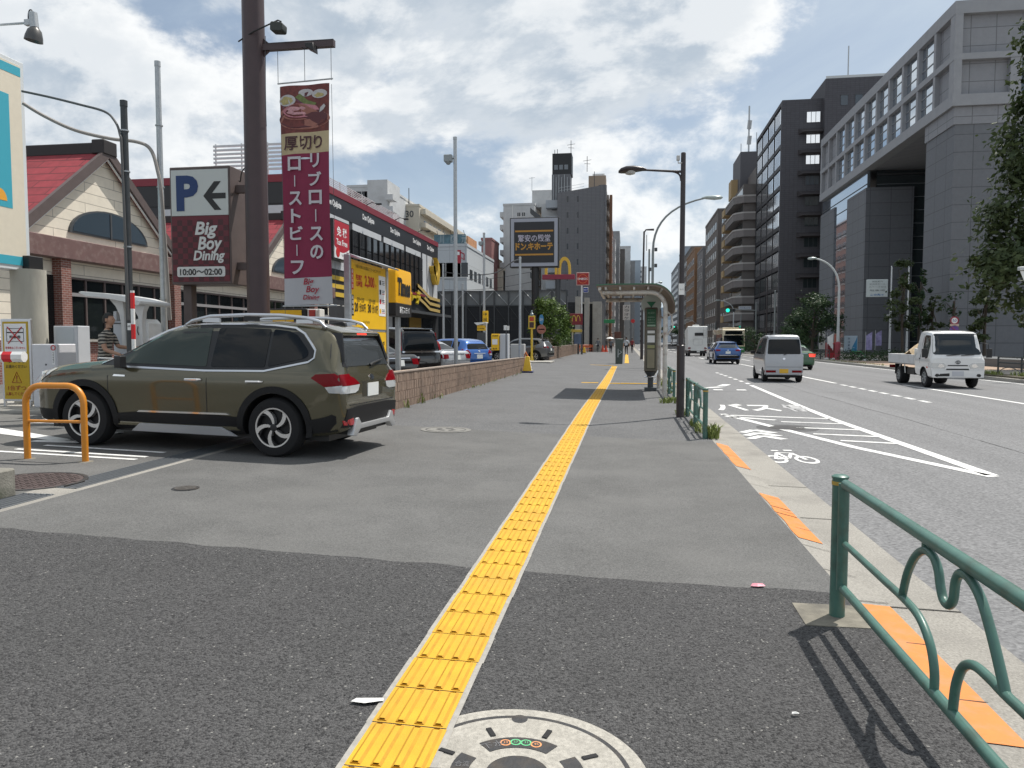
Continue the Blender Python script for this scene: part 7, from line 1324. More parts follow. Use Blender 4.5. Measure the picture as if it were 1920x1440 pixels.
flagsign(1070, 618, 1091, 623, 79, 'menu_board', 'yellow and white drive-through board under the maroon sign', 'board', M('menu_yellow', (0.50, 0.36, 0.06), 0.5), post=1073, pm=M('menu_post', (0.50, 0.45, 0.36), 0.6)); flagsign(1076, 626, 1091, 645, 80, 'order_board', 'blue grey order board under the yellow drive-through board', 'board', M('order_blue', (0.10, 0.14, 0.22), 0.5, var=0.3, vs=2), post=1084, pm=dgrey)
# car park furniture
def lampost(u, Z, v, label, r=0.07, cam_=None, m=steel):
    t, h = pole('cctv_pole' if cam_ else 'steel_pole', label, 'pole', u, Z, v, r, r*0.85, m)
    for cz in (cam_ or ()): b = B(); z = hz(cz, Z)-0.15; b.box((-0.25, -0.02, z), (0.3, 0.22, 0.26)); b.cyl((-0.25, -0.02, z-0.13), (-0.25, -0.02, z-0.22), 0.11, 0.06, 12); b.box((-0.08, 0, z), (0.1, 0.05, 0.05)); b.out('camera_box', M('cctv_grey', (0.28, 0.31, 0.32), 0.5), t, bev=0.02)
    return t
lampost(855, 27.5, 258, 'tallest grey camera pole rising behind the block wall', 0.075, (297,)); lampost(975, 33.6, 483, 'shiny steel pole at the end of the block wall by the cone sign', 0.065); lampost(908, 56, 437, 'grey camera pole carrying the yellow exit arrow sign', 0.10, (456,)); lampost(832, 60, 495, 'thin grey pole left of the blue hatchback', 0.10); lampost(868, 62, 532, 'thin grey pole right of the tallest camera pole', 0.09)
def wire(pts, r, label): b = B(); b.tube(pts, r, 5); tag(b.out('overhead_cable', dgrey), label, 'cable', 'overhead cables')
pA, pB = at(975, 33.6), at(832, 60); wire(bez((pA.x, pA.y, hz(486, 33.6)), (pA.x-2, pA.y+6, hz(500, 42)), (pB.x+6, pB.y-3, hz(527, 56)), (pB.x, pB.y, hz(510, 60))), 0.035, 'sagging grey cable between the shiny steel pole and the thin pole')
for k, v in enumerate((521, 540)): p0, p1 = at(832, 60), at(1000, 62.5); wire(bez((p0.x, p0.y, hz(v+3, 60)), (p0.x+2.5, p0.y, hz(v+7, 60)), (p1.x-3, p1.y, hz(v, 62)), (p1.x, p1.y, hz(v-12, 62.5))), 0.02, ('upper', 'lower')[k]+' thin cable running to the store pylon post')
ex, w, z0, z1 = flagsign(905, 583, 915, 606, 55.5, 'exit_sign', 'yellow exit arrow sign mounted on the grey camera pole', 'exit sign', yel, [('→', 0.5, 0.74, 0.7, 0.22), ('出', 0.5, 0.3, 0.62, 0.3)], tm=sblack)
def paystation():
    Z = 50.0; p, q = at(890, Z), at(915, Z); t = thing('pay_station', 'yellow pay station with a small white roof behind the blue hatchback', 'pay station', (p.x, p.y, 0.15)); w = q.x-p.x; H = lambda v: hz(v, Z)-0.15
    b = B(); b.prism([(0, H(605)), (w*0.9, H(604)), (w*0.9, H(606)), (0.2, H(610))], -0.2, 0.6, 'y'); b.out('roof', white, t); b = B(); b.bb((w*0.2, 0, H(620)), (w*0.8, 0.3, H(610))); b.text('出口精算機', (w*0.5, -0.01, H(616)), X3, Z3, w=w*0.5, m=1); b.out('header', [yel, sblack], t, smooth=0); b = B(); b.bb((w*0.18, 0, 0), (w*0.78, 0.4, H(623))); b.out('machine', dgrey, t, bev=0.05); b = B(); b.bb((w*0.84, 0.1, 0), (w*0.92, 0.2, H(606))); b.out('post', white, t)
paystation()
flagsign(921, 626, 936, 657, 42, 'notice_sign', 'yellow and white notice panel between the blue hatchback and the cabinet', 'notice', yel, [('ご利用案内', 0.5, 0.88, 0.75, 0.08), ('料金', 0.5, 0.1, 0.6, 0.1)], tm=sblack); t = [o for o in bpy.data.objects if o.get('label', '').startswith('yellow and white notice panel')][0]
b = B(); b.bb((0.06, -0.02, hz(646, 42)), (0.36, -0.013, hz(636, 42))); b.out('white_sheet', swhite, t, smooth=0)
def cab(u0, v0, u1, v1, Z, label, m, d=0.6): p, q = at(u0, Z), at(u1, Z); t = thing('equipment_cabinet', label, 'cabinet', (p.x, p.y, 0.1)); b = B(); b.bb((0, 0, hz(v1, Z)-0.1), (q.x-p.x, d, hz(v0, Z)-0.1)); b.out('case', m, t, bev=0.02); b = B(); b.bb((0.08, -0.012, hz(v1, Z)+0.0), (q.x-p.x-0.08, 0, hz(v0, Z)-0.2)); b.out('door', m, t, bev=0.006); return t
cab(937, 626, 953, 676, 42, 'pale cabinet right of the yellow notice panel', lg); cab(957, 645, 983, 690, 36, 'grey cabinet standing behind the end of the block wall', M('cab_stone', (0.44, 0.44, 0.43), 0.5))
Z = 40; p = at(949, Z); t = thing('siren_post', 'slim post with a twin white lamp in front of the pale cabinet', 'lamp post', (p.x, p.y, 0.1)); b = B(); b.cyl((0, 0, 0), (0, 0, hz(618, Z)-0.1), 0.03, n=8); b.out('post', dgrey, t); b = B(); b.cyl((-0.05, 0, hz(619, Z)-0.1), (-0.05, 0, hz(610, Z)-0.1), 0.08, n=10); b.bb((0.04, -0.06, hz(619, Z)-0.1), (0.16, 0.06, hz(611, Z)-0.1)); b.out('lamp', white, t)
def signal():
    Z = 50.5; p = at(997, Z); t = thing('exit_signal', 'yellow two lamp signal box on a yellow post at the car park exit', 'signal', (p.x, p.y, 0.13)); H = lambda v: hz(v, Z)-0.13; ys = M('signal_yellow', (0.62, 0.42, 0.04), 0.45, var=0.08, vs=4)
    b = B(); b.cyl((0, 0, 0), (0, 0, H(617)), 0.075, n=12); b.lathe([(0.22, 0), (0.14, 0.12), (0.08, 0.4)], n=10); b.out('post', ys, t); b = B(); b.bb((-0.22, -0.1, H(617)), (0.22, 0.12, H(592))); bx = b.out('box', ys, t, bev=0.02)
    b = B(); b.bb((-0.15, -0.11, H(602)), (0.15, -0.1, H(594.5))); b.out('red_lens', M('signal_red', (0.42, 0.05, 0.02), 0.3), bx, smooth=0); b = B(); b.bb((-0.15, -0.11, H(614.5)), (0.15, -0.1, H(604))); b.out('dark_lens', M('signal_dark', (0.05, 0.02, 0.015), 0.3), bx, smooth=0)
    b = B(); b.lathe([(0.13, 0), (0.12, 0.14), (0.05, 0.2), (0.07, 0.32), (0, 0.36)], (0, 0, H(592)), n=12); b.out('beacon', M('beacon_grey', (0.20, 0.25, 0.27), 0.3), t)
signal()
def conesign(x, y, label, s=1.0):
    t = thing('cone_sign', label, 'cone sign', (x, y, gz(x)), group='yellow cone signs on the footway'); b = B(); b.box((0, 0, 0.035), (0.5*s, 0.42*s, 0.07)); b.out('base', M('cone_base_blue', (0.02, 0.03, 0.13), 0.5), t, bev=0.015)
    b = B(); b.box((0, 0, 0.07+0.33*s), (0.40*s, 0.32*s, 0.66*s), top=(0.17*s, 0.12*s)); b.out('body', M('cone_yellow', (0.75, 0.48, 0.03), 0.4, var=0.06), t, bev=0.01)
    b = B(); b.add([(0.2*s, -0.11*s, 0.1), (0.205*s, 0.11*s, 0.1), (0.09*s, 0.05*s, 0.70*s), (0.088*s, -0.05*s, 0.70*s)], [(0, 1, 2, 3)])
    for i, ch in enumerate('車両注意'): b.text(ch, (0.106*s+0.027*s*i, 0, 0.60*s-0.135*s*i), Y3, V((-0.17, 0, 1)).normalized(), h=0.09*s, m=1, off=0.02, lift=0.008)
    b.out('label', [swhite, sblack], t, smooth=0); return t
conesign(-4.40, 33.3, 'yellow cone sign with a dark blue base at the end of the long block wall'); conesign(-4.9, 88, 'yellow cone sign far along, at the end of the farther block wall')
p = at(986, 36); t = thing('loop_post', 'orange and white looped post behind the nearer yellow cone sign', 'post', (p.x, p.y, 0.1)); b = B(); b.tube([(-0.1, 0, 0), (-0.1, 0, hz(664, 36)-0.25), (0, 0, hz(660, 36)-0.1), (0.1, 0, hz(664, 36)-0.25), (0.1, 0, 0)], 0.05, 8); b.out('hoop', M('loop_orange', (0.55, 0.16, 0.04), 0.5), t, smooth=60)
Z = 56.0; p = at(1015, Z); t = thing('round_sign', 'round blue sign above a faded red disc in front of the tree', 'road sign', (p.x, p.y, 0.1)); H = lambda v: hz(v, Z)-0.1
b = B(); b.cyl((0.05, 0.05, 0), (0.05, 0.05, H(590)), 0.035, n=8); b.out('post', steel, t); b = B(); b.lathe([(0.34, -0.02), (0.34, 0.01), (0, 0.012)], (0, -0.02, H(617.5)), n=24, axis='y'); b.out('red_disc', M('faded_red', (0.36, 0.14, 0.10), 0.6), t); b = B(); o = [(0.17*cos(R(a)), 0.37*sin(R(a))+H(599)) for a in range(0, 360, 15)]; b.prism(o, -0.03, 0.0, 'y'); b.text('左折', (0, -0.035, H(599)), X3, Z3, w=0.24, h=0.22, m=1); b.out('blue_disc', [M('sign_blue', (0.05, 0.22, 0.42), 0.5), swhite], t)
b = B(); b.bb((-0.24, -0.04, H(618.5)), (0.24, -0.03, H(616.5))); b.out('bar', M('faded_bar', (0.45, 0.38, 0.34), 0.6), t, smooth=0)
b = B(); b.bb((-6.8, 47.5, 0.1), (-4.8, 50.2, 0.2)); struct(b.out('exit_kerb', conc, bev=0.02))
# ---------------------------------------------------------------- footway furniture on the right
gg = M('guard_rail_green', (0.062, 0.150, 0.122), 0.40, 0.0, coat=0.1, var=0.14, vs=8, dirt=(0.05, 0.075, 0.055), ds=9, da=0.7)
def guard_panel(t, x, y0, L_, z=0.0, s=-1, near=True):
    """one 2 m panel in the plane x, running from y0 in direction s; the looped pattern of the railing"""
    n = 14 if near else 6
    def P(q): return [(x, y0+s*a*L_/2.0, z+b) for a, b in q]
    def cr(q, k=5):
        o = []
        for i in range(len(q)-1):
            p0, p1, p2, p3 = (V(q[max(0, min(len(q)-1, i+d))]) for d in (-1, 0, 1, 2))
            for j in range(k): u = j/k; o.append(tuple(0.5*((2*p1)+(p2-p0)*u+(2*p0-5*p1+4*p2-p3)*u*u+(3*p1-p0-3*p2+p3)*u**3)))
        return o+[q[-1]]
    for nm, q, r in (('top_rail', [(0.03, 0.745), (1.97, 0.745)], 0.027), ('bottom_rail', [(0.03, 0.185), (1.97, 0.185)], 0.022)):
        b = B(); b.tube(P(q), r, n); b.out(nm, gg, t, smooth=60)
    k = 5 if near else 3
    for q in (cr([(0.05, 0.43), (0.6, 0.43), (0.92, 0.43), (1.07, 0.41), (1.17, 0.35), (1.215, 0.27), (1.22, 0.19)], k), cr([(0.87, 0.43), (0.92, 0.545), (1.0, 0.64), (1.09, 0.69), (1.17, 0.69), (1.22, 0.655), (1.245, 0.60), (1.275, 0.56), (1.32, 0.555), (1.355, 0.59), (1.37, 0.66), (1.41, 0.70), (1.48, 0.70), (1.56, 0.66), (1.64, 0.57), (1.71, 0.47), (1.74, 0.42)], k), cr([(1.38, 0.19), (1.40, 0.30), (1.45, 0.385), (1.53, 0.425), (1.64, 0.43), (1.74, 0.425), (1.97, 0.425)], k)):
        b = B(); b.tube(P(q), 0.0165, n if near else 5); b.out('scroll_bar', gg, t, smooth=60)
    b = B(); b.tube(P([(1.09, 0.69), (1.09, 0.74)]), 0.012, 6); b.out('scroll_tie', gg, t)
def gpost(t, x, y, z=0.0, h=0.775, r=0.04, near=True):
    b = B(); b.cyl((x, y, z-0.02), (x, y, z+h-0.012), r, n=20 if near else 10); o = b.out('post', gg, t); b = B(); b.lathe([(r*1.1, h-0.014), (r*1.12, h-0.004), (r*0.8, h+0.004), (0, h+0.006)], (x, y, z), n=20 if near else 10); b.out('post_cap', gg, o)
    b = B(); b.lathe([(r+0.001, h-0.05), (r+0.003, h-0.05), (r+0.003, h-0.03), (r+0.001, h-0.03)], (x, y, z), n=20, caps=False); b.out('gold_band', M('gold_band', (0.45, 0.30, 0.06), 0.5), o)
t = thing('guard_rail', 'green looped pipe guard rail in the near right foreground', 'guard rail', (0, 0, 0), group='green guard rails along the kerb')
gpost(t, 1.15, 4.23); b = B(); b.cyl((1.15, 4.155, 0.17), (1.15, 4.155, 0.745), 0.028, n=16); b.out('panel_upright', gg, t); guard_panel(t, 1.15, 4.155, 2.0); b = B(); b.cyl((1.15, 2.19, 0.17), (1.15, 2.19, 0.745), 0.028, n=16); b.out('panel_upright', gg, t); gpost(t, 1.15, 2.115); guard_panel(t, 1.15, 2.04, 2.0)
for z in (0.34, 0.62): b = B(); b.bb((1.14, 4.16, z-0.02), (1.16, 4.21, z+0.02)); b.out('hinge_bracket', gg, t)
t = thing('guard_rail', 'green looped guard rail beside the dark street lamp', 'guard rail', (0, 0, 0), group='green guard rails along the kerb')
for y in (11.8, 13.45, 15.2): gpost(t, 1.21, y, near=False)
guard_panel(t, 1.21, 11.84, 1.57, 0, 1, False); guard_panel(t, 1.21, 13.49, 1.67, 0, 1, False)
t = thing('guard_rail', 'short green guard rail behind the bus shelter posts', 'guard rail', (0, 0, 0), group='green guard rails along the kerb')
for y in (19.5, 21.7, 23.9): gpost(t, 1.21, y, near=False)
guard_panel(t, 1.21, 19.54, 2.1, 0, 1, False); guard_panel(t, 1.21, 21.74, 2.1, 0, 1, False)
# street lamps
def big_lamp():
    t = thing('street_lamp', 'dark brown street lamp with one arm, nearest to the camera on the footway', 'street lamp', (1.06, 15.09, 0)); Z = 14.75; H = lambda v: hz(v, Z)
    b = B(); b.cyl((0, 0, 0), (0, 0, H(648)), 0.078, n=24); b.lathe([(0.078, H(648)), (0.05, H(648)+0.02)], n=24, caps=False); b.out('base_sleeve', dpole, t); b = B(); b.cyl((0, 0, H(648)), (0, 0, H(288)), 0.053, 0.047, 20); b.lathe([(0.049, H(288)), (0.04, H(288)+0.02), (0, H(288)+0.025)], n=16); b.out('shaft', dpole, t)
    za = H(321); b = B(); b.tube([(0, 0, za-0.01), (-0.74, -0.02, za+0.045)], [0.026, 0.02], 10); b.tube(bez((-0.04, 0, za-0.18), (-0.05, 0, za-0.06), (-0.08, 0, za-0.03), (-0.2, 0, za)), 0.018, 8); b.out('arm', dpole, t)
    b = B(); n = 14; vs = []
    prof = [(-0.70, 0.0, 0.03), (-0.78, 0.02, 0.055), (-0.95, 0.025, 0.09), (-1.1, 0.015, 0.095), (-1.2, 0.0, 0.07), (-1.25, -0.02, 0.03)]
    for x, dz, r in prof: vs += [(x, r*1.5*cos(2*pi*i/n), za+0.05+dz+r*0.72*sin(2*pi*i/n)) for i in range(n)]
    b.add(vs, [(k*n+i, k*n+(i+1) % n, (k+1)*n+(i+1) % n, (k+1)*n+i) for k in range(5) for i in range(n)]+[tuple(range(n)), tuple(range(5*n, 6*n))]); b.out('lamp_head', dpole, t, smooth=60)
    b = B(); b.lathe([(0.11, 0), (0.09, -0.05), (0, -0.075)], (-1.02, 0, za+0.03), n=16); b.out('lens', M('lamp_lens', (0.42, 0.42, 0.40), 0.15, coat=0.5), t)
    b = B(); b.tube([(0, -0.03, H(306)), (-0.1, -0.03, H(306)), (-0.1, -0.03, H(300))], 0.014, 6); b.box((-0.1, -0.03, H(296.5)), (0.065, 0.065, 0.09)); b.out('sensor', M('sensor_white', (0.5, 0.5, 0.48), 0.5), t, bev=0.008)
    b = B(); b.bb((-0.062, -0.062, H(553)), (0.05, -0.05, H(532))); b.text('3-12', (-0.005, -0.064, H(543)), X3, Z3, w=0.07, m=1); b.out('number_tag', [white, sblack], t, smooth=0)
big_lamp()
def curved_lamp(u, Z, vtop, ue, vknee, label, m, side=1, r=0.09, base=0.0, vh=None):
    p = at(u, Z); t = thing('street_lamp', label, 'street lamp', (p.x, p.y, base)); zk, zt = hz(vknee, Z)-base, hz(vtop, Z)-base; dx = at(ue, Z).x-p.x
    b = B(); b.cyl((0, 0, 0), (0, 0, zk*0.45), r, r*0.85, 14); b.tube([(0, 0, zk*0.45), (0, 0, zk)]+bez((0, 0, zk), (0, 0, zk+(zt-zk)*0.55), (dx*0.25, 0, zt-(zt-zk)*0.12), (dx*0.75, 0, zt)), [r*0.8, r*0.7]+[r*(0.66-0.02*i) for i in range(11)], 12); b.out('shaft', m, t, smooth=60)
    b = B(); n = 12; vs = []
    for f, rr, dz in ((0.70, 0.05, 0), (0.76, 0.12, 0.02), (0.88, 0.17, 0.0), (0.97, 0.13, 0.0), (1.0, 0.03, 0.0)): vs += [(dx*f, rr*1.2*cos(2*pi*i/n), zt+dz+rr*0.75*sin(2*pi*i/n)) for i in range(n)]
    b.add(vs, [(k*n+i, k*n+(i+1) % n, (k+1)*n+(i+1) % n, (k+1)*n+i) for k in range(4) for i in range(n)]+[tuple(range(n)), tuple(range(4*n, 5*n))]); b.out('lamp_head', M('lamp_head_pale', (0.36, 0.41, 0.40), 0.35, 0.3), t, smooth=60); return t
lampgrey = M('lamp_post_grey', (0.22, 0.24, 0.24), 0.5, 0.3, var=0.1)
t = curved_lamp(1222, 42, 374, 1348, 470, 'grey street lamp with an arm curving out over the road behind the shelter', lampgrey, r=0.10)
for v in (468, 498, 505): b = B(); b.box((-0.16 if v > 500 else 0.16, -0.02, hz(v, 42)), (0.16, 0.1, 0.2)); b.out('control_box', dgrey, t, bev=0.01)
b = B(); b.cyl((-0.2, 0, 0), (-0.2, 0, hz(467, 42)), 0.05, n=8); b.cyl((-0.35, 0, hz(470, 42)), (-0.35, 0, hz(440, 42)), 0.02, n=6); b.out('conduit', lampgrey, t)
wl = M('lamp_post_pale', (0.50, 0.53, 0.53), 0.45, 0.2, var=0.06)
curved_lamp(1570, 61, 484, 1512, 546, 'pale street lamp across the road with an arm curving to the left', wl, r=0.14)
Z = 62; p = at(1203, Z); t = thing('street_lamp', 'slim black street lamp with a flat bent head further along the footway', 'street lamp', (p.x, p.y, 0)); b = B(); b.cyl((0, 0, 0), (0, 0, hz(600, Z)), 0.13, n=14); b.cyl((0, 0, hz(600, Z)), (0.1, 0, hz(434, Z)), 0.075, n=12); b.out('shaft', dpole, t); b = B(); b.tube([(0.1, 0, hz(436, Z)), (0.25, 0, hz(431, Z)), (0.9, 0, hz(431, Z))], [0.07, 0.06, 0.09], 8); b.out('lamp_head', dpole, t)
curved_lamp(1216, 78, 530, 1240, 545, 'small pale lamp head just above the bus shelter roof', wl, r=0.09); curved_lamp(1374, 120, 563, 1340, 585, 'thin lamp bending left beside the near green signal', wl, r=0.12); curved_lamp(1305, 170, 600, 1285, 612, 'distant lamp bending left by the far green signal', wl, r=0.1)
# bus shelter
def shelter():
    t = thing('bus_shelter', 'bus shelter with white pipe frames and a green edged roof curving down to the kerb', 'bus shelter', (1.02, 20.3, 0)); ox = 1.02
    tubem = M('shelter_pipe_white', (0.52, 0.50, 0.46), 0.45, var=0.1, vs=6, dirt=(0.16, 0.07, 0.035), ds=5, da=0.75)
    xl = at(1121, 20.2).x-ox; zt = hz(535, 20.2)
    for y, nm in ((0.12, 'frame'), (3.9, 'frame')):
        zz = zt-0.19; q = [(0, y, -0.02), (0, y, zz-0.42)]+[(-0.42+0.42*cos(R(a)), y, zz-0.42+0.42*sin(R(a))) for a in range(10, 91, 10)]+[(xl+0.1, y, zz)]
        b = B(); b.tube(q, 0.062, 14); b.out(nm, tubem, t, smooth=60)
        b = B(); b.tube([(0.02, y, zz-0.5), (0.16, y, zz-0.62), (0.2, y, zz-0.95), (0.05, y, zz-1.15)], 0.022, 8); b.out('stay', tubem, t, smooth=60)
    prof = [(xl-0.05, zt-0.02)]+[(x_, zt) for x_ in (xl+0.3, -1.0)]+[(-0.36+0.6*cos(R(a)), zt-0.6+0.6*sin(R(a))) for a in range(90, -16, -10)]
    inn = [(x_*0.985-0.02, z_-0.045) for x_, z_ in prof]
    b = B(); b.prism(prof+inn[::-1], -0.1, 4.15, 'y'); b.out('roof_shell', M('shelter_soffit', (0.20, 0.155, 0.125), 0.6, var=0.15), t, smooth=30)
    out_ = [(x_, z_+0.03) for x_, z_ in prof]; b = B(); b.prism(out_+[(p[0], p[1]+0.002) for p in prof[::-1]], -0.13, 4.18, 'y'); b.out('roof_sheet', M('shelter_green', (0.06, 0.17, 0.10), 0.45, var=0.1), t, smooth=30)
    for x_ in (xl+0.2, xl+0.58, xl+0.95, xl+1.32, xl+1.68): b = B(); b.bb((x_-0.025, -0.08, zt-0.13), (x_+0.025, 4.1, zt-0.05)); b.out('purlin', tubem, t)
    b = B(); b.bb((xl, -0.09, zt-0.14), (xl+0.08, 4.1, zt-0.05)); b.out('gutter_beam', tubem, t)
    b = B(); b.tube([(0.26, -0.09, zt-0.7), (0.26, 4.1, zt-0.7)], 0.03, 8); b.out('rear_beam', tubem, t)
shelter()
def busstop():
    Z = 22.6; p = at(1220, Z); t = thing('bus_stop', 'tall brown bus stop stand with green route panel under the shelter', 'bus stop', (p.x, p.y, 0)); H = lambda v: hz(v, Z); w = 24*Z/FPX
    fr = M('stand_bronze', (0.16, 0.14, 0.11), 0.45, 0.4, var=0.1); b = B(); b.bb((-w/2, -0.1, H(697)), (w/2, 0.1, H(577))); b.out('cabinet', fr, t, bev=0.03)
    b = B(); b.bb((-w*0.34, -0.115, H(613)), (w*0.36, -0.1, H(580))); o = b.out('route_panel', M('stop_green', (0.015, 0.10, 0.045), 0.4), t, smooth=0); b = B()
    for s, v, hh in (('大久保通り', 587, 0.06), ('新宿駅西口', 595, 0.04), ('都営バス', 600, 0.04), ('池袋駅東口', 605, 0.04)): b.text(s, (0, -0.118, H(v)), X3, Z3, w=w*0.55, h=hh)
    b.bb((-w*0.3, -0.12, H(612)), (w*0.32, -0.117, H(609))); b.out('route_lettering', M('stop_pale', (0.35, 0.48, 0.38), 0.5), o, smooth=0)
    b = B(); b.bb((-w*0.34, -0.113, H(692)), (w*0.36, -0.1, H(618))); gl_ = b.out('timetable_glass', glassmat('stop_glass', (0.08, 0.08, 0.06), 0.08), t, smooth=0)
    for v0, v1, m in ((620, 625, white), (629, 642, swhite), (647, 653, M('sheet_olive', (0.30, 0.30, 0.14), 0.6)), (655, 690, M('sheet_beige', (0.26, 0.23, 0.16), 0.6, var=0.15, vs=3))): b = B(); b.bb((-w*0.28, -0.12, H(v1)), (w*0.28, -0.114, H(v0))); b.out('sheet', m, gl_, smooth=0)
    b = B(); b.lathe([(0.30, -0.03), (0.30, 0.03), (0, 0.03)], (0, 0, H(571)), n=32, axis='y'); d = b.out('round_head', M('head_pale', (0.55, 0.62, 0.60), 0.4), t); b = B(); b.prism([(-0.14, H(566)), (0.14, H(566)), (0.03, H(574)), (0.0, H(578)), (-0.03, H(574))], -0.045, -0.031, 'y'); b.out('leaf_emblem', M('leaf_green', (0.03, 0.20, 0.11), 0.5), d, smooth=0)
    b = B(); b.cyl((0, 0, 0), (0, 0, H(697)), 0.085, n=16); b.lathe([(0.085, H(706)), (0.19, H(697))], n=16, caps=False); b.box((0, 0, 0.05), (0.36, 0.36, 0.12)); b.out('foot', dgrey, t)
    b = B(); b.tube([(0.16*cos(2*pi*i/16)-0.02, -0.1+0.1*sin(2*pi*i/16), H(706)) for i in range(17)], 0.02, 6); b.tube([(0.1, -0.1, 0.3), (0.22, -0.1, H(694))], 0.02, 6); b.out('ring_rail', chrome, t)
busstop()
Z = 49.6; p = at(1161, Z); t = thing('street_cabinet', 'dark green street cabinet with a pale arrow mark at the end of the yellow strip', 'street cabinet', (p.x, p.y, 0)); w = 15*Z/FPX; H = hz(635, Z)
b = B(); b.prism([(-w*0.46, 0), (w*0.40, 0), (w/2, H-0.05), (w*0.46, H), (-w/2, H), (-w/2, H-0.1)], -0.3, 0.3, 'y'); b.out('case', M('cabinet_green', (0.06, 0.075, 0.065), 0.55, var=0.12), t, bev=0.02)
b = B(); b.tube([(-w*0.15, -0.31, 0.45), (-w*0.13, -0.31, 1.0), (w*0.3, -0.31, 0.78), (-w*0.14, -0.31, 0.62)], 0.03, 5); b.out('arrow_mark', M('mark_pale', (0.42, 0.45, 0.45), 0.6), t)
# weeds along the kerb and wall foot
gm = M('weed_green', (0.17, 0.21, 0.05), 0.7, var=0.4, vs=30)
def weeds(spots, label, name='weeds'):
    b = B(); rr = random.Random(11)
    for x, y, z, r, n, h in spots:
        for _ in range(n):
            a, q = rr.uniform(0, 2*pi), r*sqrt(rr.random()); px, py = x+min(q*0.5, 0.13)*cos(a), y+q*sin(a); hh = h*rr.uniform(0.4, 1.0); ld = rr.uniform(0, 2*pi); ln = hh*rr.uniform(0.2, 0.8); w = rr.uniform(0.006, 0.014)
            t_ = V((cos(ld), sin(ld), 0)); s_ = V((-sin(ld), cos(ld), 0))*w; p = V((px, py, z)); m_ = p+t_*ln*0.35+V((0, 0, hh*0.7)); e = p+t_*ln+V((0, 0, hh))
            b.add([p-s_, p+s_, m_+s_, m_-s_, e], [(0, 1, 2, 3), (3, 2, 4)])
    tag(b.out(name, gm, smooth=0, recalc=False), label, 'weeds', kind='stuff')
weeds([(1.33, 11.9, 0, 0.2, 90, 0.26), (1.27, 12.6, 0, 0.4, 60, 0.13), (1.27, 13.6, 0, 0.5, 90, 0.12), (1.15, 15.6, 0, 0.5, 60, 0.12), (0.95, 18.6, 0, 0.35, 60, 0.16), (1.2, 18.8, 0, 0.5, 70, 0.16), (1.2, 22.5, 0, 0.8, 80, 0.25), (1.25, 26, 0, 1.2, 80, 0.3)], 'green weeds growing along the kerb under the far guard rail')
weeds([(-4.62, 15.2, 0.1, 0.2, 12, 0.22), (-4.62, 16.4, 0.1, 0.2, 14, 0.26), (-4.62, 18, 0.1, 0.4, 10, 0.15), (-4.62, 24, 0.1, 3.5, 60, 0.1), (-4.6, 30, 0.1, 3, 40, 0.08)], 'dry weeds at the foot of the block wall', 'wall_weeds')
# small litter
def litter(x, y, pts, m, label, z=0.006): b = B(); rr = random.Random(int(x*100)); b.add([(px, py, z+rr.uniform(0.001, 0.008)) for px, py in pts]+[(sum(p[0] for p in pts)/len(pts), sum(p[1] for p in pts)/len(pts), z+0.014)], [(i, (i+1) % len(pts), len(pts)) for i in range(len(pts))]); tag(b.out('litter', m, None, (x, y, gz(x)), smooth=0), label, 'litter')
litter(0.80, 4.67, [(-0.04, -0.02), (0.0, -0.03), (0.05, -0.015), (0.04, 0.03), (-0.02, 0.035)], M('wrapper_pink', (0.62, 0.24, 0.30), 0.5, var=0.5, vs=40), 'crumpled pink and white wrapper on the dark asphalt')
litter(-1.04, 2.86, [(-0.06, -0.03), (0.0, -0.035), (0.07, 0.0), (0.06, 0.03), (-0.05, 0.01)], M('paper_white', (0.62, 0.62, 0.60), 0.7, var=0.2, vs=50), 'torn white paper scrap beside the yellow strip')
litter(0.68, 3.05, [(-0.015, -0.008), (0.015, -0.004), (0.016, 0.006), (-0.01, 0.008)], M('stub_white', (0.7, 0.7, 0.68), 0.7), 'tiny white cigarette stub on the dark asphalt')
# ---------------------------------------------------------------- trees
barkm = M('bark', (0.075, 0.06, 0.048), 0.9, var=0.3, vs=12, bump=0.6, bs=30)
def leafmat(name, c1, c2):
    m = bpy.data.materials.new(name); MATS[name] = m; m.use_nodes = True; t = m.node_tree; b = t.nodes['Principled BSDF']; L = t.links
    tc_ = t.nodes.new('ShaderNodeTexCoord'); n = t.nodes.new('ShaderNodeTexNoise'); n.inputs['Scale'].default_value = 1.4; n.inputs['Detail'].default_value = 6; L.new(tc_.outputs['Object'], n.inputs['Vector'])
    r = t.nodes.new('ShaderNodeMapRange'); r.inputs[1].default_value = 0.35; r.inputs[2].default_value = 0.65; L.new(n.outputs[0], r.inputs[0]); mxn = t.nodes.new('ShaderNodeMix'); mxn.data_type = 'RGBA'; mxn.inputs[6].default_value = (*c1, 1); mxn.inputs[7].default_value = (*c2, 1); L.new(r.outputs[0], mxn.inputs[0]); L.new(mxn.outputs[2], b.inputs['Base Color']); b.inputs['Roughness'].default_value = 0.55; b.inputs['Specular IOR Level'].default_value = 0.3
    tr = t.nodes.new('ShaderNodeBsdfTranslucent'); L.new(mxn.outputs[2], tr.inputs[0]); ms = t.nodes.new('ShaderNodeMixShader'); ms.inputs[0].default_value = 0.25; L.new(b.outputs[0], ms.inputs[1]); L.new(tr.outputs[0], ms.inputs[2]); L.new(ms.outputs[0], t.nodes['Material Output'].inputs[0]); return m
leaf1 = leafmat('leaf_green', (0.030, 0.062, 0.018), (0.07, 0.11, 0.028)); leaf5 = leafmat('leaf_bright', (0.06, 0.115, 0.022), (0.13, 0.19, 0.04)); leaf2 = leafmat('leaf_dark', (0.022, 0.05, 0.024), (0.05, 0.085, 0.03)); leaf3 = leafmat('leaf_reddish', (0.05, 0.035, 0.025), (0.075, 0.07, 0.03)); leaf4 = leafmat('leaf_olive', (0.04, 0.062, 0.025), (0.075, 0.10, 0.035))
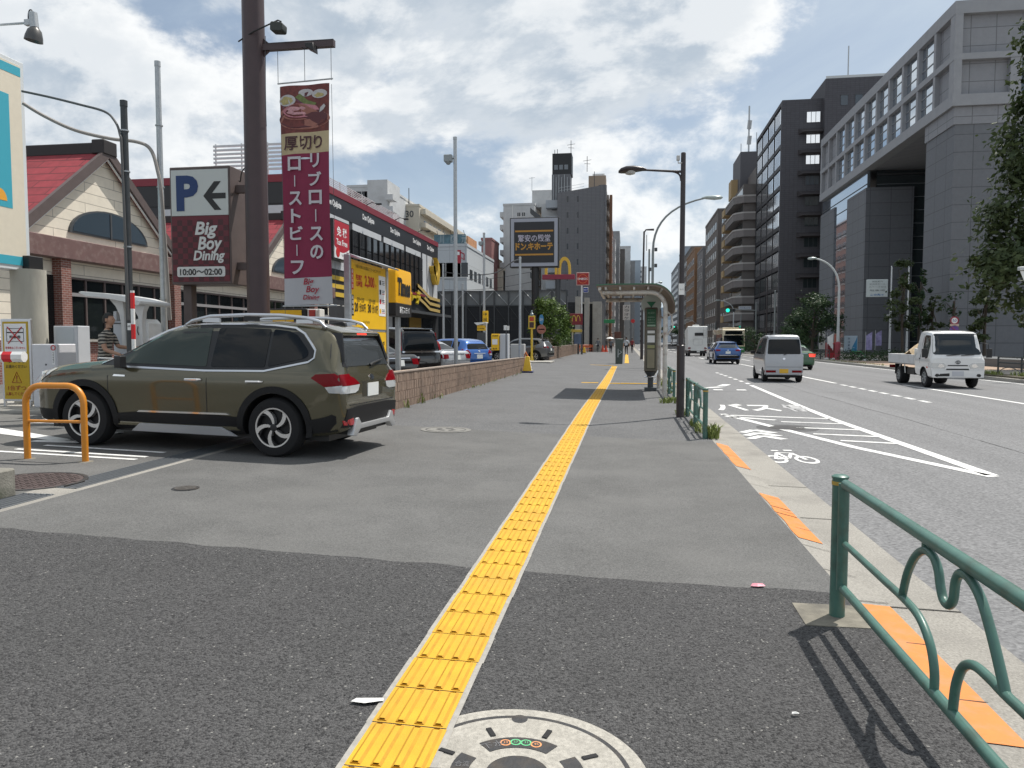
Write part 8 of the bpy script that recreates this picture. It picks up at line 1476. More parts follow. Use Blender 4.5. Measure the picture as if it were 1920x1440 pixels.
def foliage(b, blobs, size, seed, hollow=0.55):
    rr = random.Random(seed)
    for cx, cy, cz, rx, ry, rz, n in blobs:
        subs = [(rr.gauss(0, 1), rr.gauss(0, 1), rr.gauss(0, 1)) for _ in range(max(4, n//90))]; subs = [V(s_).normalized()*rr.uniform(0.55, 0.95) for s_ in subs]
        for _ in range(n):
            s_ = rr.choice(subs); v = s_+V((rr.gauss(0, 1), rr.gauss(0, 1), rr.gauss(0, 1)))*0.17
            p = V((cx+v.x*rx, cy+v.y*ry, cz+v.z*rz)); a = V((rr.gauss(0, 1), rr.gauss(0, 1), rr.gauss(0, 0.7))).normalized(); nn = (V((v.x, v.y, v.z+0.5))+V((rr.gauss(0, 1), rr.gauss(0, 1), rr.gauss(0, 1)))*0.7).normalized(); a = (a-nn*a.dot(nn)).normalized(); c_ = nn.cross(a); q = size*rr.uniform(0.6, 1.3)
            b.add([p-a*q, p-c_*q*0.5, p+a*q, p+c_*q*0.5], [(0, 1, 2, 3)])
def tree(name, label, loc, tr, blobs, size, m, seed, tw=0.12, limbs=5, group=None, cat='tree'):
    """tr: trunk height; blobs in metres relative to the base"""
    t = thing(name, label, cat, loc, group=group); rr = random.Random(seed); b = B(); b.tube([(0, 0, -0.05), (0.03*tr*rr.uniform(-1, 1), 0.02*tr, tr*0.5), (0.03*tr*rr.uniform(-1, 1), 0, tr)], [tw, tw*0.8, tw*0.5], 10)
    for k in range(limbs):
        bl = blobs[k % len(blobs)]; e = V((bl[0]+bl[3]*rr.uniform(-0.6, 0.6), bl[1]+bl[4]*rr.uniform(-0.5, 0.5), bl[2]+bl[5]*rr.uniform(-0.2, 0.7))); s_ = V((0, 0, tr*rr.uniform(0.45, 0.95))); mid = (s_+e)/2+V((0, 0, 0.15*(e-s_).length)); b.tube([s_, mid, e], [tw*0.45, tw*0.3, tw*0.1], 6)
    b.out('trunk', barkm, t, smooth=60); b = B(); foliage(b, blobs, size, seed); b.out('crown', m, t, smooth=0, recalc=False); return t
p = at(1962, 38); tree('street_tree', 'tall green street tree cut off by the right edge of the photo', (p.x, p.y, 0), 12, [(0.3, 0, 16.4, 2.1, 2.0, 2.0, 1800), (0.2, 0, 14.0, 2.4, 2.2, 2.4, 2600), (0.3, 0.4, 11.0, 2.7, 2.7, 2.6, 3600), (-0.1, 0.2, 7.7, 2.9, 2.8, 2.6, 3800), (-0.6, -0.4, 4.9, 3.3, 2.8, 1.9, 3600), (0.6, 0, 3.2, 2.6, 2.4, 1.2, 1400), (-2.2, 0.4, 5.4, 1.4, 1.2, 1.0, 900)], 0.18, leaf4, 21, 0.24, 10)
p = at(1522, 64); tree('round_tree', 'round dense dark tree left of the pale street lamp across the road', (p.x, p.y, 0), 3.0, [(0, 0, 3.6, 1.9, 1.9, 1.9, 2600), (-1.2, 0, 2.9, 1.3, 1.4, 1.4, 1200), (1.3, 0, 3.1, 1.2, 1.3, 1.4, 1200), (0.2, 0, 5.0, 1.3, 1.2, 0.8, 700), (0, 0, 1.6, 1.6, 1.2, 0.7, 500)], 0.11, leaf2, 5, 0.15, 7)
for k, (u, Z, vt, w, lab, n) in enumerate(((1692, 58, 500, 1.35, 'clumpy pruned tree between the two flagpoles and the tower', 1900), (1722, 60, 512, 1.0, 'clumpy pruned tree right of the two flagpoles', 1100), (1745, 60, 560, 0.8, 'thin sparse tree behind the front of the white truck bed', 700), (1786, 57, 552, 0.9, 'bare thin sapling behind the round no stopping sign', 200), (1845, 52, 545, 1.3, 'low spreading tree behind the cab of the white truck', 1900))):
    p = at(u, Z); h = hz(vt, Z); rr = random.Random(40+k); bl = [(rr.uniform(-0.5, 0.5)*w, rr.uniform(-0.3, 0.3), h*(0.35+0.62*i/6), w*rr.uniform(0.45, 0.9), w*0.6, h*0.10, n//7) for i in range(7)]
    tree('slender_tree', lab, (p.x, p.y, 0), h*0.9, bl, 0.13, (leaf4, leaf2)[k % 2], 60+k, 0.12, 9, 'pruned trees in front of the grey centre')
p = at(1415, 78); tree('small_tree', 'small leafy tree under the near green traffic signal', (p.x, p.y, 0), 1.8, [(0, 0, 2.0, 1.3, 1.2, 1.2, 900), (0.6, 0, 1.4, 0.9, 1, 1.0, 500)], 0.10, leaf2, 9, 0.1)
p = at(1027, 62); tree('bushy_tree', 'bushy bright green tree behind the round signs at the car park exit', (p.x, p.y, 0), 2.6, [(0, 0, 3.7, 1.5, 1.4, 1.45, 1900), (0.7, 0, 2.6, 1.4, 1.3, 1.5, 1600), (-0.9, 0, 3.2, 1.15, 1, 1.0, 900), (1.0, -0.3, 1.5, 0.9, 0.8, 1.1, 700), (-0.2, 0, 4.7, 0.9, 0.8, 0.7, 600)], 0.11, leaf5, 31, 0.13, 7)
def hedge(label, cx, cy, z, L_, w, h, n, m, seed, size=0.08):
    t = thing('hedge', label, 'hedge', (cx, cy, z)); b = B(); rr = random.Random(seed); k = max(2, int(L_/0.7)); foliage(b, [(rr.uniform(-0.1, 0.1), -L_/2+L_*(i+0.5)/k, h*0.5, w*0.55, L_/k*0.75, h*0.5*rr.uniform(0.85, 1.15), n//k) for i in range(k)], size, seed); b.out('leaves', m, t, smooth=0, recalc=False); b = B()
    for i in range(k): b.tube([(0, -L_/2+L_*(i+0.5)/k, -0.05), (rr.uniform(-0.1, 0.1), -L_/2+L_*(i+0.5)/k, h*0.6)], 0.02, 5)
    b.out('stems', barkm, t)
hedge('reddish brown hedge at the front of the planting bed by the exit', -6.5, 58.5, 0.1, 8, 1.8, 1.7, 1500, leaf3, 3); hedge('green hedge on the bed beyond the bushy tree', -6.3, 74, 0.1, 18, 1.2, 1.9, 1600, leaf1, 4)
hx0, hx1 = at(1628, 57), at(1742, 52); hedge('low clipped hedge in front of the two flagpoles', (hx0.x+hx1.x)/2, hx0.y, 0.0, 5.5, 6.5, 1.0, 2600, leaf2, 6); hedge('low dark shrubs along the far footway behind the truck', 24, 37, 0.0, 22, 3.0, 1.1, 2500, leaf2, 7, 0.1)
p = at(1510, 72); hedge('dark shrubs under the round tree across the road', p.x, p.y, 0.0, 8, 3.5, 1.2, 1200, leaf2, 8, 0.1); p = at(1400, 100); hedge('clipped roadside shrubs beside the oncoming bus', p.x+1, p.y, 0.0, 34, 1.6, 1.5, 2200, leaf2, 12, 0.12)
weeds([(15.35+0.1*(i%5), 26+i*0.8, 0.02, 0.5, 60, 0.3) for i in range(16)]+[(15.5, 40+1.6*i, 0.02, 0.8, 16, 0.15) for i in range(14)], 'rough grass strip along the far kerb', 'kerb_grass')
# ---------------------------------------------------------------- people
skinm = M('skin', (0.42, 0.24, 0.16), 0.55); hairm = M('hair_black', (0.012, 0.010, 0.009), 0.6)
def skinbody(root, J, E, name, m):
    """one continuous surface grown over connected joints: J name -> (x, y, z, r)"""
    ks = list(J); me = bpy.data.meshes.new(name); me.from_pydata([J[k][:3] for k in ks], [(ks.index(a), ks.index(c)) for a, c in E], []); o = bpy.data.objects.new(name, me); COL.objects.link(o)
    md = o.modifiers.new('skin', 'SKIN'); md.use_smooth_shade = True
    for i, k in enumerate(ks): sv = me.skin_vertices[0].data[i]; sv.radius = (J[k][3], J[k][3]*(J[k][4] if len(J[k]) > 4 else 1)); sv.use_root = (i == 0)
    o.modifiers.new('sub', 'SUBSURF').levels = 2
    dg = bpy.context.evaluated_depsgraph_get(); dg.update(); m2 = bpy.data.meshes.new_from_object(o.evaluated_get(dg)); m2.name = name; o.modifiers.clear(); o.data = m2; bpy.data.meshes.remove(me); m2.materials.clear(); m2.materials.append(m); m2.polygons.foreach_set('use_smooth', [True]*len(m2.polygons)); o.parent = root; return o
def person(label, loc, rz, top, leg, shoe, lhand, rhand, lfoot, rfoot, hairc=None, hip=0.92, lean=0.0, hat=None, bag=None, head_turn=0.0, lknee=None, rknee=None, group=None, sleeve=True, s=1.0):
    """faces +y in its own frame, x to its right"""
    t = thing('person', label, 'person', loc, rz, group); t.scale = (s, s, s); ly = lean; sh = (0, ly, hip+0.50)
    def el(a, h): d = V(h)-V(a); m_ = (V(a)+V(h))/2; return m_+V((0.06*(1 if a[0] > 0 else -1), -0.10, -0.10))*min(1, 0.45/max(d.length, 0.2))
    ls, rs_ = (-0.185, ly, hip+0.47), (0.185, ly, hip+0.47); le, re = el(ls, lhand), el(rs_, rhand)
    def kn(a, f): m_ = (V(a)+V(f))/2; return m_+V((0, 0.05, 0))
    lh, rh = (-0.09, 0, hip-0.06), (0.09, 0, hip-0.06); lk = lknee or kn(lh, lfoot); rk = rknee or kn(rh, rfoot)
    J = {'pel': (0, 0, hip, 0.14, 0.72), 'wst': (0, ly*0.4, hip+0.2, 0.125, 0.75), 'chs': (0, ly*0.85, hip+0.38, 0.15, 0.7), 'nck': (0, ly*1.05, hip+0.545, 0.052), 'nk2': (0, ly*1.15+0.01, hip+0.60, 0.05), 'ls': (*ls, 0.062), 'le': (*le, 0.043), 'lw': (*lhand, 0.028), 'rs': (*rs_, 0.062), 're': (*re, 0.043), 'rw': (*rhand, 0.028), 'lh': (*lh, 0.092), 'lk': (*lk, 0.06), 'la': (lfoot[0], lfoot[1]-0.03, lfoot[2]+0.09, 0.038), 'rh': (*rh, 0.092), 'rk': (*rk, 0.06), 'ra': (rfoot[0], rfoot[1]-0.03, rfoot[2]+0.09, 0.038)}
    E = [('pel', 'wst'), ('wst', 'chs'), ('chs', 'nck'), ('nck', 'nk2'), ('chs', 'ls'), ('ls', 'le'), ('le', 'lw'), ('chs', 'rs'), ('rs', 're'), ('re', 'rw'), ('pel', 'lh'), ('lh', 'lk'), ('lk', 'la'), ('pel', 'rh'), ('rh', 'rk'), ('rk', 'ra')]
    o = skinbody(t, J, E, 'body', top); o.data.materials.append(leg); o.data.materials.append(skinm)
    for pl in o.data.polygons:
        c = pl.center; arm = min((c-V(le)).length, (c-V(lhand)).length, (c-V(re)).length, (c-V(rhand)).length) < 0.16 and abs(c.x) > 0.15
        pl.material_index = 2 if c.z > hip+0.56 or (sleeve and arm and min((c-V(ls)).length, (c-V(rs_)).length) > 0.19) else 1 if c.z < hip+0.03 and not arm else 0
    hp = V((0, ly*1.3+0.02, hip+0.735)); b = B(); n, k = 14, 10; vs = []
    for i in range(k+1):
        a = -pi/2+pi*i/k
        for j in range(n):
            c = 2*pi*j/n; x, y, z = 0.076*cos(a)*cos(c), 0.096*cos(a)*sin(c), 0.118*sin(a)
            if z < -0.02: x *= 1-0.28*min(1, -z/0.11); y = y*(1-0.12*min(1, -z/0.11))+0.012
            if y > 0.07 and abs(x) < 0.018 and -0.035 < z < 0.02: y += 0.018
            vs.append((x, y, z))
    b.add(vs, [(i*n+j, i*n+(j+1) % n, (i+1)*n+(j+1) % n, (i+1)*n+j) for i in range(k) for j in range(n)])
    for sx in (-1, 1): b.box((sx*0.079, -0.005, 0.0), (0.014, 0.035, 0.055)); b.box((sx*0.03, 0.091, 0.012), (0.022, 0.006, 0.01), 1)
    b.box((0, 0.085, -0.055), (0.042, 0.006, 0.008), 2)
    b.lathe([(0.05, -0.14), (0.05, -0.06)], n=10, caps=False); hd_ = b.out('head', [skinm, hairm, M('lips', (0.30, 0.12, 0.10), 0.5)], t, hp, head_turn, smooth=60)
    b = B(); vs = []
    for i in range(7):
        a = pi*0.5*i/6-0.28 if i else -0.5
        for j in range(n): c = 2*pi*j/n; f = 1.12; bk = 0.02 if sin(c) < 0.3 else -0.0; zz = 0.118*f*sin(max(a, -0.5 if sin(c) < 0.35 else 0.55)); rr_ = cos(max(a, -0.5 if sin(c) < 0.35 else 0.55)); vs.append((0.076*f*rr_*cos(c), 0.096*f*rr_*sin(c)-0.006, zz+0.008))
    b.add(vs+[(0, 0, 0.14)], [(i*n+j, i*n+(j+1) % n, (i+1)*n+(j+1) % n, (i+1)*n+j) for i in range(6) for j in range(n)]+[(6*n+j, 6*n+(j+1) % n, 7*n) for j in range(n)]); b.out('hair', hairc or hairm, hd_, smooth=60)
    if hat: b = B(); b.lathe([(0.15, 0.055), (0.09, 0.075), (0.085, 0.14), (0, 0.16)], n=14); b.out('hat', hat, hd_)
    for nm, f in (('shoe', lfoot), ('shoe', rfoot)): b = B(); b.box((f[0], f[1]+0.03, f[2]+0.04), (0.09, 0.26, 0.08), top=(0.07, 0.17)); b.out(nm, shoe, t, bev=0.015)
    for sx, h, e in ((-1, lhand, le), (1, rhand, re)):
        d = (V(h)-e).normalized(); q = d.orthogonal().normalized(); u = d.cross(V((1, 0, 0))).normalized(); sd_ = d.cross(u); b = B(); hv = V(h)
        b.tube([hv, hv+d*0.045, hv+d*0.09], [0.024, 0.034, 0.032], 8)
        for i_ in range(4): o0 = hv+d*0.085+u*(0.02*(i_-1.5)*1.05); ln = (0.065, 0.078, 0.072, 0.055)[i_]; b.tube([o0, o0+d*ln*0.5+sd_*0.006, o0+d*ln*0.85+sd_*0.022], [0.0095, 0.0085, 0.0065], 6)
        b.tube([hv+d*0.03+u*0.028, hv+d*0.055+u*0.052+sd_*0.01, hv+d*0.085+u*0.058+sd_*0.02], [0.011, 0.010, 0.007], 6); b.out('hand', skinm, t, smooth=60)
    if bag: b = B(); b.box((0.2, -0.08, hip+0.02), (0.09, 0.26, 0.24)); b.tube([(0.2, -0.06, hip+0.12), (0.08, -0.15, hip+0.35), (-0.14, -0.10, hip+0.53), (-0.15, 0.03, hip+0.54)], 0.014, 5); b.out('shoulder_bag', bag, t, bev=0.02)
    return t
stripe = bpy.data.materials.new('striped_shirt'); MATS['striped_shirt'] = stripe; stripe.use_nodes = True; _t = stripe.node_tree; _tc = _t.nodes.new('ShaderNodeTexCoord'); _w = _t.nodes.new('ShaderNodeTexWave'); _w.bands_direction = 'Z'; _w.inputs['Scale'].default_value = 5.5; _w.inputs['Distortion'].default_value = 3.0; _w.inputs['Detail'].default_value = 2; _w.inputs['Detail Scale'].default_value = 1.2
_r = _t.nodes.new('ShaderNodeValToRGB'); _r.color_ramp.elements[0].position = 0.42; _r.color_ramp.elements[0].color = (0.03, 0.03, 0.03, 1); _r.color_ramp.elements[1].position = 0.58; _r.color_ramp.elements[1].color = (0.36, 0.33, 0.28, 1); _t.links.new(_tc.outputs['Object'], _w.inputs['Vector']); _t.links.new(_w.outputs[0], _r.inputs[0]); _t.links.new(_r.outputs[0], _t.nodes['Principled BSDF'].inputs['Base Color']); _t.nodes['Principled BSDF'].inputs['Roughness'].default_value = 0.85
jean = M('dark_trousers', (0.02, 0.021, 0.028), 0.85); shoeb = M('shoe_black', (0.015, 0.015, 0.015), 0.6); wshirt = M('shirt_white', (0.55, 0.60, 0.66), 0.8); gshirt = M('shirt_grey', (0.13, 0.14, 0.155), 0.85)
p = at(188, 13.5); person('person in a striped shirt reaching towards the grey ticket machine', (p.x, p.y+0.1, 0.2), R(-82), stripe, jean, shoeb, (-0.16, 0.42, 1.18), (0.13, 0.40, 1.05), (-0.14, 0.05, 0), (0.14, -0.02, 0), lean=0.07, hip=0.95)
p = at(1174, 82); person('person in a white shirt walking away with a black shoulder bag', (p.x, p.y, 0), R(4), wshirt, jean, shoeb, (-0.27, 0.1, 0.80), (0.28, -0.02, 0.80), (-0.08, 0.16, 0), (0.09, -0.2, 0.02), bag=black, s=1.12)
p = at(1159, 92); person('person in dark clothes with a white hat half hidden behind the green cabinet', (p.x-0.9, p.y, 0), R(8), gshirt, jean, shoeb, (-0.26, 0.05, 0.80), (0.26, 0.1, 0.80), (-0.09, 0.1, 0), (0.09, -0.15, 0), hat=white, s=1.05)
p = at(1185, 100); person('person in a dark red top walking ahead of the white shirt', (p.x, p.y, 0), R(-10), M('shirt_red', (0.22, 0.03, 0.03), 0.8), jean, shoeb, (-0.26, 0.05, 0.80), (0.26, 0.1, 0.80), (-0.09, 0.12, 0), (0.09, -0.15, 0), s=1.1)
p = at(1145, 112); person('person with a white parasol standing beyond the orange barriers', (p.x, p.y, 0.05), R(30), gshirt, jean, shoeb, (-0.2, 0.2, 1.2), (0.26, 0.1, 0.80), (-0.09, 0.05, 0), (0.09, -0.05, 0)); b = B(); b.lathe([(0.62, 1.85), (0.4, 2.02), (0, 2.12)], (-0.1, 0.1, 0), n=14); b.tube([(-0.2, 0.2, 1.15), (-0.1, 0.1, 2.1)], 0.012, 5); tag(b.out('parasol', white, None, (p.x, p.y, 0.05)), 'white parasol held up beyond the orange barriers', 'parasol')
def bicycle(label, loc, rz, m, group=None):
    t = thing('bicycle', label, 'bicycle', loc, rz, group)
    for y in (0.52, -0.52): b = B(); b.lathe([(0.315, -0.015), (0.335, -0.012), (0.335, 0.012), (0.315, 0.015)], (0, y, 0.335), n=24, axis='x', caps=False); [b.tube([(0, y, 0.335), (0, y+0.31*cos(R(a)), 0.335+0.31*sin(R(a)))], 0.003, 3) for a in range(0, 360, 45)]; b.out('wheel', rubber, t)
    b = B()
    for q in (((0, -0.52, 0.335), (0, -0.12, 0.30), (0, -0.2, 0.78)), ((0, -0.12, 0.30), (0, 0.38, 0.75), (0, 0.52, 0.335)), ((0, -0.18, 0.7), (0, 0.38, 0.75), (0, 0.36, 0.98)), ((0, -0.52, 0.335), (0, -0.2, 0.72))): b.tube(q, 0.018, 6)
    b.out('frame', m, t); b = B(); b.box((0, -0.22, 0.82), (0.14, 0.24, 0.06), top=(0.06, 0.2)); b.out('saddle', black, t, bev=0.02); b = B(); b.tube([(-0.28, 0.26, 1.0), (0, 0.36, 1.0), (0.28, 0.26, 1.0)], 0.014, 6); b.out('handlebar', steel, t); return t
p = at(1121, 97); bicycle('dark bicycle ridden away from the camera along the footway', (p.x, p.y, 0.08), 0, dgrey)
person('person in a grey jacket riding a bicycle away along the footway', (p.x, p.y-0.1, 0.08), 0, gshirt, jean, shoeb, (-0.27, 0.36, 1.0), (0.27, 0.36, 1.0), (-0.12, 0.12, 0.18), (0.12, 0.02, 0.34), hip=0.92, lean=0.12, lknee=(-0.11, 0.34, 0.62), rknee=(0.11, 0.36, 0.72), sleeve=False, s=1.05)
p = at(1608, 57); bicycle('green bicycle parked beside the pale blue poster panel across the road', (p.x, p.y, 0.02), R(70), M('bike_green', (0.05, 0.32, 0.10), 0.5))
p = at(180, 13.15); t = thing('motor_scooter', 'grey motor scooter of the person at the ticket machine, mostly behind the SUV', 'scooter', (p.x+0.15, p.y-0.35, 0.2), R(-82))
for y in (0.62, -0.6): b = B(); b.lathe([(0.13, -0.05), (0.22, -0.045), (0.24, 0), (0.22, 0.045), (0.13, 0.05)], (0, y, 0.24), n=20, axis='x', caps=False); b.lathe([(0.13, -0.02), (0.13, 0.02), (0, 0.02)], (0, y, 0.24), n=14, axis='x', m=1); b.out('wheel', [rubber, steel], t)
b = B(); b.prism(rpoly([(-0.85, 0.45), (-0.2, 0.30), (0.3, 0.28), (0.5, 0.75), (0.42, 0.8), (0.2, 0.4), (-0.15, 0.42), (-0.2, 0.72), (-0.8, 0.70)], 0.06), -0.16, 0.16, 'x'); b.out('body', lg, t, bev=0.03); b = B(); b.bb((-0.14, -0.75, 0.70), (0.14, -0.12, 0.80)); b.out('saddle', black, t, bev=0.04); b = B(); b.tube([(0, 0.6, 0.3), (0, 0.42, 0.95)], 0.03, 8); b.tube([(-0.33, 0.34, 1.02), (0, 0.42, 1.0), (0.33, 0.34, 1.02)], 0.018, 8); b.out('handlebar', steel, t)
# orange barriers on the footway
ob = M('barrier_orange', (0.50, 0.11, 0.04), 0.55)
for k in range(7):
    u = 1088+4.6*k; Z = 88+k*3.0; p = at(u, Z); t = thing('safety_barrier', 'orange folding safety barrier in the row beyond the farther block wall', 'barrier', (p.x, p.y, 0.1), R(15*(k % 3)), 'orange safety barriers in a row'); b = B(); b.tube([(-0.4, 0.1, 0), (-0.38, 0, 0.95), (0.38, 0, 0.95), (0.4, 0.1, 0)], 0.03, 6); b.tube([(-0.39, 0.03, 0.6), (0.39, 0.03, 0.6)], 0.03, 6); b.tube([(-0.4, 0.06, 0.3), (0.4, 0.06, 0.3)], 0.025, 6); b.out('frame', ob, t); b = B(); b.bb((-0.36, -0.02, 0.66), (0.36, 0.02, 0.88)); b.out('panel', ob, t)
for k, u in enumerate((1130, 1136)): p = at(u, 101+k); t = thing('traffic_cone', ('red traffic cone right of the cyclist, nearer the barriers', 'red traffic cone farther right, beside the dark shed post')[k], 'cone', (p.x, p.y, 0.05), group='red cones by the shed'); b = B(); b.cyl((0, 0, 0.04), (0, 0, 0.95), 0.26, 0.04, 14); b.out('cone', M('cone_red', (0.55, 0.08, 0.04), 0.5), t); b = B(); b.box((0, 0, 0.02), (0.6, 0.6, 0.05)); b.out('base', M('cone_red', (0.55, 0.08, 0.04), 0.5), t)
# ---------------------------------------------------------------- right side buildings
tileA = brickmat('grey_panel_light', (0.255, 0.262, 0.28), (0.24, 0.247, 0.265), (0.13, 0.135, 0.145), 1.85, 1.4, 0.03, axes='xyz', bump=0.1, var=0.08, off=0.0); tileB = brickmat('grey_panel_dark', (0.155, 0.163, 0.178), (0.145, 0.153, 0.167), (0.09, 0.093, 0.10), 2.1, 1.4, 0.03, axes='xyz', bump=0.1, var=0.10, off=0.0)
beamm = M('grey_concrete_beam', (0.29, 0.298, 0.315), 0.75, var=0.08, vs=1.5, bump=0.1, bs=30)
mirror_gl = M('curtain_wall_glass', (0.50, 0.56, 0.62), 0.04, 0.9)
mirror_dk = glassmat('curtain_wall_dark', (0.035, 0.046, 0.05), 0.05, spec=1.0)
def centre():
    t = thing('culture_centre', 'large grey panelled centre with a raised gridded window block on towers', 'building', (25, 64, 0)); Ln = 40.6
    def bb(nm, a, c, m, par=None): b = B(); b.bb(a, c); return b.out(nm, m, par or t, smooth=0)
    bb('upper_block', (0.42, 0.5, 20.5), (38, Ln, 28.2), tileA)
    for z0, z1, nm in ((20.4, 21.3, 'bottom_beam'), (24.0, 24.5, 'middle_beam'), (27.6, 28.6, 'top_beam')): bb(nm, (0.0, 0.0, z0), (1.0, Ln+0.2, z1), beamm); bb(nm, (1.0, 0.004, z0+0.003), (38.2, 0.52, z1-0.003), beamm)
    bb('roof_slab', (1.0, 0.5, 28.2), (38, Ln, 28.58), beamm)
    t.scale.z = 0.974; bays = [0.0, 3.9]+[3.9+3.68*k for k in range(1, 9)]+[36.9, Ln]
    wme = {}
    for i, y in enumerate(bays): bb('fin', (0.03, y-(-0.01 if i == 0 else 0.22), 20.42), (0.6, y+(0.9 if i == 0 else 0.22), 28.5), beamm) if i < len(bays)-1 else bb('fin', (0.03, y-0.5, 20.42), (0.6, y+0.15, 28.5), beamm)
    for i in range(1, 9):
        y0, y1 = bays[i]+0.23, bays[i+1]-0.23
        for z0 in (21.32, 24.52):
            h = 2.66 if z0 < 22 else 3.06
            b = B(); b.bb((0.36, y0, z0), (0.41, y1, z0+h), 0)
            for k in (1, 2): b.bb((0.32, y0, z0+h*k/3-0.05), (0.36, y1, z0+h*k/3+0.05), 1)
            for f in (0.12, 0.72): b.bb((0.32, y0+(y1-y0)*f-0.05, z0), (0.36, y0+(y1-y0)*f+0.05, z0+h), 1)
            b.out('window', [mirror_gl, M('grey_mullion', (0.20, 0.21, 0.22), 0.5)], t, smooth=0)
    b = B(); b.bb((4.9, 0.42, 21.32), (9.5, 0.49, 24.0), 0); [b.bb((4.9+1.15*k-0.05, 0.36, 21.3), (4.9+1.15*k+0.05, 0.42, 24), 1) for k in range(5)]; [b.bb((4.9, 0.36, 22.2+0.9*k), (9.5, 0.42, 22.28+0.9*k), 1) for k in range(2)]; b.out('end_window', [glassmat('end_glass', (0.07, 0.09, 0.12), 0.03, spec=1.0), beamm], t, smooth=0); bb('end_fin', (4.1, 0.05, 21.3), (4.9, 0.5, 24.0), beamm)
    bb('tower', (0.35, 0.35, 0), (14, 6.0, 20.4), tileB); bb('tower_collar', (0.25, 0.28, 19.0), (14.1, 6.1, 20.38), tileA); bb('tower', (0.35, 22.3, 0), (5.2, 29.3, 18.5), tileB); bb('tower', (0.35, 34.8, 0), (2.0, 41.4, 18.6), tileB)
    bb('glass_wall', (0.5, 22.5, 0), (0.8, 41, 20.35), mirror_gl); bb('glass_wall', (1.6, 22.9, 0), (20, 23.2, 20.4), mirror_dk); bb('dark_side_wall', (14, 6, 0), (14.4, 23, 20.4), tileB)
    for k in range(13): bb('glass_mullion', (0.44, 22.5, 1.5+1.45*k), (0.5, 41, 1.57+1.45*k), dgrey); bb('glass_mullion', (1.6, 22.84, 1.5+1.45*k), (20, 22.9, 1.57+1.45*k), M('mullion_grey', (0.20, 0.22, 0.23), 0.5))
    bb('rear_block', (14.4, 6, 0), (38, 40, 20.4), tileB); bb('soffit_rail', (1.7, 22.7, 19.9), (14, 22.9, 20.1), dgrey)
    b = B(); b.box((2.9, 22.2, 4.4), (0.3, 0.25, 0.22)); b.out('wall_lamp', white, t, bev=0.05)
centre()
apt_dk = brickmat('dark_apartment_tile', (0.078, 0.077, 0.087), (0.070, 0.069, 0.078), (0.04, 0.04, 0.045), 0.6, 0.30, 0.015, axes='xyz', bump=0.05, var=0.12, off=0.0)
brightgl = M('bright_pane', (0.92, 0.94, 0.97), 0.08, 0.9)
def darkapt():
    t = thing('apartment_block', 'dark charcoal apartment block with bright reflecting windows beside the grey centre', 'apartment block', (22, 115, 0)); H_ = 37.2
    def bb(nm, a, c, m, par=None): b = B(); b.bb(a, c); return b.out(nm, m, par or t, smooth=0)
    bb('wall', (0.6, 0, 0), (16, 21.4, H_), apt_dk); bb('upper_wing', (5.6, -1.2, 0), (20, 20, 39.6), apt_dk); bb('edge_pier', (0, 0, 0), (0.6, 0.8, H_), apt_dk); bb('roof_edge', (0, 0.8, H_-0.6), (0.6, 21.4, H_), apt_dk)
    for k in range(5): bb('pier', (0.02, 0.8+5.15*k-0.16, 0), (0.6, 0.8+5.15*k+0.16, H_-0.6), M('pier_black', (0.03, 0.03, 0.034), 0.6))
    t.scale.z = 0.978; nf = 12; fh = (H_-0.8)/nf
    for f in range(nf):
        z = H_-0.6-fh*(f+1)
        bb('floor_slab', (0.06, 0.8, z-0.1), (0.6, 21.3, z+0.5), M('slab_black', (0.035, 0.035, 0.04), 0.6))
        for k in range(4):
            b = B(); b.bb((0.10, 0.8+5.15*k+0.5, z+0.55), (0.16, 0.8+5.15*(k+1)-0.3, z+fh-0.35), 0); [b.bb((0.07, 0.8+5.15*k+0.5+0.83*j-0.03, z+0.55), (0.10, 0.8+5.15*k+0.5+0.83*j+0.03, z+fh-0.35), 1) for j in range(1, 5)]; b.out('window', [brightgl if f < 8 or (f+k) % 3 == 0 else mirror_dk, dgrey], t, smooth=0)
    for f in range(11):
        z = H_-3.4-fh*f; b = B(); b.bb((3.4, -0.06, z), (5.3, -0.003, z+1.5), 0); [b.bb((3.4+0.63*j-0.03, -0.09, z), (3.4+0.63*j+0.03, -0.06, z+1.5), 1) for j in range(4)]; b.out('stair_window', [(brightgl if f < 3 else glz if f < 4 else mirror_dk), dgrey], t, smooth=0)
        b = B(); b.add([(2.3, -0.02, z-0.9), (5.58, -0.02, z-0.9), (5.58, -1.1, z-1.55), (2.9, -1.1, z-1.55), (2.3, -0.02, z-1.7), (5.58, -0.02, z-1.7)], [(0, 1, 2, 3), (3, 2, 5, 4), (0, 3, 4), (1, 5, 2)]); b.out('sloped_ledge', M('ledge_dark', (0.045, 0.04, 0.042), 0.7), t, smooth=0)
    for f in range(2):
        for k in range(3): b = B(); x = 7.7+1.95*k+(1.6 if k == 2 else 0); z = 36.4-4.1*f; b.bb((x, -1.26, z-0.7), (x+0.95, -1.203, z+0.7), 0); b.bb((x-0.1, -1.30, z+0.7), (x+1.05, -1.203, z+0.8), 1); b.out('wing_window', [glz, dgrey], t, smooth=0)
    b = B(); b.tube([(10, 4, 39.6), (10, 4, 46)], 0.09, 6); b.out('roof_mast', steel, t); bb('roof_rail', (5.7, -1.1, 39.6), (19.8, -1.0, 40.0), lou_) 
lou_ = M('rail_pale', (0.5, 0.52, 0.52), 0.5)
darkapt()
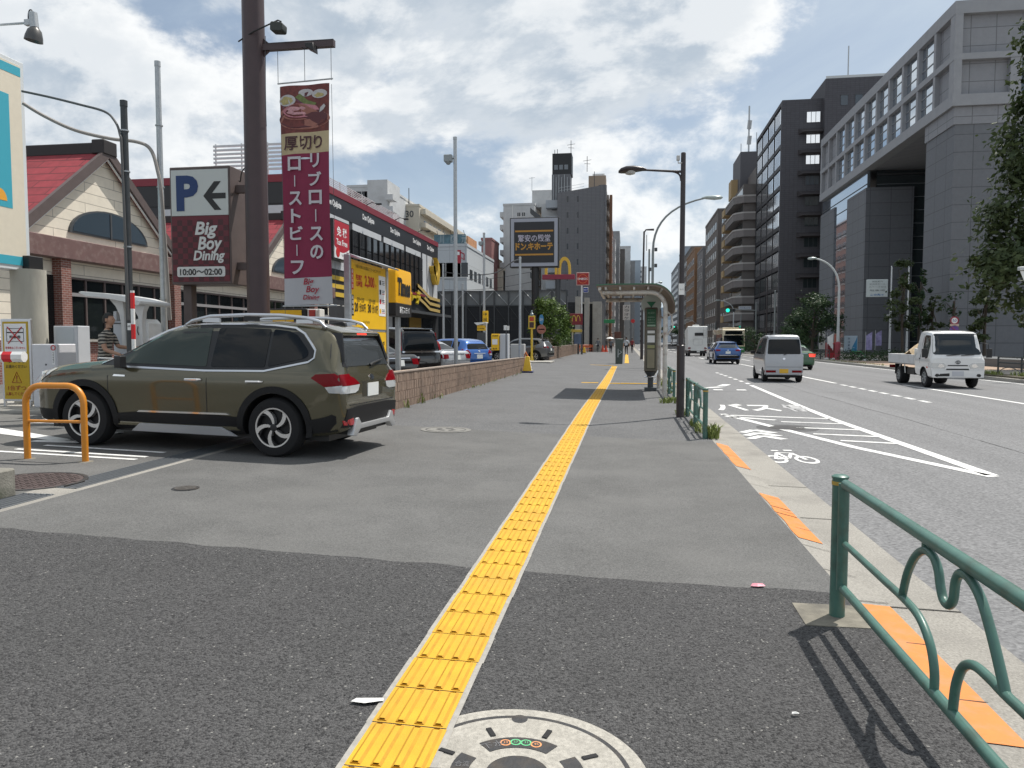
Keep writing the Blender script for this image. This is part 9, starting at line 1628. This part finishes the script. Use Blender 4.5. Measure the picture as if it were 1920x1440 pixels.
def brown2():
    t = thing('apartment_block', 'brown apartment block with tan balconies and a mast on its roof', 'apartment block', (20, 137, 0)); wm = M('brown_tile', (0.125, 0.112, 0.105), 0.75, var=0.10, vs=0.8); tan = M('tan_balcony', (0.40, 0.285, 0.145), 0.7, var=0.08); gry = M('balcony_taupe', (0.17, 0.155, 0.15), 0.7); pal = M('balcony_cap', (0.40, 0.38, 0.36), 0.7)
    def bb(nm, a, c, m): b = B(); b.bb(a, c); return b.out(nm, m, t, smooth=0)
    H_ = 32.5; bb('wall', (0, 0, 0), (14, 31, H_-2.8), wm); bb('upper_wing', (2.2, 0.5, H_-2.8), (14, 14, H_+0.4), wm); bb('roof_housing', (0.8, 10, H_-2.8), (8, 20, H_+5.4), M('housing_dark', (0.09, 0.09, 0.10), 0.7)); bb('tan_tower', (-0.4, 13.2, H_-2.8), (1.5, 16.8, H_+0.8), tan)
    t.scale.z = 0.975; nf = 10; fh = 3.0
    for f in range(nf):
        z = H_-3.2-fh*(f+1)
        b = B(); q = [(-1.5, 12.4), (-1.5, 1.5), (-1.1, 0.4), (0, -0.6), (6, -0.6), (6, -0.4), (0.1, -0.4), (0.0, 12.4)]; b.prism(q, z, z+1.15, 'z'); b.out('curved_balcony', gry, t, smooth=0); b = B(); b.prism([(p[0]*1.03-0.03, p[1]-0.03) for p in q], z+1.15, z+1.4, 'z'); b.out('balcony_cap', pal, t, smooth=0)
        bb('tan_balcony', (-1.6, 13.1, z), (0.0, 16.8, z+1.3), tan); bb('recess', (-0.05, 13.2, z+1.4), (-0.01, 16.7, z+fh-0.1), mirror_dk); bb('recess', (-0.05, 0.6, z+1.5), (-0.01, 12.2, z+fh-0.2), mirror_dk)
        for k in range(3): b = B(); b.bb((-0.06, 18.5+4.2*k, z+0.9), (-0.004, 20.9+4.2*k, z+2.3), 0); b.bb((-0.12, 18.4+4.2*k, z+0.75), (-0.004, 21.0+4.2*k, z+0.88), 1); b.out('window', [glz, pal], t, smooth=0)
    b = B(); b.tube([(3, 15, H_+5.4), (3, 15, H_+15.5)], 0.16, 6); [b.tube([(3, 15, H_+8.0+3*k), (3.1, 14.6, H_+9.6+3*k)], 0.4, 6) for k in range(2)]; b.out('mast', steel, t)
    for k in range(5): b = B(); b.tube([(1+1.4*k, 11, H_+5.4), (1+1.4*k, 11, H_+7.2+(k % 3))], 0.07, 5); b.out('antenna', steel, t)
brown2()
def rowb(label, x, y0, y1, h, m, side, d=14, fl=None, nb=4, name='building', base=0, wm=None):
    """a slab building whose street front stands at x; side -1: front faces -x (right of the road)"""
    x0, x1 = (x, x+d) if side < 0 else (x-d, x); fl = fl or int(h/3.2)
    return building(name, label, 'building', x0, x1, y0, y1, h, m, [('-x' if side < 0 else '+x', fl, nb, (y1-y0)/nb*0.55, 1.5, 1.0, wm or glk), ('-y', fl, 2, 1.6, 1.4, 1.0, glk)], base=base)
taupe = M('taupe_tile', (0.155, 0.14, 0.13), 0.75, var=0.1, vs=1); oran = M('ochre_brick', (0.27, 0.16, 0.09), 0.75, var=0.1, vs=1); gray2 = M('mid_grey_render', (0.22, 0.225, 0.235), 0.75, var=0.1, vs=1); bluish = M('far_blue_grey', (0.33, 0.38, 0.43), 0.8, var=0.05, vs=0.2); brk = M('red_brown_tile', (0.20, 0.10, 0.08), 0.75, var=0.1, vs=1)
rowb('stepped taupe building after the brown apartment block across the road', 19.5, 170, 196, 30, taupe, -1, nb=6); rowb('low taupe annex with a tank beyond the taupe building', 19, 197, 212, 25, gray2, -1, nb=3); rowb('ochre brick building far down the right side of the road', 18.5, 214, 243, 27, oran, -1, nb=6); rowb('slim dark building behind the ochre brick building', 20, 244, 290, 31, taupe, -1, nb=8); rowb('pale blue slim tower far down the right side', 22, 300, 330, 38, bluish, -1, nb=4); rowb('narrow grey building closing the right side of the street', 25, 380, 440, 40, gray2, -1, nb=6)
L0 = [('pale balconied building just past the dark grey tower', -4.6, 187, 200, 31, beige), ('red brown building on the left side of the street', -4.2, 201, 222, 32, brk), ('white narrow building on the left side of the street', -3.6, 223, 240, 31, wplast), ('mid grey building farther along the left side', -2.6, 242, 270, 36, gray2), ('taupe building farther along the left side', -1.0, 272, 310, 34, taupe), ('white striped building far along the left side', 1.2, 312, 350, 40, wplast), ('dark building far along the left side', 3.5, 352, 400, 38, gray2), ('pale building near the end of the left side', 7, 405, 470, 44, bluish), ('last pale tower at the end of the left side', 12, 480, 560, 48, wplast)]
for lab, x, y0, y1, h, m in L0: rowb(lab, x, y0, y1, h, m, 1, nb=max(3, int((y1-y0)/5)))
def hanging(u, Z, v0, v1, w, m, lab, txt=None):
    p = at(u, Z); t = thing('hanging_sign', lab, 'shop sign', (p.x, p.y, 0)); b = B(); b.bb((-w/2, 0, hz(v1, Z)), (w/2, 0.2, hz(v0, Z))); b.out('panel', m, t, bev=0.02); b = B(); b.tube([(-w/2-1.2, 0.1, hz(v0+3, Z)), (-w/2, 0.1, hz(v0+3, Z))], 0.06, 5); b.out('bracket', dgrey, t)
    if txt: b = B(); n = len(txt); zz = (hz(v0, Z)-hz(v1, Z))/n; [b.text(c, (0, -0.02, hz(v0, Z)-zz*(i+0.5)), X3, Z3, h=zz*0.7, w=w*0.7) for i, c in enumerate(txt)]; b.out('lettering', dgrey if m is white else swhite, t, smooth=0)
hanging(1174, 205, 572, 600, 2.0, white, 'white vertical shop sign far down the left side', 'カラオケ'); hanging(1140, 128, 599, 606, 2.2, M('sign_green', (0.03, 0.22, 0.08), 0.5), 'green and white convenience sign beyond the shed'); hanging(1158, 175, 622, 634, 1.6, brk, 'dark red shop sign above the far pedestrians'); p = at(1186, 160); t = thing('road_sign', 'red no entry disc far down the footway', 'road sign', (p.x, p.y, 0)); b = B(); b.lathe([(0.42, -0.03), (0.42, 0.03), (0, 0.03)], (0, 0, hz(602, 160)), n=20, axis='y'); b.out('disc', sred, t); b = B(); b.cyl((0, 0.06, 0), (0, 0.06, hz(598, 160)), 0.05, n=8); b.out('post', steel, t)
b = B(); y = 900
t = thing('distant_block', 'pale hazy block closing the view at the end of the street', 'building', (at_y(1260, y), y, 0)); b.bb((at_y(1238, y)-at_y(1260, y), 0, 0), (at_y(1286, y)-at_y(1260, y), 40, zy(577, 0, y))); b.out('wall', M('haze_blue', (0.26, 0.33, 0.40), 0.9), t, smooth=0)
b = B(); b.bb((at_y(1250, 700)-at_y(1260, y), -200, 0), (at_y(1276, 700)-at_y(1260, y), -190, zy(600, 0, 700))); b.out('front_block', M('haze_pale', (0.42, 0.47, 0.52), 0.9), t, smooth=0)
p = at(1262, 300); tree('street_tree', 'dark trees closing the far end of the road', (p.x+3, p.y+60, 0), 5, [(0, 0, 6, 6, 3, 3, 900), (-6, 4, 5, 4, 3, 2.6, 500), (7, 3, 5, 4, 3, 2.6, 500)], 0.5, leaf2, 77, 0.3, 6)
# ---------------------------------------------------------------- traffic signals and far side furniture
grn = M('signal_green', (0.02, 0.85, 0.55), 0.3, emit=1.4)
def trafsig(up, ul, v, Z, label, board=None):
    p = at(up, Z); t = thing('traffic_signal', label, 'traffic signal', (p.x, p.y, 0)); dx = at(ul, Z).x-p.x; z = hz(v, Z)
    b = B(); b.cyl((0, 0, 0), (0, 0, z+1.2), 0.14, 0.11, 12); b.tube([(0, 0, z), (dx+0.8, 0, z+0.15)], 0.07, 8); b.out('post', lampgrey, t)
    b = B(); b.prism(rpoly([(dx-0.35, z-0.22), (dx+1.05, z-0.22), (dx+1.05, z+0.28), (dx-0.35, z+0.28)], 0.2), -0.15, 0.1, 'y'); hd_ = b.out('lamp_box', dgrey, t); b = B(); b.cyl((dx-0.1, -0.16, z+0.03), (dx-0.1, -0.2, z+0.03), 0.27, n=20); b.out('green_lens', grn, hd_)
    for k in (1, 2): b = B(); b.cyl((dx-0.1+0.42*k, -0.16, z+0.03), (dx-0.1+0.42*k, -0.18, z+0.03), 0.16, n=16); b.out('dark_lens', black, hd_)
    if board: b = B(); x0, x1 = at(board[0], Z).x-p.x, at(board[1], Z).x-p.x; b.bb((x0, -0.05, hz(board[3], Z)), (x1, 0, hz(board[2], Z))); b.text('大久保二丁目', ((x0+x1)/2, -0.06, (hz(board[3], Z)+hz(board[2], Z))/2), X3, Z3, w=(x1-x0)*0.8, m=1); b.out('name_board', [M('board_grey', (0.45, 0.48, 0.52), 0.5), M('board_blue', (0.05, 0.09, 0.25), 0.5)], t, smooth=0)
trafsig(1416, 1365, 582, 112, 'traffic signal showing green on an arm over the oncoming lanes', (1384, 1407, 574, 580)); trafsig(1341, 1306, 613, 165, 'farther traffic signal showing green beside the camper van'); trafsig(1272, 1264, 613, 330, 'most distant green signal at the end of the road')
for u, Z, v, lab in ((1451, 74, 545, 'slim grey pole left of the round tree'), (1436, 90, 520, 'dark thin pole in front of the dark apartment block'), (1388, 118, 590, 'short white pole with a camera hood by the bus')): pole('steel_pole', lab, 'pole', u, Z, v, 0.10, 0.08, lampgrey if u != 1436 else dpole, 0.0)
for u, lab in ((1667, 'left white flagpole in front of the grey centre'), (1699, 'right white flagpole in front of the grey centre')): t, h = pole('flagpole', lab, 'flagpole', u, 60, 502, 0.09, 0.05, M('pole_white', (0.6, 0.62, 0.63), 0.4), 0.0, group='flagpoles of the grey centre'); b = B(); b.lathe([(0, h), (0.08, h+0.08), (0, h+0.16)], n=10); b.out('finial', chrome, t)
Z = 60.5; p, q = at(1621, Z), at(1659, Z); t = thing('information_board', 'pale information board with blue arrow hung beside the left flagpole', 'board', (p.x, p.y, 0)); w = q.x-p.x; z0, z1 = hz(557, Z), hz(524, Z)
b = B(); b.bb((0, 0, z0), (w, 0.12, z1)); bd = b.out('panel', M('board_pale', (0.50, 0.55, 0.55), 0.5), t, bev=0.02); b = B(); [b.text(s_, (w*0.5, -0.01, z0+(z1-z0)*f), X3, Z3, w=w*ww, h=0.13, m=0) for s_, f, ww in (('施設案内', 0.88, 0.5), ('全労済ホール', 0.73, 0.75), ('スペースゼロ', 0.58, 0.8), ('駐車場', 0.38, 0.7))]; b.text('この先→', (w*0.5, -0.01, z0+(z1-z0)*0.13), X3, Z3, w=w*0.62, h=0.17, m=1, off=0.02); b.out('board_lettering', [M('board_grey_text', (0.16, 0.19, 0.20), 0.5), M('board_blue_text', (0.03, 0.16, 0.42), 0.5)], bd, smooth=0)
b = B(); b.tube([(w, 0.06, (z0+z1)/2), (w+0.9, 0.06, (z0+z1)/2)], 0.05, 6); b.tube([(w*0.1, 0.12, (z0+z1)/2), (w*0.1, 0.5, (z0+z1)/2)], 0.05, 6); b.out('bracket', dgrey, t)
def nobori(u, Z, v0, v1, m, lab, lean=0.1):
    p = at(u, Z); t = thing('banner_flag', lab, 'banner flag', (p.x, p.y, 0), group='upright banner flags across the road'); b = B(); b.cyl((0, 0, 0), (0.0, 0, hz(v0, Z)), 0.02, n=6); b.out('pole', steel, t); z0, z1 = hz(v1, Z), hz(v0, Z); b = B(); n = 8; vs = []
    for i in range(n+1):
        for j in range(4): vs.append((0.02+0.15*j, 0.04*sin(i*0.9+j), z0+(z1-z0)*i/n+(0.10*j-0.3)*(i/n)**4))
    b.add(vs, [(i*4+j, i*4+j+1, i*4+j+5, i*4+j+4) for i in range(n) for j in range(3)]); b.out('cloth', m, t, smooth=60); b = B(); b.lathe([(0.25, 0), (0.2, 0.1), (0.03, 0.16)], n=12); b.out('base', white, t)
vio = M('flag_violet', (0.26, 0.24, 0.42), 0.7, var=0.4, vs=3)
nobori(1622, 58, 622, 656, vio, 'violet banner flag left of the clipped hedge'); nobori(1640, 60, 619, 648, vio, 'violet banner flag behind the clipped hedge'); nobori(1550, 62, 625, 660, white, 'white banner flag left of the red vending box'); nobori(1562, 62, 622, 656, M('flag_red', (0.42, 0.14, 0.10), 0.7, var=0.4, vs=3), 'red banner flag behind the red vending box')
def boxy(name, lab, cat, u0, v0, u1, v1, Z, d, m, face=None): p, q = at(u0, Z), at(u1, Z); t = thing(name, lab, cat, (p.x, p.y, 0.02)); b = B(); b.bb((0, 0, hz(v1, Z)), (q.x-p.x, d, hz(v0, Z))); b.out('case', m, t, bev=0.03); return t, q.x-p.x, hz(v1, Z), hz(v0, Z)
t, w, z0, z1 = boxy('vending_box', 'red box shaped machine beside the pale street lamp across the road', 'vending machine', 1550, 643, 1565, 672, 62, 0.6, M('vend_red', (0.36, 0.02, 0.03), 0.45)); b = B(); b.bb((0.06, -0.015, z0+0.45), (w-0.06, 0, z1-0.1)); b.out('front_panel', M('vend_dark', (0.16, 0.015, 0.02), 0.3), t, smooth=0)
t, w, z0, z1 = boxy('standing_sign', 'white standing sign with dark characters left of the banner flags', 'sign', 1536, 622, 1546, 656, 66, 0.2, white); b = B(); [b.text(c, (w*0.3, -0.02, z1-0.3-0.27*i), X3, Z3, h=0.2, off=0.02) for i, c in enumerate('都民共済')]; b.out('lettering', sblack, t, smooth=0)
t, w, z0, z1 = boxy('poster_panel', 'pale blue poster panel at the foot of the grey centre', 'poster panel', 1582, 630, 1606, 661, 64, 0.1, M('poster_pale', (0.42, 0.52, 0.60), 0.5)); b = B(); b.add([(w*0.5, -0.012, z0+0.05), (w-0.05, -0.012, z0+0.05), (w-0.05, -0.012, z1-0.05), (w*0.85, -0.012, z1-0.4), (w*0.62, -0.012, z0+0.5)], [(0, 1, 2, 3, 4)]); b.out('blue_swoosh', M('poster_blue', (0.04, 0.22, 0.42), 0.5), t, smooth=0); b = B(); [b.text(c, (w*0.35, -0.014, z1-0.25-0.28*i), X3, Z3, h=0.2) for i, c in enumerate('共済募集')]; b.out('lettering', M('poster_navy', (0.03, 0.05, 0.12), 0.5), t, smooth=0)
p = at(1570, 60); b = B(); b.cyl((0, 0, 0), (0, 0, 1.25), 0.2, n=14); b.lathe([(0.22, 1.25), (0.2, 1.4), (0, 1.48)], n=14); tag(b.out('pillar_box', M('pillar_red', (0.30, 0.05, 0.07), 0.5), None, (p.x, p.y, 0.02)), 'dull red round pillar post at the foot of the pale street lamp', 'pillar box')
Z = 36; p = at(1787, Z); t = thing('road_sign', 'no stopping sign with red ring above a violet disc behind the truck', 'road sign', (p.x, p.y, 0)); H = lambda v: hz(v, Z); b = B(); b.cyl((0, 0.05, 0), (0, 0.05, H(594)), 0.035, n=8); b.out('post', white, t)
b = B(); b.lathe([(0.14, -0.02), (0.14, 0.0), (0, 0.0)], (0, 0, H(601)), n=20, axis='y'); b.lathe([(0.2, -0.03), (0.2, 0.0), (0.13, 0.0), (0.13, -0.03)], (0, 0, H(601)), n=24, axis='y', m=1, caps=False); b.text('50', (0, -0.025, H(601)), X3, Z3, h=0.12, m=2); b.out('upper_disc', [white, M('ring_red', (0.36, 0.05, 0.08), 0.5), M('numeral_blue', (0.05, 0.06, 0.3), 0.5)], t); b = B(); b.bb((-0.2, -0.02, H(611.5)), (0.2, 0, H(607.5))); b.out('plate', M('plate_peach', (0.55, 0.40, 0.34), 0.6), t); b = B(); b.lathe([(0.2, -0.02), (0.2, 0.0), (0, 0.0)], (0, 0, H(618)), n=22, axis='y'); b.tube([(-0.13, -0.03, H(618)+0.13), (0.13, -0.03, H(618)-0.13)], 0.02, 5, 1); b.out('lower_disc', [M('disc_violet', (0.14, 0.06, 0.26), 0.5), M('ring_red', (0.36, 0.05, 0.08), 0.5)], t)
Z = 30; p = at(1917, Z); t = thing('road_sign', 'pale sign box with a small white triangle at the right edge of the photo', 'road sign', (p.x, p.y, 0)); b = B(); b.bb((-0.28, -0.1, hz(507, Z)), (0.5, 0.1, hz(500, Z))); b.out('box', wl, t, bev=0.02); b = B(); b.prism([(-0.22, hz(508, Z)), (0.12, hz(508, Z)), (-0.05, hz(528, Z))], -0.03, 0.0, 'y'); b.out('triangle', white, t); b = B(); b.cyl((0.55, 0, 0), (0.55, 0, hz(498, Z)), 0.06, n=10); b.out('post', wl, t)
dr = M('far_rail_dark', (0.045, 0.05, 0.052), 0.5)
def farrail(x, y0, y1, lab, n):
    t = thing('guard_rail', lab, 'guard rail', (x, y0, 0.02), group='dark guard rails across the road'); L_ = y1-y0
    for i in range(n+1): b = B(); b.cyl((0, L_*i/n, 0), (0, L_*i/n, 0.82), 0.04, n=8); b.out('post', dr, t)
    for z in (0.8, 0.55): b = B(); b.cyl((0, 0, z), (0, L_, z), 0.032, n=8); b.out('rail', dr, t)
    for i in range(n): b = B(); b.tube(bez((0, L_*i/n+0.1, 0.05), (0, L_*i/n+0.15, 0.45), (0, L_*(i+1)/n-0.15, 0.45), (0, L_*(i+1)/n-0.1, 0.05), 8), 0.018, 5); b.out('hoop', dr, t)
farrail(16.3, 20, 36, 'dark guard rail on the far kerb right of the white truck', 8); farrail(15.8, 62, 84, 'dark guard rail on the far kerb behind the silver van', 8)
b = B(); b.bb((15.2, 20, 0.02), (16.1, 40, 0.1)); struct(b.out('planting_strip', M('strip_soil', (0.10, 0.09, 0.06), 0.95, var=0.3, vs=4)))
b = B(); b.bb((15.9, 42, -0.1), (24.5, 60, 0.034)); struct(b.out('far_apron', M('apron_tile', (0.36, 0.26, 0.19), 0.85, var=0.2, vs=2))) 
b = B(); b.bb((21.0, 40, 0.02), (24.9, 62, 0.5)); struct(b.out('plaza_terrace', M('terrace_grey', (0.12, 0.125, 0.13), 0.8, var=0.1)))
